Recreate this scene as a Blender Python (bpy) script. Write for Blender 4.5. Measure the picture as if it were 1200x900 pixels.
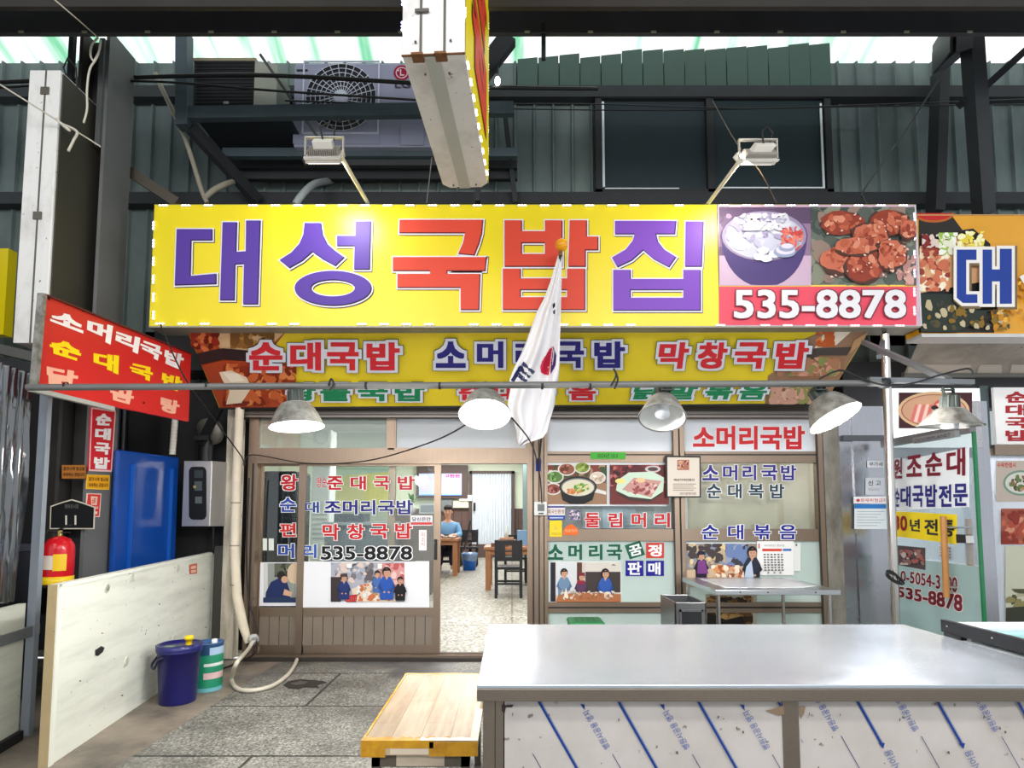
import bpy, math, random
from mathutils import Vector, Matrix
for o in list(bpy.data.objects): bpy.data.objects.remove(o)
SC = bpy.context.scene
COL = SC.collection
random.seed(7)

# ------------------------------------------------------------------ camera, world, light, exposure
F = 700.0; AXIS_ROW = 549.0; PITCH = math.radians(4.2); EYE = 1.45
CAM = Vector((0, 0, EYE))
cd = bpy.data.cameras.new('camera'); cam = bpy.data.objects.new('camera', cd); COL.objects.link(cam)
cd.sensor_width = 36.0; cd.lens = 36.0 * F / 1200.0
cd.shift_y = (AXIS_ROW - 450.0) / 1200.0
cd.clip_start = 0.05; cd.clip_end = 200
cam.location = CAM; cam.rotation_euler = (math.radians(90) + PITCH, 0, 0)
SC.camera = cam
SC.view_settings.view_transform = 'Standard'; SC.view_settings.look = 'None'
SC.view_settings.gamma = 1.0; SC.view_settings.use_curve_mapping = False
SC.view_settings.exposure = 0.12

w = bpy.data.worlds.new('market_daylight'); SC.world = w; w.use_nodes = True
bg = w.node_tree.nodes['Background']
bg.inputs[0].default_value = (0.88, 0.94, 1.0, 1); bg.inputs[1].default_value = 1.0

def light(name, kind, loc, target, power, color=(1, 1, 1), size=None, size_y=None, spot=None, blend=0.5, radius=None):
    l = bpy.data.lights.new(name, kind); l.energy = power; l.color = color
    if kind == 'AREA':
        l.size = size
        if size_y: l.shape = 'RECTANGLE'; l.size_y = size_y
    if kind == 'SPOT': l.spot_size = math.radians(spot); l.spot_blend = blend
    if radius is not None: l.shadow_soft_size = radius
    o = bpy.data.objects.new(name, l); COL.objects.link(o); o.location = loc
    if target is not None:
        o.rotation_euler = (Vector(target) - Vector(loc)).to_track_quat('-Z', 'Y').to_euler()
    return o
sun = bpy.data.lights.new('sun', 'SUN'); sun.energy = 2.2; sun.angle = 0.02; sun.color = (1, 0.97, 0.9)
so = bpy.data.objects.new('sun', sun); COL.objects.link(so); so.rotation_euler = (math.radians(-28), math.radians(12), 0)
# unseen area lights added under the arcade roof as fill for the lane
light('lane_fill', 'AREA', (-3.0, -0.6, 5.2), (-2.6, 4.5, 0.6), 80, (1, 0.98, 0.95), 3.0, 0.5)
light('lane_fill', 'AREA', (3.0, -0.6, 5.2), (2.6, 4.5, 0.6), 80, (1, 0.97, 0.94), 3.0, 0.5)
light('front_fill', 'AREA', (0, -3.4, 4.6), (0, 5.0, 1.6), 190, (1.0, 0.985, 0.96), 7.0, 0.8)  # unseen fill added behind the camera to brighten banner and shop front
# ceiling lamps of dining room and next shop, plus added window fill
for ly in (7.6, 10.4, 13.4, 16.0):
    light('dining_room_light', 'AREA', (-1.2, ly, 3.05), (-1.2, ly, 0), 72 if ly < 12 else 105, (1, 0.99, 0.96), 3.2, 0.35)
light('dining_room_light', 'AREA', (1.8, 7.3, 3.05), (1.8, 7.0, 0), 120, (1, 0.99, 0.97), 2.6, 0.35)  # unseen fill added behind the frosted windows to brighten their panes
light('next_shop_lamp', 'AREA', (4.9, 6.9, 2.9), (4.3, 6.0, 0.6), 110, (0.97, 0.98, 1), 1.6, 0.4)

# ------------------------------------------------------------------ helpers
SP, CP = math.sin(PITCH), math.cos(PITCH)
def ray(px, py):
    dx = (px - 600.0) / F; dy = (AXIS_ROW - py) / F
    return Vector((dx, CP - dy * SP, SP + dy * CP))
def at(px, py, Y):
    d = ray(px, py); return CAM + d * (Y / d.y)
def floor_at(px, py, z=0.0):
    d = ray(px, py); return CAM + d * ((z - EYE) / d.z)
def px_m(Y): return Y / F

class Surf:                                   # a real plane in the scene: point of the photo -> point on the plane
    def __init__(s, p, n):
        s.p = Vector(p); s.n = Vector(n).normalized()
        if s.n.dot(CAM - s.p) < 0: s.n = -s.n
    def __call__(s, px, py):
        d = ray(px, py); return CAM + d * ((s.p - CAM).dot(s.n) / d.dot(s.n))
def surf3(a, b, c):
    return Surf(a, (b - a).cross(c - a))
def front(Y): return Surf((0, Y, 0), (0, -1, 0))

def lin(c):
    c = c / 255.0
    return c / 12.92 if c <= 0.04045 else ((c + 0.055) / 1.055) ** 2.4
def rgb(c): return (lin(c[0]), lin(c[1]), lin(c[2]), 1.0)

MATS = {}
def P(c, rough=0.6, metal=0.0, emit=0.0, var=0.05, scale=6.0, spec=0.5):
    key = (tuple(c), rough, metal, emit, var, scale, spec)
    if key in MATS: return MATS[key]
    m = bpy.data.materials.new('surface_%02x%02x%02x' % tuple(int(x) for x in c)); m.use_nodes = True
    nt = m.node_tree; b = nt.nodes['Principled BSDF']
    b.inputs['Roughness'].default_value = rough; b.inputs['Metallic'].default_value = metal
    b.inputs['Specular IOR Level'].default_value = spec
    col = rgb(c)
    if var > 0:
        tc = nt.nodes.new('ShaderNodeTexCoord'); n = nt.nodes.new('ShaderNodeTexNoise')
        n.inputs['Scale'].default_value = scale; n.inputs['Detail'].default_value = 5
        nt.links.new(tc.outputs['Object'], n.inputs['Vector'])
        mx = nt.nodes.new('ShaderNodeMix'); mx.data_type = 'RGBA'
        mx.inputs[6].default_value = tuple(x * (1 - var * 1.6) for x in col[:3]) + (1,)
        mx.inputs[7].default_value = tuple(min(1, x * (1 + var * 1.6)) for x in col[:3]) + (1,)
        nt.links.new(n.outputs['Fac'], mx.inputs[0]); nt.links.new(mx.outputs[2], b.inputs['Base Color'])
    else:
        b.inputs['Base Color'].default_value = col
    if emit > 0:
        b.inputs['Emission Color'].default_value = col; b.inputs['Emission Strength'].default_value = emit
    MATS[key] = m; return m
def ink(c, emit=0.0): return P(c, 0.45, 0, emit, 0.0, 1.0, 0.3)

def newmat(name):
    m = bpy.data.materials.new(name); m.use_nodes = True
    return m, m.node_tree, m.node_tree.nodes['Principled BSDF']
def N(nt, t, **kw):
    n = nt.nodes.new(t)
    for k, v in kw.items():
        if k in n.inputs.keys(): n.inputs[k].default_value = v
        else: setattr(n, k, v)
    return n
def ramp(nt, src, stops):
    r = nt.nodes.new('ShaderNodeValToRGB'); e = r.color_ramp.elements
    while len(e) < len(stops): e.new(0.5)
    for i, (p, c) in enumerate(stops): e[i].position = p; e[i].color = c if len(c) == 4 else rgb(c)
    nt.links.new(src, r.inputs[0]); return r
def mixc(nt, fac, a, b, blend='MIX'):
    mx = nt.nodes.new('ShaderNodeMix'); mx.data_type = 'RGBA'; mx.blend_type = blend
    for s, i in ((fac, 0), (a, 6), (b, 7)):
        if isinstance(s, (int, float)): mx.inputs[i].default_value = s
        elif isinstance(s, tuple): mx.inputs[i].default_value = s
        else: nt.links.new(s, mx.inputs[i])
    return mx.outputs[2]
def coords(nt, sx=1, sy=1, sz=1):
    tc = nt.nodes.new('ShaderNodeTexCoord'); mp = nt.nodes.new('ShaderNodeMapping')
    mp.inputs['Scale'].default_value = (sx, sy, sz); nt.links.new(tc.outputs['Object'], mp.inputs[0]); return mp.outputs[0]

def brushed(name, c, rough, streak=(2, 60, 60), amt=0.18, big=0.25):
    m, nt, b = newmat(name)
    v = coords(nt, *streak); n = N(nt, 'ShaderNodeTexNoise', Scale=3.0, Detail=6.0); nt.links.new(v, n.inputs['Vector'])
    v2 = coords(nt); n2 = N(nt, 'ShaderNodeTexNoise', Scale=2.2, Detail=4.0); nt.links.new(v2, n2.inputs['Vector'])
    lo = tuple(x * (1 - amt) for x in rgb(c)[:3]) + (1,); hi = tuple(min(1, x * (1 + amt)) for x in rgb(c)[:3]) + (1,)
    nt.links.new(mixc(nt, n.outputs['Fac'], lo, hi), b.inputs['Base Color'])
    mr = N(nt, 'ShaderNodeMapRange'); mr.inputs['To Min'].default_value = max(0.05, rough - big * 0.5); mr.inputs['To Max'].default_value = rough + big
    nt.links.new(n2.outputs['Fac'], mr.inputs['Value']); nt.links.new(mr.outputs[0], b.inputs['Roughness'])
    b.inputs['Metallic'].default_value = 1.0
    return m

class MB:
    def __init__(s): s.v = []; s.f = []; s.m = []; s.s = []; s.mats = []
    def mi(s, mat):
        if mat not in s.mats: s.mats.append(mat)
        return s.mats.index(mat)
    def add(s, vs, fs, mat, smooth=False):
        o = len(s.v); s.v += [tuple(x) for x in vs]; k = s.mi(mat)
        for f in fs: s.f.append(tuple(i + o for i in f)); s.m.append(k); s.s.append(smooth)
        return s
    def hexa(s, p, mat):                      # 8 points: bottom ring 0-3, top ring 4-7
        return s.add(p, [(3, 2, 1, 0), (4, 5, 6, 7), (0, 1, 5, 4), (1, 2, 6, 5), (2, 3, 7, 6), (3, 0, 4, 7)], mat)
    def box(s, x0, x1, y0, y1, z0, z1, mat):
        x0, x1 = min(x0, x1), max(x0, x1); y0, y1 = min(y0, y1), max(y0, y1); z0, z1 = min(z0, z1), max(z0, z1)
        return s.hexa([(x0, y0, z0), (x1, y0, z0), (x1, y1, z0), (x0, y1, z0), (x0, y0, z1), (x1, y0, z1), (x1, y1, z1), (x0, y1, z1)], mat)
    def obox(s, c, ax, ay, az, mat):          # centre and three half axes
        c = Vector(c); ax, ay, az = Vector(ax), Vector(ay), Vector(az)
        return s.hexa([c - ax - ay - az, c + ax - ay - az, c + ax + ay - az, c - ax + ay - az, c - ax - ay + az, c + ax - ay + az, c + ax + ay + az, c - ax + ay + az], mat)
    def bar(s, p, q, wd, ht, mat, up=(0, 0, 1)):
        p, q = Vector(p), Vector(q); d = (q - p).normalized(); u = Vector(up)
        if abs(d.dot(u)) > 0.97: u = Vector((0, 1, 0))
        r = d.cross(u).normalized(); u = r.cross(d).normalized()
        return s.obox((p + q) / 2, r * wd / 2, (q - p) / 2, u * ht / 2, mat)
    def tube(s, pts, r, mat, n=8, cap=True):
        pts = [Vector(p) for p in pts]; L = len(pts); vs = []
        rs = r if isinstance(r, (list, tuple)) else [r] * L
        up = Vector((0, 0, 1)); pr = None
        for i, p in enumerate(pts):
            d = (pts[min(i + 1, L - 1)] - pts[max(i - 1, 0)]).normalized()
            if pr is None:
                a = up if abs(d.dot(up)) < 0.9 else Vector((1, 0, 0)); pr = d.cross(a).normalized()
            else:
                pr = (pr - d * pr.dot(d))
                pr = pr.normalized() if pr.length > 1e-6 else d.orthogonal().normalized()
            b = d.cross(pr)
            for k in range(n):
                t = 2 * math.pi * k / n; vs.append(p + (pr * math.cos(t) + b * math.sin(t)) * rs[i])
        fs = [(i * n + k, i * n + (k + 1) % n, (i + 1) * n + (k + 1) % n, (i + 1) * n + k) for i in range(L - 1) for k in range(n)]
        s.add(vs, fs, mat, True)
        if cap: s.add(vs[:n], [tuple(range(n))[::-1]], mat); s.add(vs[-n:], [tuple(range(n))], mat)
        return s
    def lathe(s, c, axis, prof, mat, n=28, sx=1.0, closed=False):   # profile (radius, height) from c along axis
        c = Vector(c); a = Vector(axis).normalized(); r0 = a.orthogonal().normalized()
        if abs(a.z) > 0.95: r0 = Vector((1, 0, 0)); r0 = (r0 - a * r0.dot(a)).normalized()
        r1 = a.cross(r0); vs = []
        for (r, h) in prof:
            for k in range(n):
                t = 2 * math.pi * k / n; vs.append(c + a * h + (r0 * math.cos(t) * sx + r1 * math.sin(t)) * max(r, 1e-4))
        L = len(prof)
        fs = [(i * n + k, i * n + (k + 1) % n, (i + 1) * n + (k + 1) % n, (i + 1) * n + k) for i in range(L - 1) for k in range(n)]
        return s.add(vs, fs, mat, True)
    def slab(s, pts, t, mat):                 # polygon extruded by vector t
        t = Vector(t); a = [Vector(p) for p in pts]; n = len(a)
        vs = a + [p + t for p in a]
        fs = [tuple(range(n))[::-1], tuple(range(n, 2 * n))] + [(i, (i + 1) % n, n + (i + 1) % n, n + i) for i in range(n)]
        return s.add(vs, fs, mat)
    def ball(s, c, r, mat, n=16, m=10, rot=None):
        r = Vector(r) if not isinstance(r, (int, float)) else Vector((r, r, r)); vs = []
        for j in range(m + 1):
            ph = math.pi * j / m
            for k in range(n):
                th = 2 * math.pi * k / n
                q = Vector((r.x * math.sin(ph) * math.cos(th), r.y * math.sin(ph) * math.sin(th), r.z * math.cos(ph)))
                if rot: q = rot @ q
                vs.append(Vector(c) + q)
        fs = [(j * n + k, (j + 1) * n + k, (j + 1) * n + (k + 1) % n, j * n + (k + 1) % n) for j in range(m) for k in range(n)]
        return s.add(vs, fs, mat, True)
    def grid(s, rows, mat, smooth=True):
        nr, nc = len(rows), len(rows[0]); vs = [p for r in rows for p in r]
        fs = [(i * nc + j, i * nc + j + 1, (i + 1) * nc + j + 1, (i + 1) * nc + j) for i in range(nr - 1) for j in range(nc - 1)]
        return s.add(vs, fs, mat, smooth)
    def build(s, name, parent=None, label=None, cat=None, group=None, kind=None, bevel=0.0, origin=None):
        me = bpy.data.meshes.new(name)
        if parent is not None:
            q = parent; o0 = Vector((0, 0, 0))
            while q is not None: o0 += Vector(q.location); q = q.parent
        elif kind == 'structure' or not s.v: o0 = Vector((0, 0, 0))
        elif origin is not None: o0 = Vector(origin)
        else:
            xs, ys, zs = zip(*[(v[0], v[1], v[2]) for v in s.v])
            o0 = Vector(((min(xs) + max(xs)) / 2, (min(ys) + max(ys)) / 2, min(zs)))
        me.from_pydata([(v[0] - o0.x, v[1] - o0.y, v[2] - o0.z) for v in s.v], [], s.f)
        for m in s.mats: me.materials.append(m)
        me.polygons.foreach_set('material_index', s.m); me.polygons.foreach_set('use_smooth', s.s)
        me.update()
        o = bpy.data.objects.new(name, me); COL.objects.link(o)
        if parent is not None: o.parent = parent
        else: o.location = o0
        if bevel > 0:
            b = o.modifiers.new('edge', 'BEVEL'); b.width = bevel; b.segments = 2; b.limit_method = 'ANGLE'; b.angle_limit = math.radians(40)
        return tag(o, label, cat, group, kind)
def tag(o, label=None, cat=None, group=None, kind=None):
    if label: o['label'] = label
    if cat: o['category'] = cat
    if group: o['group'] = group
    if kind: o['kind'] = kind
    return o
def thing(name, label=None, cat=None, loc=(0, 0, 0), group=None, kind=None):
    o = bpy.data.objects.new(name, None); COL.objects.link(o); o.location = loc; o.empty_display_size = 0.1
    return tag(o, label, cat, group, kind)

# ------- printed sheets: flat polygons layered on a real plane
TXT = {}
def text_mesh(body, off, space=1.0):
    key = (body, off, space)
    if key in TXT: return TXT[key]
    cu = bpy.data.curves.new('text', 'FONT'); cu.body = body; cu.offset = off; cu.resolution_u = 3; cu.space_line = space
    cu.align_x = 'CENTER'
    o = bpy.data.objects.new('text', cu); COL.objects.link(o)
    dg = bpy.context.evaluated_depsgraph_get(); dg.update()
    me = bpy.data.meshes.new_from_object(o.evaluated_get(dg))
    vs = [(v.co.x, v.co.y) for v in me.vertices]; fs = [tuple(p.vertices) for p in me.polygons]
    bpy.data.objects.remove(o); bpy.data.curves.remove(cu); bpy.data.meshes.remove(me)
    TXT[key] = (vs, fs); return TXT[key]

class Sheet:
    def __init__(s, surf, base=0.003, step=0.0006, glow=0.0):
        s.surf = surf; s.lv = base; s.step = step; s.mb = MB(); s.glow = glow
    def map(s, x, y): return s.surf(x, y) + s.surf.n * s.lv
    def nxt(s): s.lv += s.step
    def poly(s, pts, c, glow=None):
        s.nxt(); s.mb.add([s.map(*p) for p in pts], [tuple(range(len(pts)))], ink(c, s.glow if glow is None else glow)); return s
    def polys(s, many, c, k=0.00006):             # every polygon gets its own hair-thin layer
        s.nxt(); mat = ink(c, s.glow)
        for pts in many: s.lv += k; s.mb.add([s.map(*p) for p in pts], [tuple(range(len(pts)))], mat)
        return s
    def rect(s, x0, y0, x1, y1, c): return s.poly([(x0, y0), (x1, y0), (x1, y1), (x0, y1)], c)
    def slab(s, pts, c, t=0.004):
        s.mb.slab([s.map(*p) for p in pts], s.surf.n * t, ink(c, s.glow)); s.lv += t; return s
    def ell(s, cx, cy, rx, ry, c, n=28, rot=0.0, a0=0.0, a1=360.0):
        pts = []; cr, sr = math.cos(rot), math.sin(rot)
        for k in range(n):
            t = math.radians(a0 + (a1 - a0) * k / (n if a1 - a0 >= 360 else n - 1)); x, y = rx * math.cos(t), ry * math.sin(t)
            pts.append((cx + x * cr - y * sr, cy + x * sr + y * cr))
        return s.poly(pts, c)
    def ring(s, cx, cy, rx, ry, ix, iy, c, icy=None, n=40):
        s.nxt(); icy = cy if icy is None else icy; a = []; b = []
        for k in range(n):
            t = 2 * math.pi * k / n; a.append(s.map(cx + rx * math.cos(t), cy + ry * math.sin(t))); b.append(s.map(cx + ix * math.cos(t), icy + iy * math.sin(t)))
        s.mb.add(a + b, [(k, (k + 1) % n, n + (k + 1) % n, n + k) for k in range(n)], ink(c, s.glow)); return s
    def blob(s, cx, cy, rx, ry, c, rough=0.25, n=12, rng=random):
        pts = []
        for k in range(n):
            t = 2 * math.pi * k / n; q = 1 + rng.uniform(-rough, rough); pts.append((cx + rx * q * math.cos(t), cy + ry * q * math.sin(t)))
        return s.poly(pts, c)
    def scatter(s, box, num, r, cols, seed=1, flat=0.7, clip=None):
        g = random.Random(seed); x0, y0, x1, y1 = box
        groups = {}
        for i in range(num):
            cx, cy = g.uniform(x0, x1), g.uniform(y0, y1)
            if clip and ((cx - clip[0]) / clip[2]) ** 2 + ((cy - clip[1]) / clip[3]) ** 2 > 1: continue
            rr = r * g.uniform(0.5, 1.3); a = g.uniform(0, 3.14); pts = []
            for k in range(8):
                t = 2 * math.pi * k / 8; q = 1 + g.uniform(-.25, .25); X, Y = rr * q * math.cos(t), rr * q * flat * math.sin(t)
                pts.append((min(x1, max(x0, cx + X * math.cos(a) - Y * math.sin(a))), min(y1, max(y0, cy + X * math.sin(a) + Y * math.cos(a)))))
            if num < 40: st_, s.step = s.step, .00015; s.poly(pts, g.choice(cols)); s.step = st_
            else: groups.setdefault(g.choice(cols), []).append(pts)
        for c, l in groups.items(): s.polys(l, c)
        return s
    def text(s, body, box, c, bold=0.03, outline=(), quad=None, space=1.0, flip=False):
        if quad is None:
            x0, y0, x1, y1 = box; quad = [(x0, y0), (x1, y0), (x1, y1), (x0, y1)]
        v0, f0 = text_mesh(body, 0.0, space); xs = [a for a, b in v0]; ys = [b for a, b in v0]
        bx0, bx1, by0, by1 = min(xs) - bold, max(xs) + bold, min(ys) - bold, max(ys) + bold
        for (cc, off) in list(outline) + [(c, 0.0)]:
            b = bold + off; s.nxt(); mat = ink(cc, s.glow); sh = [(0, 0)]
            for q in ([b] if b < .06 else [b / 2, b]):
                k_ = max(1, math.ceil(q / .05)); g_ = [i * q / k_ for i in range(-k_, k_ + 1)]
                if q > 0: sh += [(i, j) for i in g_ for j in g_ if max(abs(i), abs(j)) > q - 1e-6]
            for (ex, ey) in sh:
              s.lv += 0.00005; out = []
              for (x, y) in v0:
                x += ex; y += ey
                u = (x - bx0) / (bx1 - bx0); v = (by1 - y) / (by1 - by0)
                if flip: u, v = 1 - u, 1 - v
                a = [quad[0][i] * (1 - u) * (1 - v) + quad[1][i] * u * (1 - v) + quad[2][i] * u * v + quad[3][i] * (1 - u) * v for i in (0, 1)]
                out.append(s.map(*a))
              s.mb.add(out, f0, mat)
        return s
    def build(s, name, parent=None, label=None, cat=None, group=None, kind=None): return s.mb.build(name, parent, label, cat, group, kind)

def expand(pts, d):                           # outward mitred offset of a polygon given in picture order
    n = len(pts); area = sum(pts[i][0] * pts[(i + 1) % n][1] - pts[(i + 1) % n][0] * pts[i][1] for i in range(n)); sg = 1 if area > 0 else -1
    out = []
    for i in range(n):
        p0, p1, p2 = pts[i - 1], pts[i], pts[(i + 1) % n]
        def nrm(a, b):
            dx, dy = b[0] - a[0], b[1] - a[1]; l = math.hypot(dx, dy) or 1; return (dy / l * sg, -dx / l * sg)
        n1, n2 = nrm(p0, p1), nrm(p1, p2); k = 1 + n1[0] * n2[0] + n1[1] * n2[1]; k = max(k, 0.45)
        out.append((p1[0] + (n1[0] + n2[0]) * d / k, p1[1] + (n1[1] + n2[1]) * d / k))
    return out

def skin(pts, edges, mat, name, parent, sub=2):
    me = bpy.data.meshes.new('skin'); o0 = Vector((0, 0, 0)); q = parent
    while q is not None: o0 += Vector(q.location); q = q.parent
    me.from_pydata([Vector(p[0]) - o0 for p in pts], edges, []); t = bpy.data.objects.new('skin', me); COL.objects.link(t)
    t.modifiers.new('skin', 'SKIN')
    if not me.skin_vertices: me.attributes.new('skin', 'FLOAT', 'POINT')
    for i, p in enumerate(pts):
        r = p[1] if isinstance(p[1], tuple) else (p[1], p[1]); me.skin_vertices[0].data[i].radius = r
    me.skin_vertices[0].data[0].use_root = True
    sb = t.modifiers.new('sub', 'SUBSURF'); sb.levels = sub; sb.render_levels = sub
    dg = bpy.context.evaluated_depsgraph_get(); dg.update()
    m2 = bpy.data.meshes.new_from_object(t.evaluated_get(dg)); bpy.data.objects.remove(t)
    m2.materials.clear(); m2.materials.append(mat)
    for p in m2.polygons: p.use_smooth = True; p.material_index = 0
    o = bpy.data.objects.new(name, m2); COL.objects.link(o); o.parent = parent; return o

# ------------------------------------------------------------------ materials
STEEL = brushed('counter_stainless', (222, 231, 244), 0.20, (1.2, 1.6, 1), 0.13, 0.14)
_b = STEEL.node_tree.nodes['Principled BSDF']; _b.inputs['Metallic'].default_value = 0.70; _b.inputs['Anisotropic'].default_value = 0.5
_t = STEEL.node_tree.nodes.new('ShaderNodeCombineXYZ'); _t.inputs[0].default_value = 1.0; STEEL.node_tree.links.new(_t.outputs[0], _b.inputs['Tangent'])
STEEL_EDGE = brushed('edge_stainless', (150, 138, 125), 0.38, (40, 3, 60), 0.15, 0.2)
STEEL_PANEL = brushed('panel_stainless', (170, 170, 175), 0.22, (40, 40, 2), 0.1, 0.15)
STEEL_TUBE = brushed('tube_stainless', (205, 200, 195), 0.2, (60, 60, 2), 0.1, 0.1)
ALU = brushed('bronze_aluminium', (152, 134, 118), 0.42, (30, 30, 3), 0.12, 0.1)
ALU_D = P((64, 58, 54), 0.5, 0.5)
ALU_SLAT = P((138, 125, 112), 0.5, 0.35, 0, 0.1, 4)
GREYM = P((120, 120, 122), 0.5, 0.6)
DARK = P((30, 31, 33), 0.6)
DARKSTEEL = P((44, 47, 51), 0.55, 0.2, 0, 0.18, 5)
BLUESTEEL = P((78, 92, 100), 0.55, 0.2, 0, 0.15, 4)
BLACK = P((14, 14, 15), 0.5)
RUBBER = P((22, 22, 24), 0.55, 0, 0, 0)
WHITE = P((235, 235, 232), 0.5)
ROPE = P((215, 210, 195), 0.9)

def mat_floor():
    m, nt, b = newmat('terrazzo_paving'); v = coords(nt)
    vo = N(nt, 'ShaderNodeTexVoronoi', Scale=85.0); nt.links.new(v, vo.inputs['Vector'])
    sp = ramp(nt, vo.outputs['Color'], [(0.0, (92, 91, 86)), (0.3, (130, 129, 122)), (0.65, (160, 158, 150)), (1.0, (208, 204, 196))])
    n = N(nt, 'ShaderNodeTexNoise', Scale=1.6, Detail=8.0, Roughness=0.65); nt.links.new(v, n.inputs['Vector'])
    st = ramp(nt, n.outputs['Fac'], [(0.30, (92, 90, 84)), (0.62, (255, 255, 255))])
    c1 = mixc(nt, 0.75, sp.outputs[0], st.outputs[0], 'MULTIPLY')
    # joints of the big slabs
    vj = coords(nt, 1, 1, 1); br = N(nt, 'ShaderNodeTexBrick', Scale=1.0); br.offset = 0.5
    br.inputs['Brick Width'].default_value = 1.55; br.inputs['Row Height'].default_value = 0.92; br.inputs['Mortar Size'].default_value = 0.012
    br.inputs['Mortar Smooth'].default_value = 0.2
    br.inputs['Color1'].default_value = (1, 1, 1, 1); br.inputs['Color2'].default_value = (0.84, 0.84, 0.84, 1); br.inputs['Mortar'].default_value = (0.18, 0.18, 0.17, 1)
    nt.links.new(vj, br.inputs['Vector'])
    c2 = mixc(nt, 1.0, c1, br.outputs['Color'], 'MULTIPLY')
    # smooth concrete strip along the left side and worn cement in front of the sill
    sx = nt.nodes.new('ShaderNodeSeparateXYZ'); nt.links.new(v, sx.inputs[0])
    n3 = N(nt, 'ShaderNodeTexNoise', Scale=2.3, Detail=7.0, Roughness=0.6); nt.links.new(v, n3.inputs['Vector'])
    cem = ramp(nt, n3.outputs['Fac'], [(0.28, (72, 68, 62)), (0.5, (128, 118, 106)), (0.75, (160, 146, 130))])
    lt = nt.nodes.new('ShaderNodeMath'); lt.operation = 'LESS_THAN'; lt.inputs[1].default_value = -2.26; nt.links.new(sx.outputs[0], lt.inputs[0])
    c3 = mixc(nt, lt.outputs[0], c2, cem.outputs[0])
    gt = nt.nodes.new('ShaderNodeMapRange'); gt.inputs['From Min'].default_value = 5.2; gt.inputs['From Max'].default_value = 5.45; nt.links.new(sx.outputs[1], gt.inputs['Value'])
    n4 = N(nt, 'ShaderNodeTexNoise', Scale=0.9, Detail=3.0); nt.links.new(v, n4.inputs['Vector'])
    th = ramp(nt, n4.outputs['Fac'], [(0.47, (0, 0, 0)), (0.53, (255, 255, 255))])
    fm = nt.nodes.new('ShaderNodeMath'); fm.operation = 'MULTIPLY'; nt.links.new(gt.outputs[0], fm.inputs[0]); nt.links.new(th.outputs[0], fm.inputs[1])
    cem2 = ramp(nt, n3.outputs['Fac'], [(0.25, (60, 60, 60)), (0.6, (112, 112, 112))])
    nt.links.new(mixc(nt, fm.outputs[0], c3, cem2.outputs[0]), b.inputs['Base Color'])
    rr = N(nt, 'ShaderNodeMapRange'); rr.inputs['To Min'].default_value = 0.25; rr.inputs['To Max'].default_value = 0.75
    nt.links.new(n.outputs['Fac'], rr.inputs['Value']); nt.links.new(rr.outputs[0], b.inputs['Roughness'])
    bp = N(nt, 'ShaderNodeBump', Strength=0.35, Distance=0.004); nt.links.new(vo.outputs['Distance'], bp.inputs['Height']); nt.links.new(bp.outputs[0], b.inputs['Normal'])
    return m
def mat_floor_in():
    m, nt, b = newmat('dining_terrazzo'); v = coords(nt)
    vo = N(nt, 'ShaderNodeTexVoronoi', Scale=38.0); nt.links.new(v, vo.inputs['Vector'])
    sp = ramp(nt, vo.outputs['Color'], [(0.0, (96, 90, 78)), (0.4, (146, 141, 128)), (0.7, (176, 172, 160)), (1.0, (212, 210, 202))])
    br = N(nt, 'ShaderNodeTexBrick', Scale=1.0); br.offset = 0.0
    br.inputs['Brick Width'].default_value = 1.3; br.inputs['Row Height'].default_value = 2.4; br.inputs['Mortar Size'].default_value = 0.014
    br.inputs['Color1'].default_value = (1, 1, 1, 1); br.inputs['Color2'].default_value = (.95, .95, .95, 1); br.inputs['Mortar'].default_value = (.55, .53, .48, 1)
    nt.links.new(v, br.inputs['Vector'])
    nt.links.new(mixc(nt, 1.0, sp.outputs[0], br.outputs['Color'], 'MULTIPLY'), b.inputs['Base Color'])
    b.inputs['Roughness'].default_value = 0.42
    return m
def mat_wood():
    m, nt, b = newmat('laminate_planks'); v = coords(nt, 9, 1.2, 1)
    n = N(nt, 'ShaderNodeTexNoise', Scale=3.0, Detail=6.0); nt.links.new(v, n.inputs['Vector'])
    g = ramp(nt, n.outputs['Fac'], [(0.3, (158, 134, 108)), (0.55, (180, 160, 134)), (0.8, (194, 178, 154))])
    tc = nt.nodes.new('ShaderNodeTexCoord'); mp = nt.nodes.new('ShaderNodeMapping'); mp.inputs['Rotation'].default_value = (0, 0, math.radians(90)); nt.links.new(tc.outputs['Object'], mp.inputs[0])
    br = N(nt, 'ShaderNodeTexBrick', Scale=1.0); br.inputs['Brick Width'].default_value = 0.62; br.inputs['Row Height'].default_value = 0.125; br.inputs['Mortar Size'].default_value = 0.0016
    br.inputs['Color1'].default_value = (1, 1, 1, 1); br.inputs['Color2'].default_value = (.84, .80, .74, 1); br.inputs['Mortar'].default_value = (.45, .38, .3, 1)
    nt.links.new(mp.outputs[0], br.inputs['Vector'])
    nt.links.new(mixc(nt, 1.0, g.outputs[0], br.outputs['Color'], 'MULTIPLY'), b.inputs['Base Color']); b.inputs['Roughness'].default_value = 0.28
    return m
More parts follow.
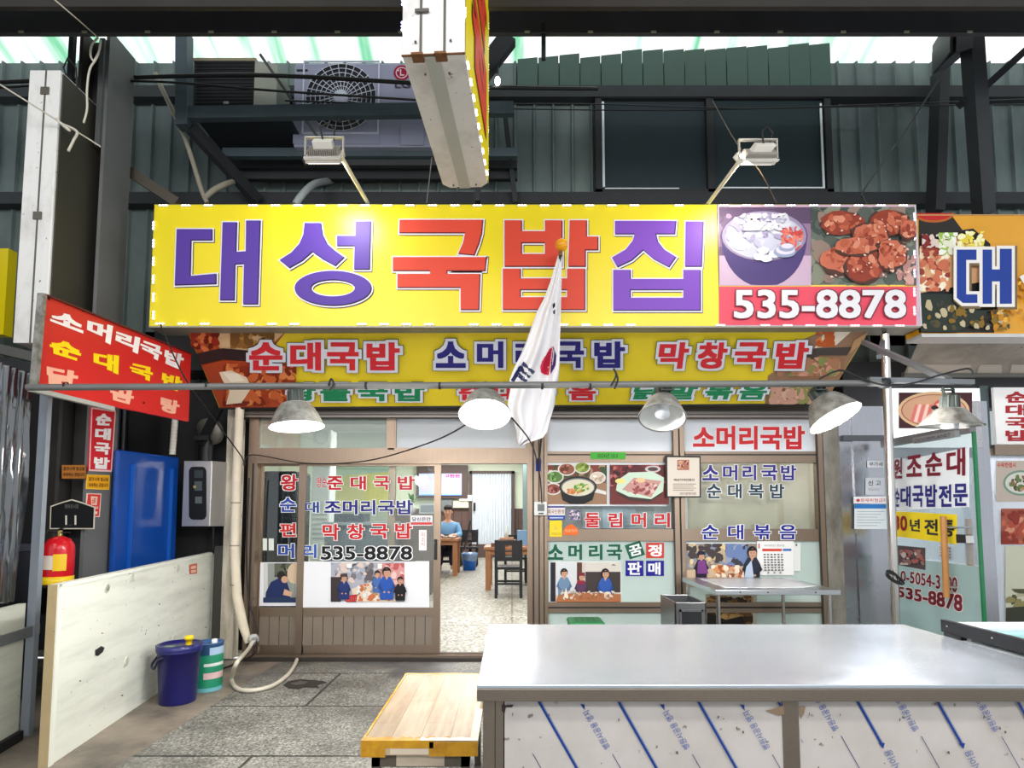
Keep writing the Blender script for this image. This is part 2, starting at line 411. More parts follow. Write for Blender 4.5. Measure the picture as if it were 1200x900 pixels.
def mat_dirty(name, c, dirt, lo=0.35, hi=0.62, scale=(3, 3, 3), rough=0.5, speck=True):
    m, nt, b = newmat(name); v = coords(nt, *scale)
    n = N(nt, 'ShaderNodeTexNoise', Scale=1.0, Detail=9.0, Roughness=0.65); nt.links.new(v, n.inputs['Vector'])
    r = ramp(nt, n.outputs['Fac'], [(lo, dirt), (hi, c)]); out = r.outputs[0]
    if speck:
        v2 = coords(nt); n2 = N(nt, 'ShaderNodeTexNoise', Scale=26.0, Detail=2.0); nt.links.new(v2, n2.inputs['Vector'])
        r2 = ramp(nt, n2.outputs['Fac'], [(0.70, (255, 255, 255)), (0.76, (110, 100, 90))]); out = mixc(nt, 0.8, out, r2.outputs[0], 'MULTIPLY')
    nt.links.new(out, b.inputs['Base Color']); b.inputs['Roughness'].default_value = rough
    return m
def mat_glass(name, tint=(1, 1, 1), refl=0.12, rough=0.02, opac=0.0, opc=(200, 225, 220), ior=1.5):
    m = bpy.data.materials.new(name); m.use_nodes = True; nt = m.node_tree; nt.nodes.clear()
    out = nt.nodes.new('ShaderNodeOutputMaterial'); tr = nt.nodes.new('ShaderNodeBsdfTransparent'); tr.inputs[0].default_value = tint + (1,)
    gl = nt.nodes.new('ShaderNodeBsdfGlossy'); gl.inputs['Roughness'].default_value = rough; gl.inputs[0].default_value = (1, 1, 1, 1)
    fr = nt.nodes.new('ShaderNodeFresnel'); fr.inputs[0].default_value = ior
    ad = nt.nodes.new('ShaderNodeMath'); ad.operation = 'ADD'; ad.inputs[1].default_value = refl - 0.04; nt.links.new(fr.outputs[0], ad.inputs[0])
    mx = nt.nodes.new('ShaderNodeMixShader'); nt.links.new(ad.outputs[0], mx.inputs[0])
    base = tr.outputs[0]
    if opac > 0:
        df = nt.nodes.new('ShaderNodeBsdfDiffuse'); df.inputs[0].default_value = rgb(opc); tl = nt.nodes.new('ShaderNodeBsdfTranslucent'); tl.inputs[0].default_value = rgb(opc)
        m1 = nt.nodes.new('ShaderNodeMixShader'); m1.inputs[0].default_value = 0.5; nt.links.new(df.outputs[0], m1.inputs[1]); nt.links.new(tl.outputs[0], m1.inputs[2])
        m2 = nt.nodes.new('ShaderNodeMixShader'); m2.inputs[0].default_value = opac; nt.links.new(tr.outputs[0], m2.inputs[1]); nt.links.new(m1.outputs[0], m2.inputs[2]); base = m2.outputs[0]
    nt.links.new(base, mx.inputs[1]); nt.links.new(gl.outputs[0], mx.inputs[2]); nt.links.new(mx.outputs[0], out.inputs[0])
    return m
def mat_roofpanel():
    m = bpy.data.materials.new('translucent_roofing'); m.use_nodes = True; nt = m.node_tree; nt.nodes.clear()
    out = nt.nodes.new('ShaderNodeOutputMaterial'); v = coords(nt, 3.2, 0.3, 0.3)
    n = N(nt, 'ShaderNodeTexNoise', Scale=1.4, Detail=5.0); nt.links.new(v, n.inputs['Vector'])
    r = ramp(nt, n.outputs['Fac'], [(0.34, (120, 190, 150)), (0.46, (215, 235, 225)), (0.6, (255, 250, 246)), (0.75, (180, 215, 205))])
    tl = nt.nodes.new('ShaderNodeBsdfTranslucent'); df = nt.nodes.new('ShaderNodeBsdfDiffuse'); mx = nt.nodes.new('ShaderNodeMixShader'); mx.inputs[0].default_value = 0.2
    nt.links.new(r.outputs[0], tl.inputs[0]); nt.links.new(r.outputs[0], df.inputs[0]); nt.links.new(tl.outputs[0], mx.inputs[1]); nt.links.new(df.outputs[0], mx.inputs[2]); nt.links.new(mx.outputs[0], out.inputs[0])
    return m
FLOOR, FLOOR_IN, WOOD = mat_floor(), mat_floor_in(), mat_wood()
WALLPANEL = mat_dirty('painted_sheet_wall', (116, 130, 128), (76, 88, 90), 0.3, 0.65, (1.2, 1.2, 0.6), 0.55, False)
DIRTYWHITE = mat_dirty('weathered_white_sheet', (240, 239, 236), (206, 202, 194), 0.28, 0.5, (3, 3, 1.5), 0.45)
PANELWHITE = mat_dirty('scuffed_cream_board', (236, 238, 226), (210, 212, 200), 0.3, 0.55, (1.0, 0.8, 7), 0.5)
CONCRETE = mat_dirty('concrete_post', (150, 145, 135), (96, 92, 84), 0.35, 0.65, (5, 5, 2), 0.8)
GALV = mat_dirty('dull_lamp_metal', (150, 148, 142), (96, 92, 84), 0.35, 0.6, (14, 14, 14), 0.42)
GLASS = mat_glass('clear_glass', (0.94, 0.97, 0.96), 0.04)
GLASS_DIM = mat_glass('upper_glass', (0.8, 0.85, 0.82), 0.10, 0.05, 0.25, (205, 215, 205))
FROST = mat_glass('frosted_mint_glass', (1, 1, 1), 0.05, 0.25, 0.93, (226, 242, 238))
FROSTW = mat_glass('frosted_white_glass', (1, 1, 1), 0.05, 0.25, 0.96, (240, 244, 250))
VINYL = mat_glass('clear_vinyl', (0.86, 0.9, 0.94), 0.16, 0.08)

# ------------------------------------------------------------------ the setting
YF = 6.05                                     # glass line of the shop front
def XZ(px, py, Y=YF): p = at(px, py, Y); return p.x, p.z
def fr(x0, y0, x1, y1, Y):                    # rectangle of the photo -> upright rectangle at depth Y
    ym, xm = (y0 + y1) / 2, (x0 + x1) / 2
    return at(x0, ym, Y).x, at(x1, ym, Y).x, at(xm, y1, Y).z, at(xm, y0, Y).z
def pbox(mb, x0, y0, x1, y1, Y, t, mat):
    a, b, c, d = fr(x0, y0, x1, y1, Y); return mb.box(a, b, Y, Y + t, c, d, mat)

MB().box(-8, 8, -6, YF + .02, -.2, 0, FLOOR).build('floor', kind='structure', label='grey speckled terrazzo paving with slab joints before the shop')
m = MB()
for (ya, za, yb, zb) in ((YF + .02, .015, 7.6, .15), (7.6, .15, 17.6, .15)):
    m.add([(-5, ya, za), (3.4, ya, za), (3.4, yb, zb), (-5, yb, zb)], [(0, 1, 2, 3)], FLOOR_IN)
m.box(3.4, 8, YF + .02, 9.0, -.1, 0.01, FLOOR_IN)
m.build('floor', kind='structure', label='pale speckled dining room floor')
GREENW = P((230, 238, 216), 0.7, 0, 0, 0.03); BROWNW = P((96, 72, 66), 0.6, 0, 0, 0.1)
zw = at(600, 596, 17.5).z
m = MB(); m.box(-5, 3.4, 17.5, 17.7, zw, 3.3, GREENW); m.build('wall_back', kind='structure', label='pale green rear wall of the dining room')
m = MB(); m.box(-5, 3.4, 17.46, 17.7, .1, zw, BROWNW)
for k in range(36): m.box(-5 + k * .235, -5 + k * .235 + .02, 17.45, 17.47, .15, zw, P((70, 52, 48), .6))
m.build('trim_1', kind='structure', label='brown wainscot along the rear wall')
MB().box(-5.1, -5, YF + .3, 17.6, .0, 3.3, GREENW).build('wall_left', kind='structure', label='pale green left wall of the dining room')
MB().box(3.3, 3.4, YF + .3, 17.6, .0, 3.3, P((222, 224, 222), .7)).build('wall_right', kind='structure', label='white partition between the two shops')
MB().box(-5.1, 8, YF + .3, 17.7, 3.25, 3.4, P((236, 236, 232), .8)).build('ceiling', kind='structure', label='white dining room ceiling')
# corrugated sheet wall above the shop fronts
zt = at(700, 74, 6.35).z
def sheetwall(x0, x1, z0, z1, Y, pitch, mat, mb):
    n = int((x1 - x0) / pitch); top = []; bot = []
    prof = []
    for k in range(n):
        x = x0 + k * pitch
        prof += [(x, 0), (x + pitch * .80, 0), (x + pitch * .86, -.035), (x + pitch * .94, -.035)]
    prof.append((x0 + n * pitch, 0))
    vs = [(x, Y + d, z0) for x, d in prof] + [(x, Y + d, z1) for x, d in prof]; L = len(prof)
    mb.add(vs, [(i, i + 1, L + i + 1, L + i) for i in range(L - 1)], mat)
m = MB(); sheetwall(-8, 8, 2.55, zt, 6.35, .212, WALLPANEL, m)
m.build('wall_front', kind='structure', label='grey green ribbed sheet metal wall above the signs')
m = MB(); x0 = at(606, 80, 6.3).x; x1 = at(972, 80, 6.3).x; zb = at(800, 108, 6.3).z; n = 15; stp = (x1 - x0) / n
g = random.Random(3)
for k in range(n):
    dz = g.uniform(-.03, .03) + k * .010; dt = g.uniform(-.004, .004)
    m.hexa([(x0 + k * stp + .006, 6.27 + dt, zb), (x0 + (k + 1) * stp - .006, 6.26 + dt, zb), (x0 + (k + 1) * stp - .006, 6.3, zb), (x0 + k * stp + .006, 6.3, zb),
            (x0 + k * stp + .006, 6.27 + dt, zt + dz), (x0 + (k + 1) * stp - .006, 6.26 + dt, zt + dz + .015), (x0 + (k + 1) * stp - .006, 6.3, zt + dz + .015), (x0 + k * stp + .006, 6.3, zt + dz)], P((58, 82, 74), .55, 0, 0, .12, 2))
m.build('trim_2', kind='structure', label='row of uneven green sheet strips along the wall top')
# wall rails
m = MB()
for (py, h) in ((111, .13), (235, .13)):
    z = at(600, py, 6.25).z; m.box(-8, 8, 6.19, 6.31, z - h / 2, z + h / 2, DARKSTEEL)
m.build('trim_3', kind='structure', label='dark horizontal wall rails')
# roof
RP = mat_roofpanel(); m = MB(); ya, za, yb, zb2 = 7.4, zt - .05, 4.9, zt + 1.05
n = 150; vs = []
for k in range(n + 1):
    x = -8 + 16 * k / n; d = (0, .035, .035, 0)[k % 4]; vs += [(x, ya, za + d), (x, yb, zb2 + d)]
m.add(vs, [(2 * k, 2 * k + 2, 2 * k + 3, 2 * k + 1) for k in range(n)], RP)
m.build('ceiling', kind='structure', label='translucent corrugated roofing glowing with daylight')
MB().box(-9, 9, -7, 4.95, zt + 1.1, zt + 1.2, P((52, 50, 48), .8)).build('ceiling', kind='structure', label='dark opaque roof over the market lane')
# roof beams and columns
zb1 = at(600, 43, 4.5).z; BEAM = P((66, 67, 72), 0.6, .1, 0, .2, 3); BEAMD = P((50, 47, 44), 0.65, .1, 0, .2, 3)
m = MB(); m.box(-7, 7, 4.46, 4.50, zb1, zb1 + .012, BEAM); m.box(-7, 7, 4.472, 4.488, zb1 + .012, zb1 + .25, BEAM); m.box(-7, 7, 4.44, 4.52, zb1 + .25, zb1 + .262, BEAM)
for k in range(26): m.box(-6.4 + k * .5, -6.36 + k * .5, 4.452, 4.459, zb1 - .004, zb1 + .012, P((170, 176, 150), .5))
m.build('beam', kind='structure', label='grey steel roof beam across the top of the picture')
z2 = at(600, 13, 4.1).z
MB().box(-7, 7, 4.06, 4.10, z2, z2 + .4, BEAMD).build('beam', kind='structure', label='brown black roof beam in front of the grey one')
m = MB(); cx1 = -3.46; cx0 = -3.72; COLM = P((112, 113, 113), .55, .2, 0, .16, 3)
m.box(cx0, cx0 + .03, 4.86, 5.2, 0, 5.6, BEAMD); m.box(cx1 - .03, cx1, 4.86, 5.2, 0, 5.6, COLM); m.box(cx0 + .03, cx1 - .03, 5.0, 5.03, 0, 5.6, BEAMD)  # recess faces coloured darker for shade, right flange lighter as lit
p = at(118, 100, 4.84); m.box(p.x - .02, p.x + .02, 4.83, 4.859, at(118, 166, 4.78).z, 5.5, P((96, 100, 102), .5, .4))
m.build('column', kind='structure', label='dark steel column beside the yellow sign')
# left hand recess: its shade is put into near black wall colours
MB().box(-6, -2.72, 6.28, 6.34, 0, 2.75, P((26, 26, 28), .7, 0, 0, .2, 3)).build('wall_left', kind='structure', label='recess wall behind the cream boards coloured black for its shade')
MB().box(-6.1, -6.0, 1, 6.3, 0, 4.5, P((40, 40, 42), .7)).build('wall_left', kind='structure', label='side wall at far left coloured dark for the recess shade')
m = MB(); pbox(m, 44, 440, 128, 720, 5.25, .05, P((34, 31, 27), .65, 0, 0, .2, 2))
m.build('wall_left', kind='structure', label='dark brown board behind the fire extinguisher')
# concrete and white posts at both ends of the shop front
m = MB(); pbox(m, 262, 478, 277, 772, 6.0, .12, mat_dirty('chipped_cream_post', (206, 198, 180), (140, 130, 112), .35, .6, (8, 8, 2), .7)); m.build('column', kind='structure', label='chipped cream post left of the sliding doors')
m = MB(); pbox(m, 249, 640, 262, 772, 6.02, .1, P((70, 68, 64), .5, .4)); m.build('trim_4', kind='structure', label='dark metal edge post beside the cream post')
m = MB(); pbox(m, 969, 478, 988, 790, 6.0, .14, CONCRETE); m.build('column', kind='structure', label='grey concrete post right of the windows')
# header above doors and windows
m = MB(); x0, x1, z0, z1 = fr(277, 470, 972, 490, 5.98); m.box(x0, x1, 5.94, 6.4, z0, z1 + .35, ALU_D)
a = at(600, 484, 5.92); m.box(x0, x1, 5.925, 5.94, a.z - .012, a.z + .02, P((110, 104, 100), .4, .5)); m.box(x0, x1, 5.92, 5.94, z0, z0 + .02, P((120, 112, 106), .4, .5))
m.build('trim_5', kind='structure', label='dark bronze header over the doors and windows')
MB().box(-3.6, 3.3, 5.9, 6.45, z1 + .3, 3.45, P((40, 40, 44), .7)).build('wall_front', kind='structure', label='dark fascia hidden behind the sloping banner')

# ---- sliding door unit
m = MB(); Yj = 5.99
for r in ((288, 486, 299, 775), (618, 486, 638, 775)): pbox(m, *r, Yj, .12, ALU)
for r in ((297, 525, 620, 543), (455, 488, 462, 527)): pbox(m, *r, Yj + .004, .11, ALU)
for r in ((292, 543, 294, 770), (624, 490, 626, 770), (631, 490, 632.5, 770)): pbox(m, *r, Yj - .008, .02, ALU_D)
x0, x1, z0, z1 = fr(288, 764, 638, 772, Yj); m.box(x0, x1, 5.93, 6.2, 0, .035, ALU_D); m.box(x0, x1, 5.97, 5.985, .035, .055, ALU); m.box(x0, x1, 6.06, 6.075, .035, .055, ALU)
m.build('trim_6', kind='structure', label='bronze aluminium frame and floor track of the sliding doors')
def transom(name, x0, x1, y0, y1, glass, label):
    m = MB()
    for r in ((x0, y0, x1, y0 + 3), (x0, y1 - 3, x1, y1)): pbox(m, *r, 6.0, .06, ALU)
    for r in ((x0, y0, x0 + 3, y1), (x1 - 3, y0, x1, y1)): pbox(m, *r, 6.003, .054, ALU)
    o = m.build(name, kind='structure', label=label)
    g = MB(); pbox(g, x0 + 2, y0 + 2, x1 - 2, y1 - 2, 6.03, .008, glass); g.build('pane', o)
    return o
transom('window_1', 297, 456, 486, 528, GLASS_DIM, 'left transom pane above the sliding doors')
transom('window_2', 461, 619, 486, 528, mat_glass('reflection_white_glass', (.9, .9, .9), .08, .05, .55, (226, 230, 236)), 'right transom pane above the sliding doors')  # white put into this glass stands in for reflected lamps

def leaf(name, x0, x1, Y, label, xs):
    o = MB(); y0, y1 = 541, 770
    for r in ((x0, y0, x0 + 8, y1), (x1 - 8, y0, x1, y1)): pbox(o, *r, Y, .04, ALU)
    for r in ((x0 + 7, y0, x1 - 7, y0 + 5), (x0 + 7, 712, x1 - 7, 722), (x0 + 7, 756, x1 - 7, y1)): pbox(o, *r, Y + .002, .036, ALU)
    o = o.build(name, kind='structure', label=label)
    g = MB(); pbox(g, x0 + 6, 545, x1 - 6, 713, Y + .016, .008, GLASS); g.build('pane', o)
    s = MB(); a, b, c, d = fr(x0 + 6, 721, x1 - 6, 757, Y); n = max(3, int((b - a) / .095)); w_ = (b - a) / n
    for k in range(n): s.box(a + k * w_ + .003, a + (k + 1) * w_ - .003, Y + .010, Y + .022, c, d, ALU_SLAT)
    s.box(a, b, Y + .022, Y + .03, c, d, ALU_D); s.build('slat_panel', o)
    return o
door_a = leaf('door_1', 297, 462, 6.09, 'rear sliding door leaf with white lettering sheet', None)
door_b = leaf('door_2', 348, 516, 6.03, 'front sliding door leaf beside the open doorway', None)
h = MB(); pbox(h, 508.5, 632, 512, 656, 6.012, .02, BLACK); h.build('door_handle', door_b, bevel=.003)

# window lettering (cut vinyl on the panes)
def vinyl(parent, Y, body, box, c, bold=.028, out=.035, oc=(245, 245, 245), name='lettering', quad=None):
    s = Sheet(front(Y), .001, .0005); s.text(body, box, c, bold, ((oc, out),) if out else (), quad)
    return s.build(name, parent)
RED = (186, 22, 34); BLUE = (30, 32, 120); LBLUE = (38, 70, 160)
Ya, Yb = 6.104, 6.044
vinyl(door_a, Ya, '왕', (329, 556, 349, 575), RED); vinyl(door_a, Ya, '순', (328, 583, 347, 600), LBLUE)
vinyl(door_a, Ya, '편', (328, 613, 347, 629), (200, 40, 30)); vinyl(door_a, Ya, '머', (326, 637, 345, 654), (44, 72, 160))
Ya = Yb
vinyl(door_b, Yb, '준', (383, 558, 402, 574), RED); vinyl(door_b, Yb, '대', (411, 558, 429, 574), RED); vinyl(door_b, Yb, '국', (438, 558, 457, 574), RED); vinyl(door_b, Yb, '밥', (466, 558, 486, 574), RED)
vinyl(door_b, Yb, '왕순', (371, 559, 383, 571), RED, .015, .02)
vinyl(door_b, Yb, '대', (357, 588, 374, 601), (40, 66, 140)); vinyl(door_b, Yb, '조머리국밥', (380, 586, 484, 603), BLUE)
vinyl(door_b, Yb, '막', (378, 614, 398, 633), (200, 30, 34)); vinyl(door_b, Yb, '창', (407, 614, 427, 632), (200, 30, 34)); vinyl(door_b, Yb, '국', (434, 614, 455, 631), (200, 30, 34)); vinyl(door_b, Yb, '밥', (463, 613, 483, 631), (200, 30, 34))
vinyl(door_b, Yb, '리', (355, 638, 371, 654), (44, 84, 170)); vinyl(door_b, Yb, '535-8878', (376, 640, 483, 656), (16, 16, 20), .02, .035)

# ---- window unit right of the doorway
def winframe(name, x0, x1, label):
    m = MB(); o = None
    for r in ((x0, 486, x0 + 5, 778), (x1 - 6, 486, x1, 778)): pbox(m, *r, 5.99, .1, ALU)
    for r in ((x0 + 4, 486, x1 - 5, 491), (x0 + 4, 529, x1 - 5, 542), (x0 + 4, 620, x1 - 5, 634), (x0 + 4, 706, x1 - 5, 718), (x0 + 4, 764, x1 - 5, 778)): pbox(m, *r, 6.0, .09, ALU)
    pbox(m, x0 + 4, 532, x1 - 5, 533.5, 5.994, .01, ALU_D); pbox(m, x0 + 4, 711, x1 - 5, 713, 5.994, .01, ALU_D); pbox(m, x1 - 7, 490, x1 - 5.5, 776, 5.985, .01, ALU_D)
    o = m.build(name, kind='structure', label=label)
    for (ya, yb, g) in ((489, 531, FROSTW), (541, 622, GLASS), (632, 708, FROST), (716, 766, FROST)):
        k = MB(); pbox(k, x0 + 3, ya, x1 - 4, yb, 6.03, .008, g); k.build('pane', o)
    return o
win_l = winframe('window_3', 637, 797, 'left shop window with food poster and green lettering')
win_r = winframe('window_4', 799, 968, 'right shop window with dark blue lettering')
m = MB(); pbox(m, 793, 488, 803, 778, 6.01, .09, ALU_D); m.build('trim_7', kind='structure', label='dark mullion between the two shop windows')
Yw = 6.028
for ch, x0, x1 in (('둘', 685, 703), ('림', 713, 729), ('머', 740, 757), ('리', 767, 785)): vinyl(win_l, Yw, ch, (x0, 601, x1, 618), (196, 26, 34))
GRN = (14, 92, 66)
for ch, x0, x1 in (('소', 642, 660), ('머', 666, 682), ('리', 690, 706), ('국', 711, 729)): vinyl(win_l, Yw, ch, (x0, 638, x1, 656), GRN, .032, 0)
def tile(parent, quad, c, ch, tq):
    s = Sheet(front(Yw), .0015, .0006); s.poly(quad, c); s.text(ch, None, (245, 245, 245), .03, (), tq); return s.build('letter_tile', parent)
tile(win_l, [(732, 639), (750, 633.5), (756, 650), (738, 655.5)], GRN, '꿈', [(736, 640.5), (750.5, 636.5), (753, 649), (738.5, 652.5)])
def sq(x0, y0, x1, y1): return [(x0, y0), (x1, y0), (x1, y1), (x0, y1)]
tile(win_l, sq(757, 636, 778, 654), (200, 62, 52), '정', sq(759.5, 638, 775.5, 652)); tile(win_l, sq(733, 657, 754, 675), (28, 24, 140), '판', sq(735.5, 658.5, 751.5, 673.5)); tile(win_l, sq(757, 657, 778, 675), (28, 24, 140), '매', sq(759.5, 659, 774, 673.5))
PB = (52, 42, 132)
for ch, x0, x1 in (('소', 823, 842), ('머', 847, 864), ('리', 870, 886), ('국', 892, 911), ('밥', 915, 933)): vinyl(win_r, Yw, ch, (x0, 545, x1, 563), PB, .025)
for ch, x0, x1 in (('순', 828, 845), ('대', 853, 869), ('복', 877, 895), ('밥', 902, 919)): vinyl(win_r, Yw, ch, (x0, 567, x1, 584), (38, 62, 78), .025)
for ch, x0, x1 in (('순', 822, 842), ('대', 853, 871), ('볶', 883, 903), ('음', 913, 933)): vinyl(win_r, Yw - .035, ch, (x0, 615, x1, 632), (24, 26, 140), .022, .04)
vinyl(win_r, Yw, '소머리국밥', (812, 499, 943, 527), (196, 34, 42), .034, .02, (250, 235, 235))
# stainless wall of the next shop
m = MB()
pbox(m, 988, 476, 1003, 790, 6.02, .05, STEEL_PANEL); pbox(m, 1004.5, 476, 1050, 790, 6.0, .05, STEEL_PANEL); pbox(m, 1003, 476, 1004.5, 790, 6.03, .03, BLACK)
pbox(m, 988, 510, 1056, 516, 5.97, .05, P((90, 92, 96), .4, .6))
m.build('wall_right', kind='structure', label='stainless steel wall panels of the next shop')
m = MB(); pbox(m, 988, 424, 1300, 478, 6.02, .2, P((44, 42, 46), .6)); m.build('wall_front', kind='structure', label='dark fascia of the next shop')
m = MB(); m.box(3.4, 8, 8.9, 9.0, 0, 3.25, P((216, 220, 222), .6)); m.build('wall_back', kind='structure', label='light rear wall inside the next shop')
m = MB()
pbox(m, 1147, 470, 1166, 800, 5.96, .1, STEEL_PANEL); pbox(m, 1166, 521, 1330, 533, 5.96, .1, ALU); pbox(m, 1048, 524, 1150, 536, 6.02, .08, P((110, 112, 116), .4, .6))
pbox(m, 1150, 452, 1160, 525, 6.0, .08, P((86, 98, 98), .4, .6))
m.build('trim_8', kind='structure', label='stainless door frame of the next shop')
m = MB(); pbox(m, 1166, 533, 1330, 800, 6.02, .01, FROSTW); m.build('window_5', kind='structure', label='window of the next shop at the right edge')
# upper dark window in the sheet wall
m = MB()
x0, x1, z0, z1 = fr(697, 112, 972, 232, 6.26); xm = at(832, 170, 6.26).x
for (a, b, c, d) in ((x0, x0 + .07, z0, z1), (x1 - .07, x1, z0, z1), (x0, x1, z0, z0 + .07), (x0, x1, z1 - .07, z1), (xm - .05, xm + .03, z0, z1)): m.box(a, b, 6.2, 6.3, c, d, P((40, 42, 46), .5, .2))
o = m.build('window_6', kind='structure', label='wide dark window high in the sheet metal wall')
g = MB(); g.box(x0 + .05, xm - .04, 6.26, 6.28, z0 + .05, z1 - .05, P((50, 60, 66), .28, 0, 0, .05)); g.build('pane', o)
g = MB(); g.box(xm + .02, x1 - .05, 6.25, 6.27, z0 + .05, z1 - .05, P((46, 58, 62), .28, 0, 0, .05)); g.build('pane', o)
g = MB(); BR = P((225, 235, 240), .3)  # pale bars for the bright edges of the blinds
g.box(x0 + .075, x0 + .10, 6.215, 6.23, z0 + .1, z1 - .1, BR); g.box(x1 - .11, x1 - .09, 6.215, 6.23, z0 + .1, z1 - .12, BR); g.box(x0 + .1, x0 + .9, 6.215, 6.23, z0 + .075, z0 + .09, BR); g.box(xm + .1, x1 - .09, 6.215, 6.23, z0 + .085, z0 + .10, BR)
g.build('edge_strip', o, label='pale blind edges round the panes')

# ------------------------------------------------------------------ stainless counter in the foreground
CX0, CX1, CY0, CY1, CZ = -.112, 1.93, 1.955, 2.99, .90
ct = thing('counter', 'long stainless steel counter with film covered front filling the lower right', 'counter', ((CX0 + CX1) / 2, 2.47, 0))
m = MB(); m.box(CX0, CX1, CY0, CY1, CZ - .012, CZ, STEEL); m.build('countertop', ct, bevel=.002)
m = MB(); m.box(CX0, CX1, CY0 - .001, CY0 + .012, CZ - .052, CZ - .0125, STEEL_EDGE); m.box(CX0 - .001, CX0 + .012, CY0 + .012, CY1, CZ - .052, CZ - .0125, STEEL_EDGE); m.build('edge_lip', ct, bevel=.002)
FILM = mat_dirty('protective_film', (206, 199, 194), (190, 182, 176), .3, .6, (3, 3, 3), .35)
cY = CY0 + .045; xm0 = at(917, 860, cY).x; xm1 = at(936, 860, cY).x
for (a, b) in ((at(590, 860, cY).x, xm0), (xm1, CX1 - .05)):
    m = MB(); m.box(a, b, cY, cY + .015, .10, CZ - .05, FILM); fp = m.build('front_panel', ct, label='film covered front panel with blue stripes')
    s = Sheet(front(cY), .0012, .0004); i = 0
    sl = (900 - 824) / (676 - 633.0)           # stripes lean to the right going down
    xs = [(k, 545 + 46.6 * k) for k in range(0, 16)]
    pa, pb = (592, 916) if a < .5 else (938, 1215)
    def clip(x, y): return pa <= x <= pb
    for k, xt in xs:
        if k % 2 == 0:                          # thick double line
            xt2 = xt - 6
            y1 = 1010 if a < .5 else 872
            for (o_, w_, c_) in ((0, 3.2, (26, 62, 140)), (3.6, .7, (90, 120, 180))):
                L = lambda y: xt2 + o_ + (y - 826) / sl
                seg = [y for y in range(822, int(y1), 4) if clip(L(y), y) and clip(L(y) + w_, y)]
                if seg: ya, yb = seg[0], seg[-1]; s.poly([(L(ya), ya), (L(ya) + w_, ya), (L(yb) + w_, yb), (L(yb), yb)], c_)
            if a > .5 and clip(xt2 + (872 - 826) / sl, 0):
                xx = xt2 + (872 - 826) / sl; s.poly([(xx - 2.5, 870), (xx + 5, 870), (xx + 3.2, 877)], (26, 62, 140))
                u = (1 / sl, 1.0); q0 = (xx + 3, 880)
                quad = [(q0[0] + 9, q0[1] - 3), (q0[0] + 9 + 40 / sl, q0[1] + 37), (q0[0] + 40 / sl, q0[1] + 41), (q0[0], q0[1])]
                if clip(*quad[1]): s.text('병동 시어용', None, (90, 112, 168), .0, (), quad, flip=True)
        else:
            ya = 833 if a < .5 else 812
            xx = xt - 4 + (ya - 826) / sl
            if a < .5 and clip(xx, 0) and clip(xx - 4, 0): s.poly([(xx - 5, 825), (xx, 825), (xx + .5, 832)], (26, 62, 140))
            q0 = (xx - 2, ya); ln = 44
            quad = [(q0[0] + 7.5, q0[1] - 2), (q0[0] + 7.5 + ln / sl, q0[1] + ln - 2), (q0[0] + ln / sl, q0[1] + ln + 1), (q0[0], q0[1] + 2)]
            if all(clip(*q) for q in quad): s.text('병원시공용 영지', None, (70, 96, 170), .0, (), quad, flip=True)
            L = lambda y: xx + 4 + (y - ya) / sl
            seg = [y for y in range(int(ya + 50), 1010, 4) if clip(L(y), y)]
            if seg: s.poly([(L(seg[0]), seg[0]), (L(seg[0]) + .9, seg[0]), (L(seg[-1]) + .9, seg[-1]), (L(seg[-1]), seg[-1])], (30, 50, 110))
    g = random.Random(5)
    for _ in range(14):
        x, y = g.uniform(pa + 6, pb - 6), g.uniform(832, 898); s.blob(x, y, g.uniform(.4, 1.5), g.uniform(.5, 2), (110, 98, 88), .5, 7, g)
    s.build('film_print', fp)
m = MB(); m.box(at(566, 860, cY).x, at(580, 860, cY).x, cY - .004, cY + .04, 0, CZ - .05, STEEL_EDGE); m.box(at(580, 860, cY).x, at(592, 860, cY).x, cY, cY + .03, 0, CZ - .05, STEEL_EDGE); m.build('leg', ct, bevel=.002)
m = MB(); m.box(xm0, xm1, cY - .006, cY + .04, 0, CZ - .05, STEEL_EDGE); m.build('leg', ct, bevel=.002)
for (x, y) in ((CX0 + .02, CY1 - .06), (xm0, CY1 - .06), (CX1 - .06, CY1 - .06), (CX1 - .06, cY - .004)):
    m = MB(); m.box(x, x + .045, y, y + .045, 0, CZ - .05, STEEL_EDGE); m.build('leg', ct, bevel=.002)
s = Sheet(front(cY), .006, .0005); TORN = (150, 128, 104)
s.poly([(896, 832), (905, 830), (917, 826), (918, 836), (912, 838), (906, 836)], TORN); s.build('torn_tape', ct); s = Sheet(front(cY), .006, .0005); s.poly([(936, 827), (943, 827), (941, 836), (937, 842)], TORN); s.build('torn_tape', ct); s = Sheet(front(cY), .006, .0005); s.poly([(588, 826), (602, 825), (600, 828), (593, 828), (591, 836), (588, 832)], (56, 44, 40)); s.build('torn_tape', ct)

# glass topped freezer beside the counter
fz = thing('freezer', 'white chest freezer with black side rail and glass lid at the right edge', 'freezer', (2.35, 2.2, 0))
m = MB(); m.box(1.94, 2.75, 1.75, 2.70, 0, .90, P((222, 226, 228), .35)); m.build('body', fz, bevel=.01)
m = MB(); za, zc = .915, .968; m.hexa([(1.935, 1.70, za), (1.96, 1.70, za), (1.96, 2.74, za), (1.935, 2.74, za), (1.935, 1.70, zc), (1.96, 1.70, zc), (1.96, 2.74, zc), (1.935, 2.74, zc)], P((20, 21, 26), .35))
m.box(1.932, 1.96, 2.62, 2.72, .90, .916, P((20, 21, 26), .35)); m.box(1.935, 1.96, 1.72, 1.80, .90, .916, P((20, 21, 26), .35))
for y in (2.7, 2.45, 2.1): m.ball((1.934, y, .945), .004, P((200, 200, 200), .3, .8), 8, 6)
m.build('side_rail', fz, label='black side rail')
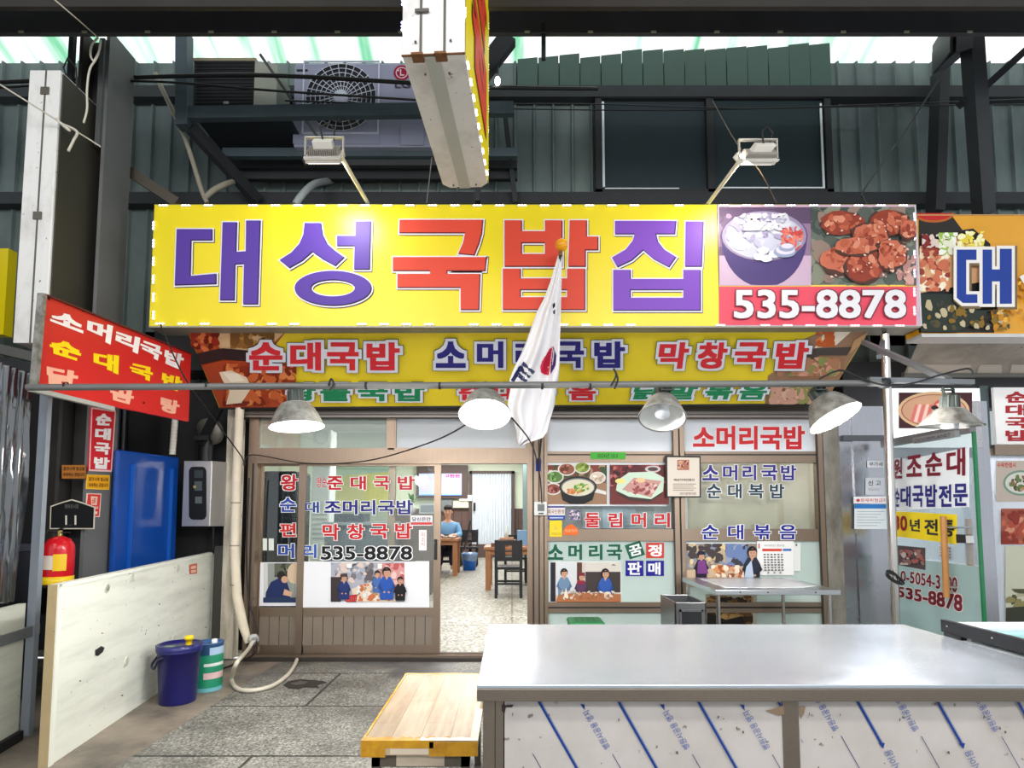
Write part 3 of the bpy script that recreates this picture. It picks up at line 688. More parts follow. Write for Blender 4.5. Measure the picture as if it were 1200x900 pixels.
m = MB(); m.box(1.962, 2.72, 2.60, 2.74, .90, .957, P((236, 238, 240), .3)); m.box(1.962, 2.72, 1.74, 1.86, .90, .957, P((236, 238, 240), .3)); m.box(2.66, 2.72, 1.86, 2.6, .90, .957, P((236, 238, 240), .3)); m.build('lid_frame', fz, bevel=.004, label='white lid frame')
m = MB(); m.box(1.962, 2.66, 1.86, 2.60, .935, .943, P((150, 214, 220), .08, 0, 0, .08, 3)); m.build('glass_lid', fz, label='pale teal sliding glass')

# ------------------------------------------------------------------ low table with plank top, taped edge
tz = .50; b0 = floor_at(483, 789, tz); f0 = floor_at(421, 868, tz); TX0, TX1, TY0, TY1 = f0.x + .01, -.145, f0.y, b0.y
tb = thing('low_table', 'low table with pale wood plank top and yellow taped edges', 'table', ((TX0 + TX1) / 2, (TY0 + TY1) / 2, 0))
m = MB(); m.box(TX0, TX1, TY0, TY1, tz - .055, tz, WOOD); m.build('tabletop', tb, bevel=.012)
TAPE = mat_dirty('yellow_packing_tape', (214, 158, 34), (176, 120, 30), .35, .6, (12, 12, 12), .22, False); KRAFT = P((196, 172, 140), .5, 0, 0, .12, 12)
m = MB(); e = .0025
def zig(x0, x1, y, depth, mat, seed, z):
    g = random.Random(seed); n = 22; pts = [(x0 + (x1 - x0) * k / n, y + depth * (1 + g.uniform(-.25, .3)), z) for k in range(n + 1)]
    m.slab([(x0, y, z)] + pts + [(x1, y, z)], (0, 0, .0012), mat)
zig(TX0 - e, TX1 - .12, TY0 - e, .040, TAPE, 1, tz); zig(TX1 - .24, TX1 + e, TY0 - e, .03, P((232, 222, 206), .3), 2, tz + .001)
def tapeband(x0, x1, mat, z0, z1, k): m.box(x0, x1, TY0 - e - k, TY0 + .01, z0, z1, mat)
W_ = TX1 - TX0
tapeband(TX0 - e, TX0 + .10, TAPE, tz - .066, tz, .001); tapeband(TX0 + .10, TX1 - .02, KRAFT, tz - .058, tz - .002, 0); tapeband(TX0 + .10, TX0 + .30, TAPE, tz - .03, tz, .001); tapeband(TX0 + .12, TX0 + .28, P((224, 208, 186), .4), tz - .054, tz - .032, .0015); tapeband(TX1 - .2, TX1 + e, TAPE, tz - .062, tz - .004, .001)
m.box(TX0 - e, TX0 + .008, TY0, TY1, tz - .05, tz + .0006, TAPE); m.box(TX0, TX1, TY1 - .02, TY1 + e, tz - .04, tz + .001, TAPE)
m.box(TX1 - .03, TX1 + e, TY0, TY0 + .4, tz - .03, tz + .001, P((232, 214, 176), .25))
m.build('tape_edge', tb, label='torn yellow packing tape')
m = MB(); FR = P((104, 96, 84), .6, .3, 0, .15, 8); a = .035
m.box(TX0 + a, TX1 - a, TY0 + a, TY0 + a + .03, tz - .12, tz - .056, FR); m.box(TX0 + a, TX1 - a, TY1 - a - .03, TY1 - a, tz - .12, tz - .056, FR); m.box(TX0 + a, TX0 + a + .03, TY0 + a, TY1 - a, tz - .12, tz - .056, FR); m.box(TX1 - a - .03, TX1 - a, TY0 + a, TY1 - a, tz - .12, tz - .056, FR)
m.box(TX0 + .14, TX1 - .14, TY0 + a - .004, TY0 + a, tz - .115, tz - .06, P((206, 190, 166), .5, 0, 0, .12, 14)); m.build('frame', tb)
for x in (TX0 + a, TX1 - a - .035):
    for y in (TY0 + a, TY1 - a - .035):
        m = MB(); m.box(x, x + .035, y, y + .035, 0, tz - .06, FR); m.build('leg', tb)

# ------------------------------------------------------------------ main sign board
YS = 5.0; sf = front(YS)
def pz(py, Y=YS): return at(600, py, Y).z
SX0, SX1, SZ0, SZ1 = at(178, 310, YS).x, at(1075, 310, YS).x, pz(382), pz(240)
sg = thing('shop_sign', 'wide yellow sign board with big purple and red letters above the shop', 'sign', ((SX0 + SX1) / 2, YS, SZ0))
YEL = P((238, 216, 8), .35, 0, .03, .03, 2)
m = MB(); m.box(SX0, at(841.5, 310, YS).x, YS, YS + .22, SZ0, SZ1, YEL); m.build('yellow_panel', sg)
m = MB(); m.box(SX0, SX1 + .012, YS - .004, YS + .226, SZ0 - .014, SZ0 - .001, P((150, 146, 132), .4, .2)); m.box(SX1, SX1 + .012, YS - .004, YS + .226, SZ0 - .014, SZ1, P((216, 212, 214), .4, .2)); m.box(SX0 - .01, SX1 + .01, YS + .01, YS + .22, SZ1, SZ1 + .012, P((120, 118, 60), .5)); m.build('trim', sg)
def Z1(l): return [(170 + x / 4, 230 + y / 4) for x, y in l]
def Z2(l): return [(450 + x / 3, 230 + y / 3) for x, y in l]
PUR, PURD, REDL, REDD, LIL = (88, 58, 160), (44, 24, 70), (222, 72, 50), (96, 24, 34), (128, 74, 190)
def ell_pts(cx, cy, rx, ry, n=36): return [(cx + rx * math.cos(2 * math.pi * k / n), cy + ry * math.sin(2 * math.pi * k / n)) for k in range(n)]
def letter(pieces, c, cd, rings=(), holes=()):
    s = Sheet(sf, .002, .0007, .0)
    s.nxt()
    for dx, dy, d, cc in ((1.0, 1.0, 2.0, cd), (0, 0, 2.2, (236, 234, 240)), (0, 0, .6, cd), (-.8, -.8, 0, c)):
        s.polys([[(x + dx, y + dy) for x, y in expand(p, d)] for p in pieces], cc)
        for (cx, cy, rx, ry, ix, iy) in rings: s.ring(cx + dx, cy + dy, rx + d, ry + d, ix - d, iy - d, cc)
    return s.build('letter', sg)
letter([Z1([(153, 158), (316, 158), (316, 207), (218, 207), (214, 378), (335, 367), (335, 412), (144, 418)]),
        Z1([(368, 126), (432, 126), (428, 265), (476, 262), (478, 118), (542, 118), (530, 507), (464, 507), (468, 318), (424, 320), (420, 488), (356, 488)])], PUR, PURD)
letter([Z1([(752, 130), (826, 130), (834, 185), (856, 228), (892, 260), (935, 290), (895, 328), (835, 296), (788, 262), (740, 304), (680, 338), (637, 302), (690, 268), (728, 226), (746, 184)]),
        Z1([(992, 122), (1060, 122), (1054, 345), (984, 345), (986, 235), (904, 235), (904, 190), (990, 190)])], PUR, PURD, rings=[(170 + 884 / 4, 230 + 434 / 4, 44.5, 20, 26, 10)])
letter([Z2([(58, 86), (348, 86), (344, 132), (334, 168), (318, 208), (264, 203), (280, 168), (288, 130), (56, 130)]),
        Z2([(34, 217), (360, 217), (356, 263), (222, 263), (222, 276), (338, 276), (334, 400), (272, 400), (272, 322), (50, 322), (50, 276), (165, 276), (165, 263), (34, 263)])], REDL, REDD)
def bieup(x0, x1, y0, y1, w, ym, h0, h1):     # the double-posted box letter in five pieces that meet edge to edge
    return [Z2([(x0, y0), (x0 + w, y0), (x0 + w, ym), (x1 - w, ym), (x1 - w, y0), (x1, y0), (x1, h0), (x0, h0)]),
            Z2([(x0, h0), (x0 + w, h0), (x0 + w, h1), (x0, h1)]), Z2([(x1 - w, h0), (x1, h0), (x1, h1), (x1 - w, h1)]), Z2([(x0, h1), (x1, h1), (x1, y1), (x0, y1)])]
letter(bieup(426, 626, 88, 248, 58, 126, 165, 206) + [Z2([(655, 88), (712, 88), (712, 145), (752, 145), (752, 190), (708, 190), (708, 248), (650, 248)])] + bieup(420, 706, 258, 400, 60, 292, 330, 358), REDL, REDD)
letter([Z2([(814, 90), (1026, 90), (1022, 134), (955, 134), (962, 162), (984, 190), (1026, 216), (1002, 250), (950, 222), (912, 190), (872, 226), (822, 250), (804, 218), (852, 190), (876, 160), (884, 134), (814, 134)]),
        Z2([(1062, 92), (1122, 92), (1116, 248), (1060, 248)])] + bieup(808, 1112, 262, 402, 58, 294, 330, 360), LIL, (60, 34, 100))
# photo panels and telephone band
m = MB(); m.box(at(842, 290, YS).x, SX1, YS, YS + .22, SZ0, SZ1, P((214, 180, 196), .4)); m.build('photo_panel', sg)
def bowl_food():
    s = Sheet(sf, .002, .0005, .0)
    s.rect(842.5, 243, 950, 335, (150, 120, 150)); s.rect(842.5, 243, 950, 262, (96, 74, 104)); s.scatter((842.5, 243, 870, 330), 26, 6, [(130, 104, 140), (170, 140, 170), (110, 86, 120)], 2)
    s.poly([(842.5, 300), (950, 300), (950, 335), (842.5, 335)], (206, 176, 200))
    s.poly([(895 + 50 * math.cos(math.radians(t)), min(334.5, 279 + 58 * math.sin(math.radians(t)))) for t in range(0, 181, 9)], (78, 62, 118))
    s.ell(895, 277, 51, 30, (92, 74, 112)); s.ell(895, 277, 49.5, 29, (160, 146, 176)); s.ell(895, 278, 46, 26, (196, 196, 214))
    s.scatter((850, 250, 940, 304), 120, 6, [(206, 204, 220), (186, 180, 204), (168, 158, 188), (216, 216, 226), (146, 136, 168)], 3, .5, (895, 277, 43, 24))
    s.scatter((914, 266, 940, 296), 45, 4, [(224, 96, 84), (200, 72, 66), (232, 128, 110)], 4, .4, (926, 280, 15, 14))
    for (x, y) in ((888, 302), (897, 304), (906, 299), (893, 295)): s.blob(x, y, 6.5, 4.5, (232, 230, 242), .1)
    for k in range(4): s.ell(918 + k, 297 - k * 2.4, 13 - k * 2, 6 - k, [(150, 160, 190), (222, 214, 232)][k % 2])
    s.scatter((866, 252, 918, 272), 60, 4, [(236, 236, 240), (220, 214, 226), (204, 204, 214)], 6, .5); s.ell(879, 259, 1.6, 1.4, (60, 60, 60))
    return s.build('food_photo', sg, label='printed photo of a bowl of white soup')
def fried_food():
    s = Sheet(sf, .002, .0005, .0)
    s.rect(950, 243, 1073, 335, (104, 112, 104)); s.scatter((950, 243, 1073, 335), 90, 11, [(88, 96, 88), (120, 128, 116), (138, 140, 122), (70, 80, 74), (150, 128, 116)], 8)
    s.scatter((1050, 300, 1073, 335), 20, 6, [(220, 170, 160), (190, 140, 132)], 9)
    BR_ = [(178, 84, 60), (206, 112, 84), (150, 62, 44), (224, 146, 116), (190, 96, 66)]
    for (cx, cy, rx, ry) in ((986, 262, 26, 13), (1040, 262, 24, 15), (1018, 276, 22, 13), (985, 305, 24, 16), (1010, 312, 22, 18), (1042, 300, 16, 17), (1000, 290, 24, 10), (1060, 272, 9, 10)):
        s.blob(cx, cy + 1.5, rx + 1.5, ry + 1.5, (84, 52, 44), .12, 14); s.blob(cx, cy, rx, ry, BR_[int(cx) % 3], .14, 16)
        s.scatter((cx - rx, cy - ry, cx + rx, cy + ry), 42, 5, BR_, int(cx), .6, (cx, cy, rx * .85, ry * .8))
    s.scatter((962, 252, 1062, 328), 45, 1.6, [(246, 206, 186), (236, 180, 156)], 12)
    return s.build('food_photo', sg, label='printed photo of fried meat pieces')
bowl_food(); fried_food()
s = Sheet(sf, .002, .0006, .0); s.rect(842.5, 335, 1073.5, 381, (238, 84, 104)); s.rect(842.5, 334, 1073.5, 336, (250, 214, 90)); s.build('phone_band', sg)
s = Sheet(sf, .02, .0007, .0); s.text('535-8878', (859, 340.5, 1060, 374), (238, 236, 240), .022, (((120, 50, 66), .022),)); s.build('phone_number', sg)
LEDM = P((255, 250, 235), .4, 0, 9.0, 0); LEDV = P((214, 205, 255), .4, 0, 7.0, 0); LEDK = P((235, 232, 220), .3)
def led(px, py, vert, mat):
    p = at(px, py, YS - .012); m = MB(); q = .0055
    for k in (-1, 0, 1):
        dx, dz = (0, k * .026) if vert else (k * .026, 0)
        m.ball((p.x + dx, p.y, p.z + dz), (q * 1.2, q, q), mat, 8, 6)
    a, b = (.008, .042) if vert else (.042, .008); m.box(p.x - a, p.x + a, p.y + .003, p.y + .012, p.z - b, p.z + b, LEDK); m.build('led_module', sg)
for k in range(34):
    x = 191 + k * 26.3
    if k in (3, 22, 24): continue
    led(x, 240.5, False, LEDV if x > 840 or k in (7, 8) else LEDM)
    if k not in (7, 8, 13, 23, 26): led(x - 4, 379 + k * .07, False, P((255, 170, 200), .4, 0, 4.0, 0) if x > 840 else LEDM)
for k in range(6): led(179.5, 264 + k * 21, True, LEDM); led(1072, 254 + k * 22, True, LEDV)
# flood lamps on arms above the sign
def flood(px, py, ax, ay, label, aim):
    c = at(px, py, 4.42); r = thing('flood_light', label, 'light', tuple(c), 'flood lights over the yellow sign')
    t = Vector((c.x - (.45 if px > 600 else 0), YS, aim)); f = (t - c).normalized(); X = Vector((1, 0, 0)); U = X.cross(f).normalized()
    W = P((214, 210, 202), .45, 0, 0, .08, 20)
    m = MB(); m.obox(c, X * .135, f * .022, U * .09, W)
    for k in range(15): m.obox(c - f * .042 + X * (-.112 + k * .016), X * .003, f * .022, U * .062, P((176, 170, 162), .5))
    m.obox(c - f * .016 + U * -.088, X * .14, f * .012, U * .008, W); m.build('housing', r, bevel=.003)
    m = MB(); m.obox(c + f * .024, X * .12, f * .003, U * .075, P((255, 250, 235), .3, 0, 6.0, 0)); m.build('lens', r)
    m = MB(); m.obox(c - f * .085 + U * .02, X * .075, f * .03, U * .035, P((226, 222, 214), .4)); m.build('driver_box', r, bevel=.004)
    m = MB(); b_ = c - f * .03
    m.bar(b_ - X * .145 - Vector((0, 0, .03)), b_ - X * .145 + Vector((0, 0, .12)), .006, .03, W, (0, 1, 0)); m.bar(b_ + X * .145 - Vector((0, 0, .03)), b_ + X * .145 + Vector((0, 0, .12)), .006, .03, W, (0, 1, 0)); m.bar(b_ - X * .15 + Vector((0, 0, .12)), b_ + X * .15 + Vector((0, 0, .12)), .03, .008, W); m.build('bracket', r)
    sgn = 1 if ax > px else -1
    e = at(ax, ay, YS + .05); m = MB(); m.tube([b_ + X * .13 * sgn - Vector((0, 0, .03)), e], .017, P((230, 226, 206), .4), 10); m.build('arm', r)
    m = MB(); q = c - f * .1 + U * .03; m.tube([q, q + Vector((-.02, -.02, .10)), q + Vector((.03, .0, .15)), q + Vector((.08, .02, .11)), q + Vector((.06, .05, .02))], .007, RUBBER, 6); m.build('cable', r)
    lo = light('flood_lamp', 'AREA', c + f * .035, None, 8, (1, .97, .86), .24, .15)
    lo.rotation_euler = f.to_track_quat('-Z', 'Y').to_euler(); lo.parent = r; lo.location = Vector(lo.location) - c
flood(381, 184, 431, 238, 'white flood light left of the hanging sign, arm sloping down right', pz(300)); flood(885, 186, 828, 241, 'white flood light before the dark window, arm sloping down left', pz(300))

# ------------------------------------------------------------------ sloping banner under the sign
A_, B_, C_ = at(217, 383, 5.12), at(1018, 388, 5.12), at(610, 476, 5.80); ban = surf3(A_, B_, C_)
bn = thing('banner', 'sloping yellow menu banner stretched below the main sign', 'banner', tuple(ban(610, 476)))
corn = [(217, 382), (1019, 386), (966, 473), (257, 478)]
m = MB(); m.slab([ban(*p) for p in corn], -ban.n * .006, P((232, 206, 40), .45, 0, .03, .06, 3)); m.build('fabric', bn)  # faint glow added to the fabric, which has no light behind it
m = MB(); m.tube([ban(217, 382), ban(1019, 386)], .012, DARK, 8); m.tube([ban(257, 478.5), ban(966, 473.5)], .012, DARK, 8); m.build('edge_rope', bn)
s = Sheet(ban, .002, .0006, .03)
s.poly([(217.5, 382.5), (340, 383), (318, 410), (345, 440), (352, 477), (257.5, 477.5)], (168, 84, 44)); s.poly([(236, 383), (340, 383), (318, 404), (300, 420), (262, 412)], (218, 186, 140)); s.scatter((270, 384, 322, 408), 70, 5, [(150, 104, 50), (120, 84, 40), (190, 140, 70)], 3)
s.scatter((224, 384, 258, 412), 60, 5, [(150, 44, 26), (190, 80, 44), (110, 30, 20), (214, 120, 70)], 4, .7, (240, 396, 16, 15))
s.poly([(231, 413), (262, 407), (318, 412), (316, 424), (262, 420), (236, 426)], (50, 36, 36)); s.poly([(237, 427), (262, 421), (330, 424), (344, 440), (350, 476), (258.5, 476)], (170, 70, 36))
s.scatter((262, 424, 348, 474), 150, 6, [(196, 96, 50), (140, 50, 26), (216, 130, 70), (160, 60, 30), (120, 40, 24)], 5)
s.poly([(258, 434), (272, 432), (290, 440), (296, 452), (284, 470), (266, 472), (270, 456), (262, 444)], (232, 214, 186)); s.poly([(262, 434), (280, 436), (288, 444), (272, 446)], (246, 236, 216))
s.build('food_photo', bn, label='printed photo of red stew')
s = Sheet(ban, .002, .0006, .03)
s.poly([(968, 386), (1018, 386), (966, 472.5), (896, 474), (900, 440), (930, 420), (940, 398)], (150, 116, 92)); s.poly([(968, 386.5), (1000, 386), (980, 404), (954, 408)], (226, 214, 196)); s.scatter((956, 386, 978, 406), 40, 4, [(190, 90, 44), (220, 130, 70)], 6)
s.poly([(930, 420), (950, 408), (998, 406), (992, 416), (960, 416), (938, 428)], (74, 66, 62)); s.poly([(936, 428), (962, 416), (990, 420), (984, 440), (930, 442)], (150, 106, 80)); s.scatter((910, 418, 984, 440), 90, 5, [(206, 150, 130), (170, 120, 90), (130, 140, 80), (190, 140, 110)], 7); s.poly([(1000, 398), (1017, 387), (1010, 400), (994, 414)], (180, 140, 100))
s.scatter((900, 444, 968, 472), 110, 5, [(196, 150, 130), (170, 130, 100), (140, 140, 84), (210, 170, 150)], 8)
s.build('food_photo', bn, label='printed photo of noodles with meat')
def ban_text(ch, box, c, slant=0):
    x0, y0, x1, y1 = box; s = Sheet(ban, .022, .0006, .03)
    s.text(ch, None, c, .04, (((34, 44, 60), .10), ((214, 216, 226), .085)), [(x0 + slant, y0), (x1 + slant, y0), (x1 - slant, y1), (x0 - slant, y1)]); s.build('letter', bn)
BRED, BNAVY, BGRN = (206, 44, 52), (44, 40, 120), (30, 130, 84)
for ch, x0, x1 in (('순', 293, 332), ('대', 341, 377), ('국', 384, 421), ('밥', 430, 469)): ban_text(ch, (x0, 399, x1, 432), BRED)
for ch, x0, x1 in (('소', 511, 546), ('머', 559, 590), ('리', 604, 634), ('국', 651, 684), ('밥', 696, 732)): ban_text(ch, (x0, 398, x1, 429), BNAVY)
for ch, x0, x1 in (('막', 771, 806), ('창', 817, 851), ('국', 860, 897), ('밥', 908, 946)): ban_text(ch, (x0, 399, x1, 430), BRED, 2)
for ch, x0, x1 in (('왕', 338, 371), ('뽈', 376, 411), ('국', 420, 455), ('밥', 463, 498)): ban_text(ch, (x0, 447.5, x1, 468), BGRN)
for ch, x0, x1 in (('순', 538, 570), ('대', 578, 606), ('볶', 622, 650), ('음', 666, 698)): ban_text(ch, (x0, 447.5, x1, 467), BRED)
for ch, x0, x1 in (('닭', 742, 776), ('발', 783, 816), ('볶', 826, 858), ('음', 866, 898)): ban_text(ch, (x0, 447.5, x1, 466), BGRN, 3)

# ------------------------------------------------------------------ neighbour's sign board
YN = 5.06; nf = front(YN); ns = thing('shop_sign', 'orange neighbouring sign with blue letter, cut off at the right edge', 'sign', tuple(at(1180, 390, YN)))
x0, x1, z0, z1 = fr(1076, 253, 1290, 391, YN); m = MB(); m.box(x0, x1, YN, YN + .2, z0, z1, P((222, 158, 40), .4, 0, .05, .12, 3)); m.build('panel', ns)
m = MB(); m.box(x0, x1, YN - .004, YN + .2, z0 - .03, z0 - .001, P((206, 206, 204), .4, .2)); m.box(x0, x1, YN - .004, YN + .2, z1 + .001, z1 + .012, P((196, 150, 90), .4)); m.build('trim', ns)
s = Sheet(nf, .002, .0006, .05)
s.poly([(1076.5, 254), (1116, 254), (1150, 300), (1165, 390), (1076.5, 390)], (44, 40, 38)); s.ell(1094, 250, 24, 11, (176, 96, 40), a0=0, a1=180); s.ell(1094, 250, 21, 8.5, (190, 40, 40), a0=0, a1=180)
s.poly([(1076.5, 292), (1100, 274), (1140, 268), (1160, 286), (1164, 340), (1140, 350), (1110, 344), (1076.5, 346)], (24, 26, 28)); s.poly([(1076.5, 300), (1092, 284), (1130, 276), (1152, 288), (1152, 330), (1110, 338), (1076.5, 344)], (214, 164, 120))
s.scatter((1077, 282, 1112, 342), 110, 5, [(240, 216, 180), (226, 150, 110), (200, 110, 80), (246, 236, 206), (150, 60, 50)], 11); s.scatter((1120, 272, 1152, 300), 60, 4, [(240, 226, 90), (246, 240, 190), (226, 206, 60)], 12); s.scatter((1098, 274, 1120, 300), 34, 5, [(240, 240, 230), (150, 190, 70), (226, 226, 200)], 13); s.scatter((1078, 276, 1098, 292), 24, 4, [(130, 40, 40), (220, 200, 190)], 14)
s.poly([(1076.5, 346), (1164, 346), (1150, 374), (1120, 390), (1076.5, 390)], (40, 48, 40)); s.scatter((1078, 352, 1180, 388), 50, 5, [(60, 60, 50), (190, 176, 140), (80, 70, 40), (130, 100, 30)], 15)
s.scatter((1160, 330, 1230, 388), 60, 3.5, [(196, 132, 30), (236, 176, 60)], 16); s.build('food_photo', ns, label='printed photo of a food pot')
s = Sheet(nf, .040, .0007, .05)
tp = [[(1117, 295), (1140, 295), (1140, 307), (1128, 307), (1128, 347), (1141, 347), (1141, 357), (1124, 357), (1117, 351)], [(1147, 295), (1158, 295), (1158, 318), (1167, 318), (1167, 294), (1181, 294), (1181, 358), (1167, 358), (1167, 332), (1158, 332), (1158, 358), (1147, 358)]]
for d, c, o_ in ((5, (120, 100, 70), 1.5), (3.6, (236, 232, 226), 0), (0, (30, 62, 150), 0)): s.polys([[(x + o_, y + o_) for x, y in expand(p, d)] for p in tp], c)
s.build('letter', ns)
s = Sheet(nf, .040, .0007, .05); tp = [(1222, 296), (1234, 296), (1240, 320), (1262, 340), (1250, 352), (1230, 334), (1206, 344), (1196, 328), (1216, 318)]
for d, c in ((4.2, (236, 232, 226)), (0, (30, 62, 150))): s.poly(expand(tp, d), c)
s.build('letter', ns)

# ------------------------------------------------------------------ hanging signs
hz = 3.80; HN, HF_ = 2.9, 4.16
p00, p10, p01, p11 = at(471, 66, HN), at(545, 68, HN), at(520, 222, HF_), at(572, 222, HF_)
hang = thing('hanging_sign', 'hanging white box sign with yellow side face, its underside showing at top centre', 'sign', (-.38, 3.5, hz))
zb = (p00.z + p11.z) / 2; zt_ = zb + 1.7
def V(p, z): return Vector((p.x, p.y, z))
ax = (V(p01, 0) - V(p00, 0)); ln = ax.length; ax.normalize(); rt = Vector((ax.y, -ax.x, 0)).normalized()
wdt = (V(p10, 0) - V(p00, 0)).dot(rt); A0 = V(p00, zb); 
def H(u, v, z): return A0 + ax * u + rt * v + Vector((0, 0, z))
m = MB(); cch = .05
out = [H(0, 0, 0), H(0, wdt, 0), H(ln - cch, wdt, 0), H(ln, wdt - cch, 0), H(ln, cch, 0), H(ln - cch, 0, 0)]
m.slab([p + Vector((0, 0, .006)) for p in out], (0, 0, 1.7), DIRTYWHITE); m.build('box', hang, bevel=.004)
m = MB(); W2 = P((190, 194, 186), .4, 0, 0, .08, 4); DG = P((96, 92, 86), .6)
m.hexa([H(.01, wdt * .36, -.004), H(.01, wdt * .60, -.004), H(ln - .01, wdt * .60, -.004), H(ln - .01, wdt * .36, -.004), H(.01, wdt * .36, .007), H(.01, wdt * .60, .007), H(ln - .01, wdt * .60, .007), H(ln - .01, wdt * .36, .007)], W2); m.build('cover_strip', hang)
m = MB()
for v in (.30, .68): m.hexa([H(-.006, wdt * v - .006, .0), H(-.006, wdt * v + .006, .0), H(.004, wdt * v + .006, .0), H(.004, wdt * v - .006, .0), H(-.006, wdt * v - .006, 1.7), H(-.006, wdt * v + .006, 1.7), H(.004, wdt * v + .006, 1.7), H(.004, wdt * v - .006, 1.7)], DG)
m.build('seam', hang)
RUST = P((120, 78, 44), .8, 0, 0, .3, 40); m = MB(); m.hexa([H(-.006, -.002, .0), H(-.006, wdt + .002, .0), H(.004, wdt + .002, .0), H(.004, -.002, .0), H(-.006, -.002, .006), H(-.006, wdt + .002, .006), H(.004, wdt + .002, .006), H(.004, -.002, .006)], RUST)
for (u, v) in ((.02, .25), (.02, .62)): m.obox(H(u - .01, wdt * v, .0), ax * .03, rt * .03, Vector((0, 0, .006)), RUST)
m.build('rust_edge', hang, label='rusty lower edge')
m = MB(); m.obox(H(-.012, wdt * .32, .235), ax * .006, rt * .036, Vector((0, 0, .008)), DG); m.build('latch', hang)
m = MB()
for (u, v, z, a) in ((.12, .3, -.008, 0), (.12, .7, -.008, 0), (ln - .06, .25, -.008, 0), (ln - .06, .75, -.008, 0), (-.008, .22, .07, 1), (-.008, .78, .07, 1)): m.ball(H(u, wdt * v, z), .007, DG, 8, 6)
m.build('screw', hang)
m = MB(); m.obox(H(ln - .004, wdt * .45, .02), ax * .008, rt * .045, Vector((0, 0, .015)), DARK); m.build('end_slot', hang)
fs = Surf(H(0, wdt, 0), rt)
s = Sheet(fs, .002, .0008, .10); s.map = lambda u, z: H(u, wdt, z) + rt * s.lv
s.rect(.015, .02, ln - .015, 1.68, (246, 224, 10)); s.build('yellow_face', hang, label='yellow lettered face')
for i, ch in enumerate('집밥국'):
    q = Sheet(fs, .006, .0008, .10); q.map = lambda u, z: H(u, wdt, z) + rt * q.lv
    z0 = .22 + i * .52; q.text(ch, None, (222, 72, 46), .06, (((80, 30, 30), .03),), [(.25, z0 + .46), (ln - .25, z0 + .46), (ln - .25, z0), (.25, z0)]); q.build('letter', hang)
LEDB = P((170, 170, 255), .4, 0, 8.0, 0)
for i in range(9):
    m = MB()
    for k in (-1, 0, 1): m.ball(H(.10 + i * .125 + k * .02, wdt + .006, .018), .006, LEDM, 8, 6)
    m.build('led_module', hang)
for i in range(8):
    m = MB()
    for k in (-1, 0, 1): m.ball(H(ln + .004, wdt - .004, .12 + i * .16 + k * .02), .006, LEDM, 8, 6)
    m.build('led_module', hang)
for (v, zz) in ((0, .16), (0, .3), (0, .44), (wdt + .002, .22), (wdt + .002, .42)):
    m = MB()
    for k in (-1, 0, 1): m.ball(H(-.006, v, zz + k * .02), .006, LEDB if v == 0 else LEDM, 8, 6)
    m.build('led_module', hang)
m = MB()
for u in (.3, ln - .3): m.box(H(u, wdt / 2, 0).x - .02, H(u, wdt / 2, 0).x + .02, H(u, 0, 0).y - .02, H(u, 0, 0).y + .02, zb + 1.7, 6.0, DARKSTEEL)
m.build('hanger', hang)

YL = 4.5; q0, q1 = at(25, 240, YL), at(62, 240, YL); zl, zu = at(45, 402, YL).z, at(45, 82, YL).z
ls = thing('hanging_sign', 'tall narrow white box sign hanging left of the steel column', 'sign', ((q0.x + q1.x) / 2, YL, zl))
m = MB(); m.box(q0.x, q1.x, YL, YL + .85, zl, zu, DIRTYWHITE); m.build('box', ls, bevel=.006)
m = MB(); xm = (q0.x + q1.x) / 2 + .01; m.box(xm - .006, xm + .006, YL - .004, YL, zl, zu, DG); m.build('seam', ls)
for py in (107, 253):
    m = MB(); z = at(40, py, YL).z; m.box(xm - .03, xm + .035, YL - .012, YL - .004, z - .03, z + .03, P((110, 106, 96), .5, .4)); m.build('latch', ls)
m = MB(); m.box(q0.x - .012, q0.x - .001, YL + .02, YL + .83, zl + .02, zu - .02, YEL); m.build('yellow_face', ls)
m = MB(); m.box(q1.x + .001, q1.x + .012, YL + .02, YL + .83, zl + .02, zu - .02, P((60, 58, 50), .5)); m.build('dark_face', ls)
m = MB(); p = at(45, 82, YL); m.box(q0.x + .06, q0.x + .10, YL + .3, YL + .34, zu, 5.9, DARKSTEEL); m.build('hanger', ls)
m = MB(); p = at(70, 80, YL); m.tube([(q1.x, YL + .1, zu - .05), (q1.x - .02, YL + .05, zu + .06), (q1.x + .05, YL, zu + .10), (q1.x + .12, YL, zu + .02), (q1.x + .10, YL + .05, zu - .12), (q1.x + .16, YL + .1, zu - .2)], .006, RUBBER, 6); m.build('cable', ls)
# bracket below it and the small yellow sign beyond
m = MB(); a, b = at(-30, 402, 4.4), at(66, 425, 4.4); m.bar(a, b, .1, .07, P((92, 92, 88), .5, .3)); m.bar(a - Vector((0, 0, .1)), b - Vector((0, 0, .1)), .1, .08, DARK); m.build('sign_bracket', None, 'grey steel bracket arm under the tall narrow sign', 'bracket')
m = MB(); x0, x1, z0, z1 = fr(-60, 291, 7, 392, 5.5); m.box(x0, x1, 5.5, 5.6, z0, z1, YEL); m.build('yellow_sign', None, 'plain yellow sign edge cut off at the far left', 'sign')

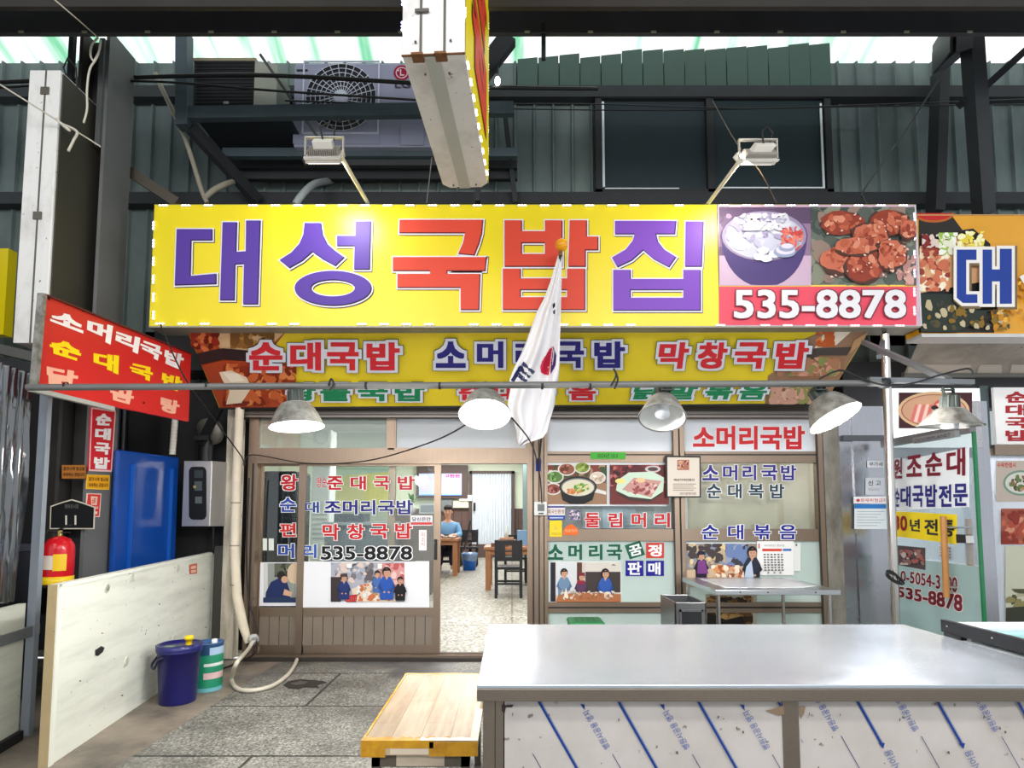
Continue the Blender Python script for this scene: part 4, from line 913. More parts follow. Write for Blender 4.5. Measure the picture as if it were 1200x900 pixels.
# ------------------------------------------------------------------ red menu board on the left
a, b = at(50, 345, 3.72), at(224, 415, 5.35); d = Vector((b.x - a.x, b.y - a.y, 0)).normalized(); rs = Surf(a, Vector((d.y, -d.x, 0)))
rb = thing('menu_board', 'slanting red menu board with white and yellow Korean lettering', 'sign', tuple(rs(135, 480)))
q = [rs(51, 345), rs(224, 415), rs(221, 494), rs(41, 458)]
REDP = P((206, 36, 32), .4, 0, .06, .06, 3)
m = MB(); m.slab(q, -rs.n * .03, REDP); m.build('panel', rb)
m = MB(); m.bar(q[0] - d * .01, q[3] - d * .01, .03, .04, GALV, rs.n); m.bar(q[0], q[1], .01, .035, P((90, 30, 28), .5), rs.n); m.bar(rs(36, 456), rs(132, 479), .03, .035, P((190, 192, 186), .45, .3), rs.n); m.build('frame', rb)
def rtext(ch, quad, c):
    s = Sheet(rs, .003, .0006, .05); s.text(ch, None, c, .05, (), quad); s.build('letter', rb)
for ch, qd in (('소', [(59, 363), (97, 373), (97, 391), (58, 376)]), ('머', [(102, 374), (132, 382), (129, 404), (101, 390)]), ('리', [(136, 387), (164, 396), (161, 415), (134, 402)]), ('국', [(165, 398), (191, 407), (187, 424), (163, 411)]), ('밥', [(193, 409), (216, 416), (212, 434), (191, 425)])): rtext(ch, qd, (246, 240, 236))
for ch, qd in (('순', [(57, 395), (96, 406), (93, 424), (58, 413)]), ('대', [(109, 412), (139, 417), (138, 439), (109, 428)]), ('국', [(152, 425), (179, 431), (178, 448), (151, 438)]), ('밥', [(190, 436), (214, 443), (211, 460), (188, 452)])): rtext(ch, qd, (250, 216, 20))
for ch, qd in (('닭', [(54, 428), (92, 436), (88, 458), (54, 449)]), ('곰', [(128, 450), (158, 458), (154, 475), (129, 468)]), ('탕', [(188, 464), (211, 471), (208, 487), (187, 481)])): rtext(ch, qd, (240, 176, 150))
m = MB()
for (x, y) in ((57, 350), (97, 364), (145, 382), (200, 405), (47, 452), (112, 456), (168, 472)): m.ball(rs(x, y) + rs.n * .004, .009, P((60, 20, 20), .5), 8, 6)
m.build('screw', rb)

# ------------------------------------------------------------------ left side: boards, extinguisher, post, blue board, steel cabinet
f0, f1 = floor_at(56, 899), floor_at(246, 771); d = (f1 - f0).normalized(); nn = Vector((d.y, -d.x, 0)); ps = Surf(f0, nn); nn = ps.n
h = 1.03; bd = thing('cream_board', 'large scuffed cream board standing behind the blue bucket', 'board', tuple((f0 + f1) / 2))
q = [f0, f1, f1 + Vector((0, 0, 1.05)), f0 + Vector((0, 0, 1.03))]
m = MB(); m.slab(q, -nn * .045, PANELWHITE); m.build('panel', bd)
m = MB(); E_ = P((236, 238, 226), .4)
m.bar(q[3] + nn * .002 - Vector((0, 0, .012)), q[2] + nn * .002 - Vector((0, 0, .012)), .012, .024, E_, (0, 0, 1)); m.bar(q[1] + nn * .002, q[2] + nn * .002, .012, .026, E_, d); m.bar(q[0] + nn * .002 + d * .02, q[3] + nn * .002 + d * .02, .012, .04, E_, d)
m.build('edge_trim', bd)
m = MB(); m.hexa([f0 - d * .004, f0 - nn * .05 - d * .004, f0 - nn * .05 + d * .004, f0 + d * .004] + [p + Vector((0, 0, 1.03)) for p in (f0 - d * .004, f0 - nn * .05 - d * .004, f0 - nn * .05 + d * .004, f0 + d * .004)], P((176, 156, 116), .6, 0, 0, .1, 8)); m.build('end_strip', bd, label='tan edge strip')
RIV = P((206, 208, 190), .4)
for (x, y) in ((125, 689), (154, 677), (208, 666), (203, 749), (148, 775)):
    m = MB(); p = ps(x, y); m.lathe(p, ps.n, [(.034, 0), (.034, .003), (.028, .006), (.001, .006)], RIV, 20)
    if x == 125: m.lathe(p + ps.n * .006, ps.n, [(.024, 0), (.022, .003), (.001, .003)], P((150, 150, 140), .4), 18)
    m.build('round_plug', bd)
s = Sheet(ps, .003, .0006); s.poly([(111, 762), (118, 757), (122, 759), (120, 764), (114, 769), (111, 768)], (40, 42, 40)); s.build('dark_patch', bd)
s = Sheet(ps, .003, .0006); s.poly([(221.5, 662), (230.5, 660), (230.5, 672), (221.5, 673)], (206, 90, 60)); s.poly([(223, 664), (229, 662.6), (229, 666), (223, 667)], (240, 200, 180)); s.poly([(223, 668.5), (229, 667.5), (229, 670.5), (223, 671.5)], (240, 200, 180)); s.build('sticker', bd)
g = random.Random(8); s = Sheet(ps, .003, .0004)
for (x, y) in ((140, 672), (151, 672), (62, 740), (64, 788), (93, 798), (142, 815), (186, 708), (119, 742), (185, 733), (238, 690), (240, 735)): s.blob(x, y, g.uniform(.7, 1.5), g.uniform(.5, 1.1), (90, 88, 78), .4, 8, g)
s.build('scuff_mark', bd)
# second board further left
f2, f3 = floor_at(-8, 896), floor_at(44, 852); f2, f3 = Vector((-3.03, 3.3, 0)), Vector((-3.155, 3.93, 0)); d2 = (f3 - f2).normalized(); p2 = Surf(f2, Vector((d2.y, -d2.x, 0))); hh = at(22, 712, 3.75).z
b2 = thing('cream_board', 'second cream board with grey rail at the left edge, below the vinyl curtain', 'board', tuple((f2 + f3) / 2))
m = MB(); m.slab([f2 + Vector((0, 0, .05)), f3 + Vector((0, 0, .05)), f3 + Vector((0, 0, hh)), f2 + Vector((0, 0, hh))], -p2.n * .04, PANELWHITE); m.build('panel', b2)
m = MB(); a, b = p2(0, 751), p2(44, 737); dd = (b - a).normalized(); m.bar(a - dd * .5, b, .03, .065, P((128, 132, 136), .5, .2), (0, 0, 1)); m.build('rail', b2)
m = MB(); m.bar(f2 + Vector((0, 0, .03)), f3 + Vector((0, 0, .03)), .06, .06, DARK); m.build('bottom_rail', b2)
# vinyl curtain with its post
xc = f3.x - .02; ztop = 2.35; n = 70; rows = []
for j in range(9):
    z = hh + .02 + (ztop - hh) * j / 8; rows.append([Vector((-3.12 - .10 * k / n + .035 * math.sin(k * .9 + j * .25) + .012 * math.sin(k * 2.3 + j), 3.2 + (3.92 - 3.2) * k / n, z)) for k in range(n + 1)])
m = MB(); m.grid(rows, VINYL); vc = m.build('vinyl_curtain', None, 'wavy clear vinyl curtain hanging at the left edge', 'curtain')
m = MB(); p = at(42, 580, 3.98); m.box(p.x - .028, p.x + .028, 4.0, 4.04, 0, 2.45, P((150, 158, 168), .4, .3)); m.build('post', None, 'slim grey post at the end of the vinyl curtain', 'post')
# stuff seen dimly behind the curtain
cr = thing('crate', 'dim dark crate behind the vinyl curtain', 'crate', (-4.2, 4.6, 0)); m = MB(); m.box(-4.6, -3.8, 4.42, 4.8, 0, 1.15, P((44, 46, 54), .5)); m.build('body', cr, bevel=.01)
m = MB(); m.box(-4.62, -3.78, 4.4, 4.82, 1.15, 1.20, P((60, 64, 76), .4)); m.build('lid', cr)
m = MB(); m.tube([(-3.72, 4.16, 1.20), (-3.66, 4.14, .9), (-3.62, 4.14, .0)], [.05, .12, .10], P((150, 96, 60), .7), 8); m.build('brown_bag', None, 'brown bag dimly seen behind the vinyl curtain', 'bag')
# stickers on the side of the steel column
XC = -3.458; cs = Surf((XC, 5, 1), (1, 0, 0))
s = Sheet(cs, .002, .0006); pp = [(105, 477), (134, 481), (129, 553), (102, 552)]; s.slab(pp, (214, 36, 46), .012); s.polys([[(105, 477), (134, 481), (133.6, 483), (105, 479)], [(102.2, 550), (129, 551), (129, 553), (102, 552)], [(105, 477), (106.4, 477.2), (103.4, 552), (102, 552)], [(132.6, 481), (134, 481), (129, 553), (127.6, 553)]], (240, 200, 200)); vp = s.build('sticker_sign', None, 'narrow upright red sign lettered white on the steel column', 'sign')
for i, ch in enumerate('순대국밥'):
    q = Sheet(cs, .018, .0006); y0 = 484 + i * 17; o_ = -i * .75; q.text(ch, None, (248, 244, 242), .05, (), [(110 + o_, y0), (128.5 + o_, y0 + 1.5), (127.5 + o_, y0 + 15), (109 + o_, y0 + 14)]); q.build('letter', vp)
def plate(quad, base, rim, lines, name, label, surf, ink_c, t=.004):
    s = Sheet(surf, .002, .0005); s.slab(quad, rim, t); cx = sum(p[0] for p in quad) / 4; cy = sum(p[1] for p in quad) / 4
    s.poly([(cx + (x - cx) * .95, cy + (y - cy) * .93) for x, y in quad], base)
    for body, tq in lines: s.text(body, None, ink_c, .02, (), tq)
    return s.build(name, None, label, 'sticker')
ORG = (238, 170, 20); BRN = (90, 40, 10)
plate([(101, 556), (128, 557), (127, 574), (100, 573)], ORG, (250, 210, 70), [('흡연시에 벌금을', [(103, 559), (126, 559.5), (126, 564), (103, 563.5)]), ('부과하는 곳입니다', [(103, 566), (126, 566.5), (125.5, 571), (103, 570.5)])], 'warning_sticker', 'bright orange warning sticker on the steel column below the upright red sign', cs, BRN)
plate([(73, 545), (101, 545), (101, 561), (73, 561)], (176, 110, 40), (160, 100, 40), [('흡연시에 벌금을', [(75, 547), (100, 547), (100, 551.5), (75, 551.5)]), ('부과하는 곳입니다', [(75, 554), (100, 554), (100, 558.5), (75, 558.5)])], 'warning_sticker', 'dull orange warning sticker on the dark board left of the column', front(4.82), (60, 30, 14))
s = Sheet(cs, .002, .0005); s.slab([(101, 578), (118, 578.5), (116, 606), (99, 605)], (244, 214, 206), .004); s.poly([(102, 579), (117, 579.5), (115, 605), (100, 604)], (214, 56, 40)); s.poly([(105.5, 581.5), (113.5, 582), (112.5, 592), (106, 591.5)], (240, 210, 190)); s.text('소화기', None, (214, 56, 40), .03, (), [(107, 583), (112, 583), (111.5, 591), (106.5, 591)]); s.text('119신고', None, (250, 240, 236), .04, (), [(105, 593), (114, 593.5), (113.5, 596.5), (104.5, 596)]); s.poly([(104, 599), (113, 599.5), (112.5, 602.5), (104, 602)], (248, 220, 214)); s.build('notice_sticker', None, 'small red and white notice sticker lowest on the steel column', 'sticker')
# house number plate
s = Sheet(front(4.82), .002, .0006); pl = [(60, 593), (74, 588), (85, 585), (97, 588.5), (112, 594), (111, 620), (59, 620)]; s.slab(pl, (214, 206, 186), .006); s.poly([(61.2, 594), (74, 589.5), (85, 586.5), (97, 590), (111, 595), (110, 618.8), (60.3, 618.8)], (16, 16, 18)); s.text('평화로시장', (77, 591, 93, 596), (120, 118, 110), .0); s.text('11', (77.5, 604, 90.5, 615), (222, 216, 202), .0); s.build('number_plate', None, 'black house number plate reading 11 on the dark board', 'sign')
# fire extinguisher
ex = at(67, 684, 4.45); fe = thing('fire_extinguisher', 'red fire extinguisher with yellow base left of the grey post', 'fire extinguisher', tuple(ex)); c = ex; R_ = .098; RD = P((206, 22, 34), .22, 0, 0, .03)
def L3(mb, prof, mat, n=28): return mb.lathe(c, (0, 0, 1), prof, mat, n)
m = MB(); L3(m, [(R_ * .98, .055), (R_, .08), (R_, .25), (R_ * .95, .285), (R_ * .72, .325), (R_ * .34, .345), (.02, .35)], RD); m.build('cylinder', fe)
m = MB(); L3(m, [(.001, 0), (R_ * 1.0, .0), (R_ * 1.03, .008), (R_ * 1.03, .056), (R_ * .9, .058)], P((238, 200, 20), .4)); m.build('base_ring', fe, label='yellow base ring')
m = MB(); m.tube([c + Vector((0, 0, .345)), c + Vector((0, 0, .39))], .018, P((170, 150, 90), .3, .8), 12); m.build('valve', fe)
m = MB(); m.bar(c + Vector((-.03, 0, .39)), c + Vector((.085, -.01, .43)), .018, .008, DARK); m.bar(c + Vector((-.03, 0, .378)), c + Vector((.08, -.01, .375)), .018, .008, DARK); m.build('handle', fe)
m = MB(); m.tube([c + Vector((-.015, 0, .38)), c + Vector((-.07, -.02, .39)), c + Vector((-.112, -.03, .33)), c + Vector((-.116, -.02, .2)), c + Vector((-.112, -.01, .09))], .010, RUBBER, 8); m.build('hose', fe)
m = MB(); vs = []; 
for zz in (.11, .21): vs.append([c + Vector((math.cos(t) * (R_ + .001), math.sin(t) * (R_ + .001), zz)) for t in [math.radians(-150 + k * 8) for k in range(11)]])
m.grid(vs, P((226, 214, 196), .4)); vs = []
for zz in (.10, .22): vs.append([c + Vector((math.cos(t) * (R_ + .0015), math.sin(t) * (R_ + .0015), zz)) for t in [math.radians(-72 + k * 6) for k in range(9)]])
m.grid(vs, P((244, 196, 30), .4)); m.build('paper_label', fe)
m = MB(); m.box(ex.x - .1, ex.x + .1, ex.y - .08, ex.y + .1, ex.z - .02, ex.z - .001, DARK); m.box(ex.x - .08, ex.x - .04, ex.y + .02, ex.y + .08, 0, ex.z - .02, DARK); m.box(ex.x + .04, ex.x + .08, ex.y + .02, ex.y + .08, 0, ex.z - .02, DARK); m.build('extinguisher_stand', None, 'dark stand under the red fire extinguisher', 'stand')
# blue board
a, b = at(139, 526.5, 5.12), at(211, 536, 5.95); d = Vector((b.x - a.x, b.y - a.y, 0)).normalized(); bs = Surf(a, Vector((d.y, -d.x, 0)))
bb = thing('blue_panel', 'glossy blue panel standing behind the cream board', 'panel', (a.x, 5.5, 0)); BLUEP = P((20, 74, 160), .18, 0, 0, .10, 1.5)
q = [Vector((a.x, a.y, 0)), Vector((b.x, b.y, 0)), Vector((b.x, b.y, b.z)), Vector((a.x, a.y, a.z))]; m = MB(); m.slab(q, -bs.n * .05, BLUEP); m.build('body', bb, bevel=.02)
m = MB()
for t in (.2, .84): p0 = q[0] + d * ((b - a).length * t); m.bar(p0 + bs.n * .004, p0 + bs.n * .004 + Vector((0, 0, a.z - .12)), .05, .012, P((30, 96, 186), .2), d)
m.build('rib', bb)
# stainless cabinet with a dark window
YB = 5.85; sc_ = thing('steel_cabinet', 'small stainless cabinet with rounded dark window above the cream board corner', 'cabinet', tuple(at(238, 617, YB)))
x0, x1, z0, z1 = fr(214, 540, 247, 617, YB); x2 = at(266, 580, YB + .1).x; m = MB(); m.slab([(x0, YB, z0), (x1, YB, z0), (x2, YB + .22, z0), (x0 + .02, YB + .3, z0)], (0, 0, z1 - z0), P((196, 194, 190), .3, .75, 0, .06, 4)); m.build('body', sc_, bevel=.006)
s = Sheet(front(YB), .002, .0008); rp = []
for (cx, cy, a0) in ((237, 553, 270), (237, 603, 0), (226.5, 603, 90), (226.5, 553, 180)):
    rp += [(cx + 5 * math.cos(math.radians(a0 + k * 15)), cy + 6 * math.sin(math.radians(a0 + k * 15))) for k in range(7)]
s.poly(rp, (16, 18, 20)); s.rect(228, 551, 238, 560, (52, 60, 62)); s.rect(228, 564, 237, 575, (74, 84, 84)); s.rect(229, 582, 237, 590, (90, 98, 96)); s.rect(227, 569, 230, 572, (170, 150, 90)); s.build('dark_window', sc_, label='dark meter window')
m = MB(); m.tube([at(250, 617, YB + .15), at(250, 640, YB + .15), at(249, 648, YB + .2)], .014, RUBBER, 8); m.build('cable', sc_)
# pipes and dark clutter between the red board and the cabinet
m = MB(); p = at(206, 490, 5.7); m.tube([at(207, 470, 5.75), at(202, 532, 5.75)], .028, P((206, 200, 190), .5), 12)
for k in range(16): t = k / 15; m.lathe(at(207, 470, 5.75).lerp(at(202, 532, 5.75), t) - Vector((0, 0, .004)), (0, 0, 1), [(.028, 0), (.031, .004), (.028, .008)], P((216, 210, 200), .5), 12)
m.build('flexible_pipe', None, 'ribbed white pipe behind the red menu board', 'pipe')
m = MB(); 
for (x, y0, y1, r) in ((118, 490, 530, .03), (126, 488, 524, .02)): p = at(x + 20, y0, 6.24); m.tube([(p.x, 6.24, 2.7), (p.x, 6.24, 0)], r, P((70, 74, 80), .4, .4), 10)
m.build('black_pipes', None, 'dark upright pipes behind the blue panel', 'pipe')
vt = thing('round_vent', 'dark round exhaust vent above the steel cabinet', 'vent', tuple(at(247, 520, 6.1))); m = MB(); c = at(250, 505, 6.15); m.lathe(c, Vector((-.2, -1, -.3)), [(.001, 0), (.12, 0), (.14, .02), (.14, .08), (.001, .08)], P((110, 108, 98), .5, .3), 24, 1.0); m.build('housing', vt)
m = MB(); m.bar(c + Vector((-.08, -.1, -.15)), c + Vector((.12, -.14, .22)), .03, .09, BLACK); m.bar(at(228, 513, 6.0), at(246, 513, 6.0), .03, .05, BLACK); m.build('strap', vt)
m = MB(); m.tube([at(242, 516, 6.12), at(241, 541, 6.12)], .07, BLACK, 16); m.build('duct', vt)
# insulated pipe, coupling and hose by the door
m = MB(); pts = [at(281, 478, 5.86), at(277, 560, 5.86), at(275, 640, 5.86), at(278, 700, 5.86), at(285, 733, 5.84), at(291, 753, 5.84)]; m.tube(pts, [.043, .042, .042, .044, .044, .03], P((222, 210, 188), .7, 0, 0, .1, 8), 14)
for p, r in ((pts[2], .045), (at(275, 686, 5.86), .046), (at(276, 590, 5.86), .045)): m.lathe(p, (0, 0, 1), [(r, 0), (r, .012)], P((150, 138, 118), .7), 14)
m.build('insulated_pipe', None, 'cream taped pipe running down left of the door', 'pipe')
cp = thing('hose_coupling', 'grey white hose coupling at the foot of the taped pipe', 'coupling', tuple(at(299, 755, 5.8))); c = at(298, 749, 5.8)
m = MB(); m.lathe(c, (0, -1, .1), [(.001, 0), (.05, 0), (.05, .03), (.036, .035), (.036, .05), (.001, .05)], P((196, 198, 196), .4), 20); m.build('body', cp)
m = MB(); m.tube([at(293, 756, 5.78), at(297, 748, 5.74), at(303, 747, 5.76)], .014, P((150, 150, 148), .4), 8); m.build('pipe_stub', cp)
hs = [at(297, 751, 5.75), at(290, 762, 5.6)]; hs += [floor_at(278, 776, .25), floor_at(272, 791, .08), floor_at(272, 799, .022), floor_at(277, 806, .02), floor_at(288, 809, .02), floor_at(304, 808, .02), floor_at(322, 802, .02), floor_at(337, 791, .02), floor_at(345, 780, .02), floor_at(348, 773, .03)]
def smooth_path(p, k=6):
    p = [Vector(x) for x in p]; out = []
    for i in range(len(p) - 1):
        a, b, c, d = p[max(i - 1, 0)], p[i], p[i + 1], p[min(i + 2, len(p) - 1)]
        for j in range(k):
            t = j / k; out.append(.5 * ((2 * b) + (c - a) * t + (2 * a - 5 * b + 4 * c - d) * t * t + (3 * b - 3 * c + d - a) * t ** 3))
    out.append(p[-1]); return out
m = MB(); m.tube(smooth_path(hs), .017, P((208, 200, 182), .5), 10); m.build('hose', None, 'cream rubber hose looping over the paving to the door', 'hose')
m = MB(); m.tube(smooth_path([at(292, 560, 5.88), at(289, 640, 5.88), at(291, 700, 5.88), at(300, 735, 5.85), at(298, 765, 5.7), floor_at(280, 776, .02), floor_at(262, 783, .012), floor_at(248, 789, .012)]), .008, RUBBER, 6); m.build('black_cable', None, 'thin black cable running down beside the taped pipe', 'cable')
# worn patch in the paving
s = Sheet(Surf((0, 0, .001), (0, 0, 1)), .0006, .0004); s.poly([(332, 803), (338, 798), (352, 796), (366, 797), (378, 798), (384, 800), (372, 803), (374, 806), (356, 806), (350, 808), (338, 807)], (44, 42, 40)); s.poly([(340, 801), (352, 798), (362, 799), (356, 802), (346, 803)], (86, 82, 76)); s.build('trim_9', None, 'broken dark patch in the paving near the hose', kind='structure')
# buckets
def bucket_at(px, py, name, label, r0, r1, hgt, body, lid):
    c = floor_at(px, py); c.z = 0; r = thing(name, label, 'bucket', tuple(c)); m = MB()
    m.lathe(c, (0, 0, 1), [(.001, .0), (r0, .0), (r0 + .004, .01), (r1, hgt - .05), (r1 + .008, hgt - .048), (r1 + .008, hgt - .03), (r1, hgt - .028), (r1, hgt)], body, 40); m.build('body', r); return r, c
NAVY = P((22, 22, 96), .3, 0, 0, .04); bk, c = bucket_at(208, 822, 'bucket', 'dark blue lidded bucket with yellow cap against the cream board', .125, .150, .43, NAVY, NAVY)
c = Vector(bk.location); r1 = .15; hg = .43
m = MB(); m.lathe(c, (0, 0, 1), [(r1 + .012, hg - .03), (r1 + .014, hg + .006), (r1 - .004, hg + .012), (r1 - .015, hg - .004), (.001, hg - .004)], NAVY, 40); m.build('lid', bk)
m = MB(); q = c + Vector((.06, .02, hg - .004)); m.lathe(q, (0, 0, 1), [(.022, 0), (.022, .035), (.032, .036), (.034, .058), (.026, .068), (.001, .07)], P((246, 206, 20), .4), 20); m.build('cap', bk, label='yellow cap')
m = MB(); pts = [c + Vector((math.cos(t) * (r1 + .02), math.sin(t) * (r1 + .02), hg - .07 - .10 * math.sin((t - math.radians(170)) / math.radians(200) * math.pi))) for t in [math.radians(170 + k * 12.5) for k in range(17)]]
pts = [c + Vector((-r1 - .012, .02, hg - .075)), c + Vector((-r1 - .03, -.05, hg - .14)), c + Vector((-r1 * .75, -r1 * .9, hg - .15)), c + Vector((-.06, -r1 - .03, hg - .08)), c + Vector((-.03, -r1 - .016, hg - .065))]
m.tube(smooth_path(pts), .009, P((26, 26, 60), .4), 8); m.build('handle', bk)
m = MB(); m.box(c.x - .08, c.x - .01, c.y - .08, c.y - .03, hg - .003, hg - .001, P((120, 150, 110), .5)); m.build('paper_label', bk)
c2 = floor_at(243, 807); cn = thing('paint_can', 'teal and white labelled can behind the blue bucket', 'can', (c2.x, c2.y, 0)); c = Vector((c2.x, c2.y, 0)); hg = .37
m = MB(); m.lathe(c, (0, 0, 1), [(.001, 0), (.108, 0), (.112, .008), (.112, hg), (.118, hg + .004), (.118, hg + .012), (.10, hg + .012), (.10, hg + .0), (.001, hg)], P((52, 92, 140), .4), 32); m.build('body', cn)
def wrap(z0, z1, a0, a1, mat, name, k):
    m = MB(); rows = [[c + Vector((math.cos(math.radians(a)) * (.113 + k), math.sin(math.radians(a)) * (.113 + k), z)) for a in [a0 + (a1 - a0) * i / 20 for i in range(21)]] for z in (z0, z1)]; m.grid(rows, mat); return m.build(name, cn)
wrap(.03, .29, -180, 60, P((30, 140, 104), .4, 0, 0, .1, 8), 'green_wrapper', 0); wrap(.0, .03, -180, 60, P((110, 180, 190), .4), 'rim_band', 0); wrap(.20, .225, -80, 10, P((220, 226, 220), .4), 'paper_label', .001); wrap(.10, .15, -80, 10, P((226, 190, 190), .4), 'paper_label', .001); wrap(.29, .35, -60, 30, P((170, 196, 222), .4), 'paper_label', .001)
m = MB(); m.lathe(c + Vector((.06, -.03, hg + .0)), (0, 0, 1), [(.022, 0), (.022, .035), (.018, .04), (.001, .04)], P((236, 238, 238), .4), 16); m.build('cap', cn, label='white cap')

# ------------------------------------------------------------------ lamp pipe and pendant lamps
YPI = 3.6; m = MB(); PIPE = P((124, 124, 122), .5, .4, 0, .1, 6)
m.tube([at(32, 454, YPI), at(1037, 449, YPI)], .021, PIPE, 12); pa, pe = at(32, 454, YPI), at(1037, 449, YPI)
lp = m.build('lamp_pipe', None, 'long grey pipe crossing before the banner and carrying five lamps', 'pipe')
m = MB(); m.lathe(pe + Vector((-.03, 0, 0)), (1, 0, 0), [(.001, 0), (.032, 0), (.032, .05), (.001, .05)], DARK, 14); m.build('end_cap', lp)
for px in (76, 242, 428, 514, 634, 690):
    m = MB(); p = at(px, 452, YPI); m.lathe(p, (1, 0, 0), [(.023, 0), (.0235, .012), (.023, .014)], RUBBER, 12); m.build('tape_band', lp)
m = MB(); m.bar(at(1012, 401, 4.95), at(1112, 446, 3.62), .035, .035, P((116, 120, 124), .5, .4)); m.bar(at(1030, 418, 4.7), at(1037, 392, 5.15), .035, .035, P((116, 120, 124), .5, .4)); m.bar(pe + Vector((-.1, 0, .02)), at(1140, 448, 3.6), .035, .03, P((116, 120, 124), .5, .4)); m.build('brace', lp)
BULB_ON = P((255, 252, 244), .4, 0, 22.0, 0); BULB_OFF = P((236, 238, 244), .25, 0, 0, 0); INNER = P((236, 236, 232), .35, .0, 0, .03)
def lamp(mx, my, tilt, roll, lit, label, R=.158, hgt=.15, wide=False, power=60, neck=.05):
    mouth = at(mx, my, YPI - .01)
    n = Vector((math.sin(roll), -math.sin(tilt) * math.cos(roll), -math.cos(tilt) * math.cos(roll))).normalized(); up = -n
    r = thing('pendant_lamp', label, 'lamp', tuple(mouth), 'metal pendant lamps on the pipe')
    m = MB()
    pr = [(R, 0), (R * .985, .008), (R * .86, hgt * .35), (R * .70, hgt * .70), (R * .56, hgt * .92), (neck, hgt)] if not wide else [(R * 1.08, 0), (R * .98, .012), (R * .80, hgt * .38), (R * .66, hgt * .62), (R * .60, hgt * .72), (R * .5, hgt * .9), (neck, hgt)]
    m.lathe(mouth, up, pr, GALV, 40); m.lathe(mouth, up, [(R * 1.005, -.002), (R * 1.015, .004), (R * .985, .007)], P((176, 174, 170), .35, .5), 40)
    m.build('shade', r); m = MB(); m.lathe(mouth, up, [(a - .006, b + .003) for a, b in pr[:-1]] + [(.02, hgt - .006)], INNER, 40); m.build('inner_reflector', r, label='white inside of the shade')
    m = MB(); m.lathe(mouth + up * hgt * .98, up, [(neck, 0), (neck * .92, .07), (neck * .62, .085), (.001, .085)], P((70, 76, 72), .5, .2), 20)
    for k in range(8): t = k * math.pi / 4; o = up.orthogonal().normalized(); s_ = up.cross(o); m.bar(mouth + up * hgt + (o * math.cos(t) + s_ * math.sin(t)) * neck, mouth + up * (hgt + .07) + (o * math.cos(t) + s_ * math.sin(t)) * neck * .94, .004, .012, P((90, 96, 92), .5))
    m.build('socket', r)
    m = MB(); top = mouth + up * (hgt + .075); pz_ = at(mx, 452, YPI).z; hp = Vector((top.x, YPI, pz_))
    m.bar(top + Vector((-.03, 0, -.02)), hp + Vector((-.03, 0, -.01)), .006, .02, P((56, 64, 60), .5, .3)); m.bar(top + Vector((.03, 0, -.02)), hp + Vector((.03, 0, -.01)), .006, .02, P((56, 64, 60), .5, .3)); m.bar(hp + Vector((-.035, 0, -.026)), hp + Vector((.035, 0, -.026)), .03, .006, P((56, 64, 60), .5, .3)); m.build('bracket', r)
    m = MB()
    if lit: m.lathe(mouth + up * hgt * .86, n, [(.03, 0), (.034, .02), (.075, .05), (.10, .085), (.085, .115), (.04, .128), (.001, .13)], BULB_ON, 24)
    else: m.lathe(mouth + up * hgt * .95, n, [(.028, 0), (.042, .02), (.046, .10), (.046, .118), (.036, .124), (.001, .126)], BULB_OFF, 24)
    bl = m.build('bulb', r)
    if lit:
        l = light('pendant_bulb', 'POINT', mouth + n * .05, None, power, (1, .985, .96), radius=.09); l.parent = r; l.location = Vector(l.location) - mouth
    return r
lamp(348, 500, .06, .10, True, 'lit grey metal lamp in front of the left transom window', power=62, R=.160)
lamp(568, 486, .46, .0, True, 'brightly lit lamp tilted to the viewer beside the flag', power=80)
lamp(776, 490, .48, -.16, False, 'unlit lamp with its white bulb showing, before the right windows', R=.142)
lamp(979, 490, .40, .34, True, 'brightly lit lamp tilted sideways at the right post', power=80)
lamp(1113, 499, -.03, -.03, False, 'unlit wide flat lamp before the meat picture at right', R=.162, hgt=.11, wide=True)
def cable(pts, r, label, name='cable', mat=RUBBER, k=6, cat='cable'):
    m = MB(); m.tube(smooth_path(pts, k), r, mat, 6); return m.build(name, None, label, cat)
cable([at(188, 380, 4.9), at(215, 440, 4.9), at(250, 490, 5.3), at(283, 535, 5.7), at(286, 545, 5.85), at(296, 533, 5.9), at(360, 543, 5.85), at(430, 540, 5.5), at(500, 520, 4.8), at(545, 498, 3.9), at(560, 478, 3.66)], .006, 'black cable drooping before the sliding doors to the lit lamp')
cable([at(600, 490, 3.75), at(620, 515, 4.6), at(628, 535, 5.6), at(633, 560, 5.9), at(635, 590, 5.92)], .006, 'thin black cable running down the door post behind the flag')
cable([at(960, 444, 3.58), at(985, 434, 3.57), at(1010, 444, 3.57), at(1040, 452, 3.56), at(1070, 449, 3.56), at(1100, 440, 3.56), at(1134, 432, 3.56), at(1140, 440, 3.56)], .006, 'black cable looped over the right end of the lamp pipe')
cable([at(716, 452, 3.57), at(722, 440, 3.57), at(719, 432, 3.58), at(724, 444, 3.57), at(720, 456, 3.58)], .006, 'black wire knot on the lamp pipe right of the flag', 'wire_tie')
cable([at(385, 452, 3.57), at(388, 444, 3.57), at(391, 450, 3.57), at(386, 458, 3.57)], .006, 'black wire knot on the lamp pipe left of the bright lamp', 'wire_tie')

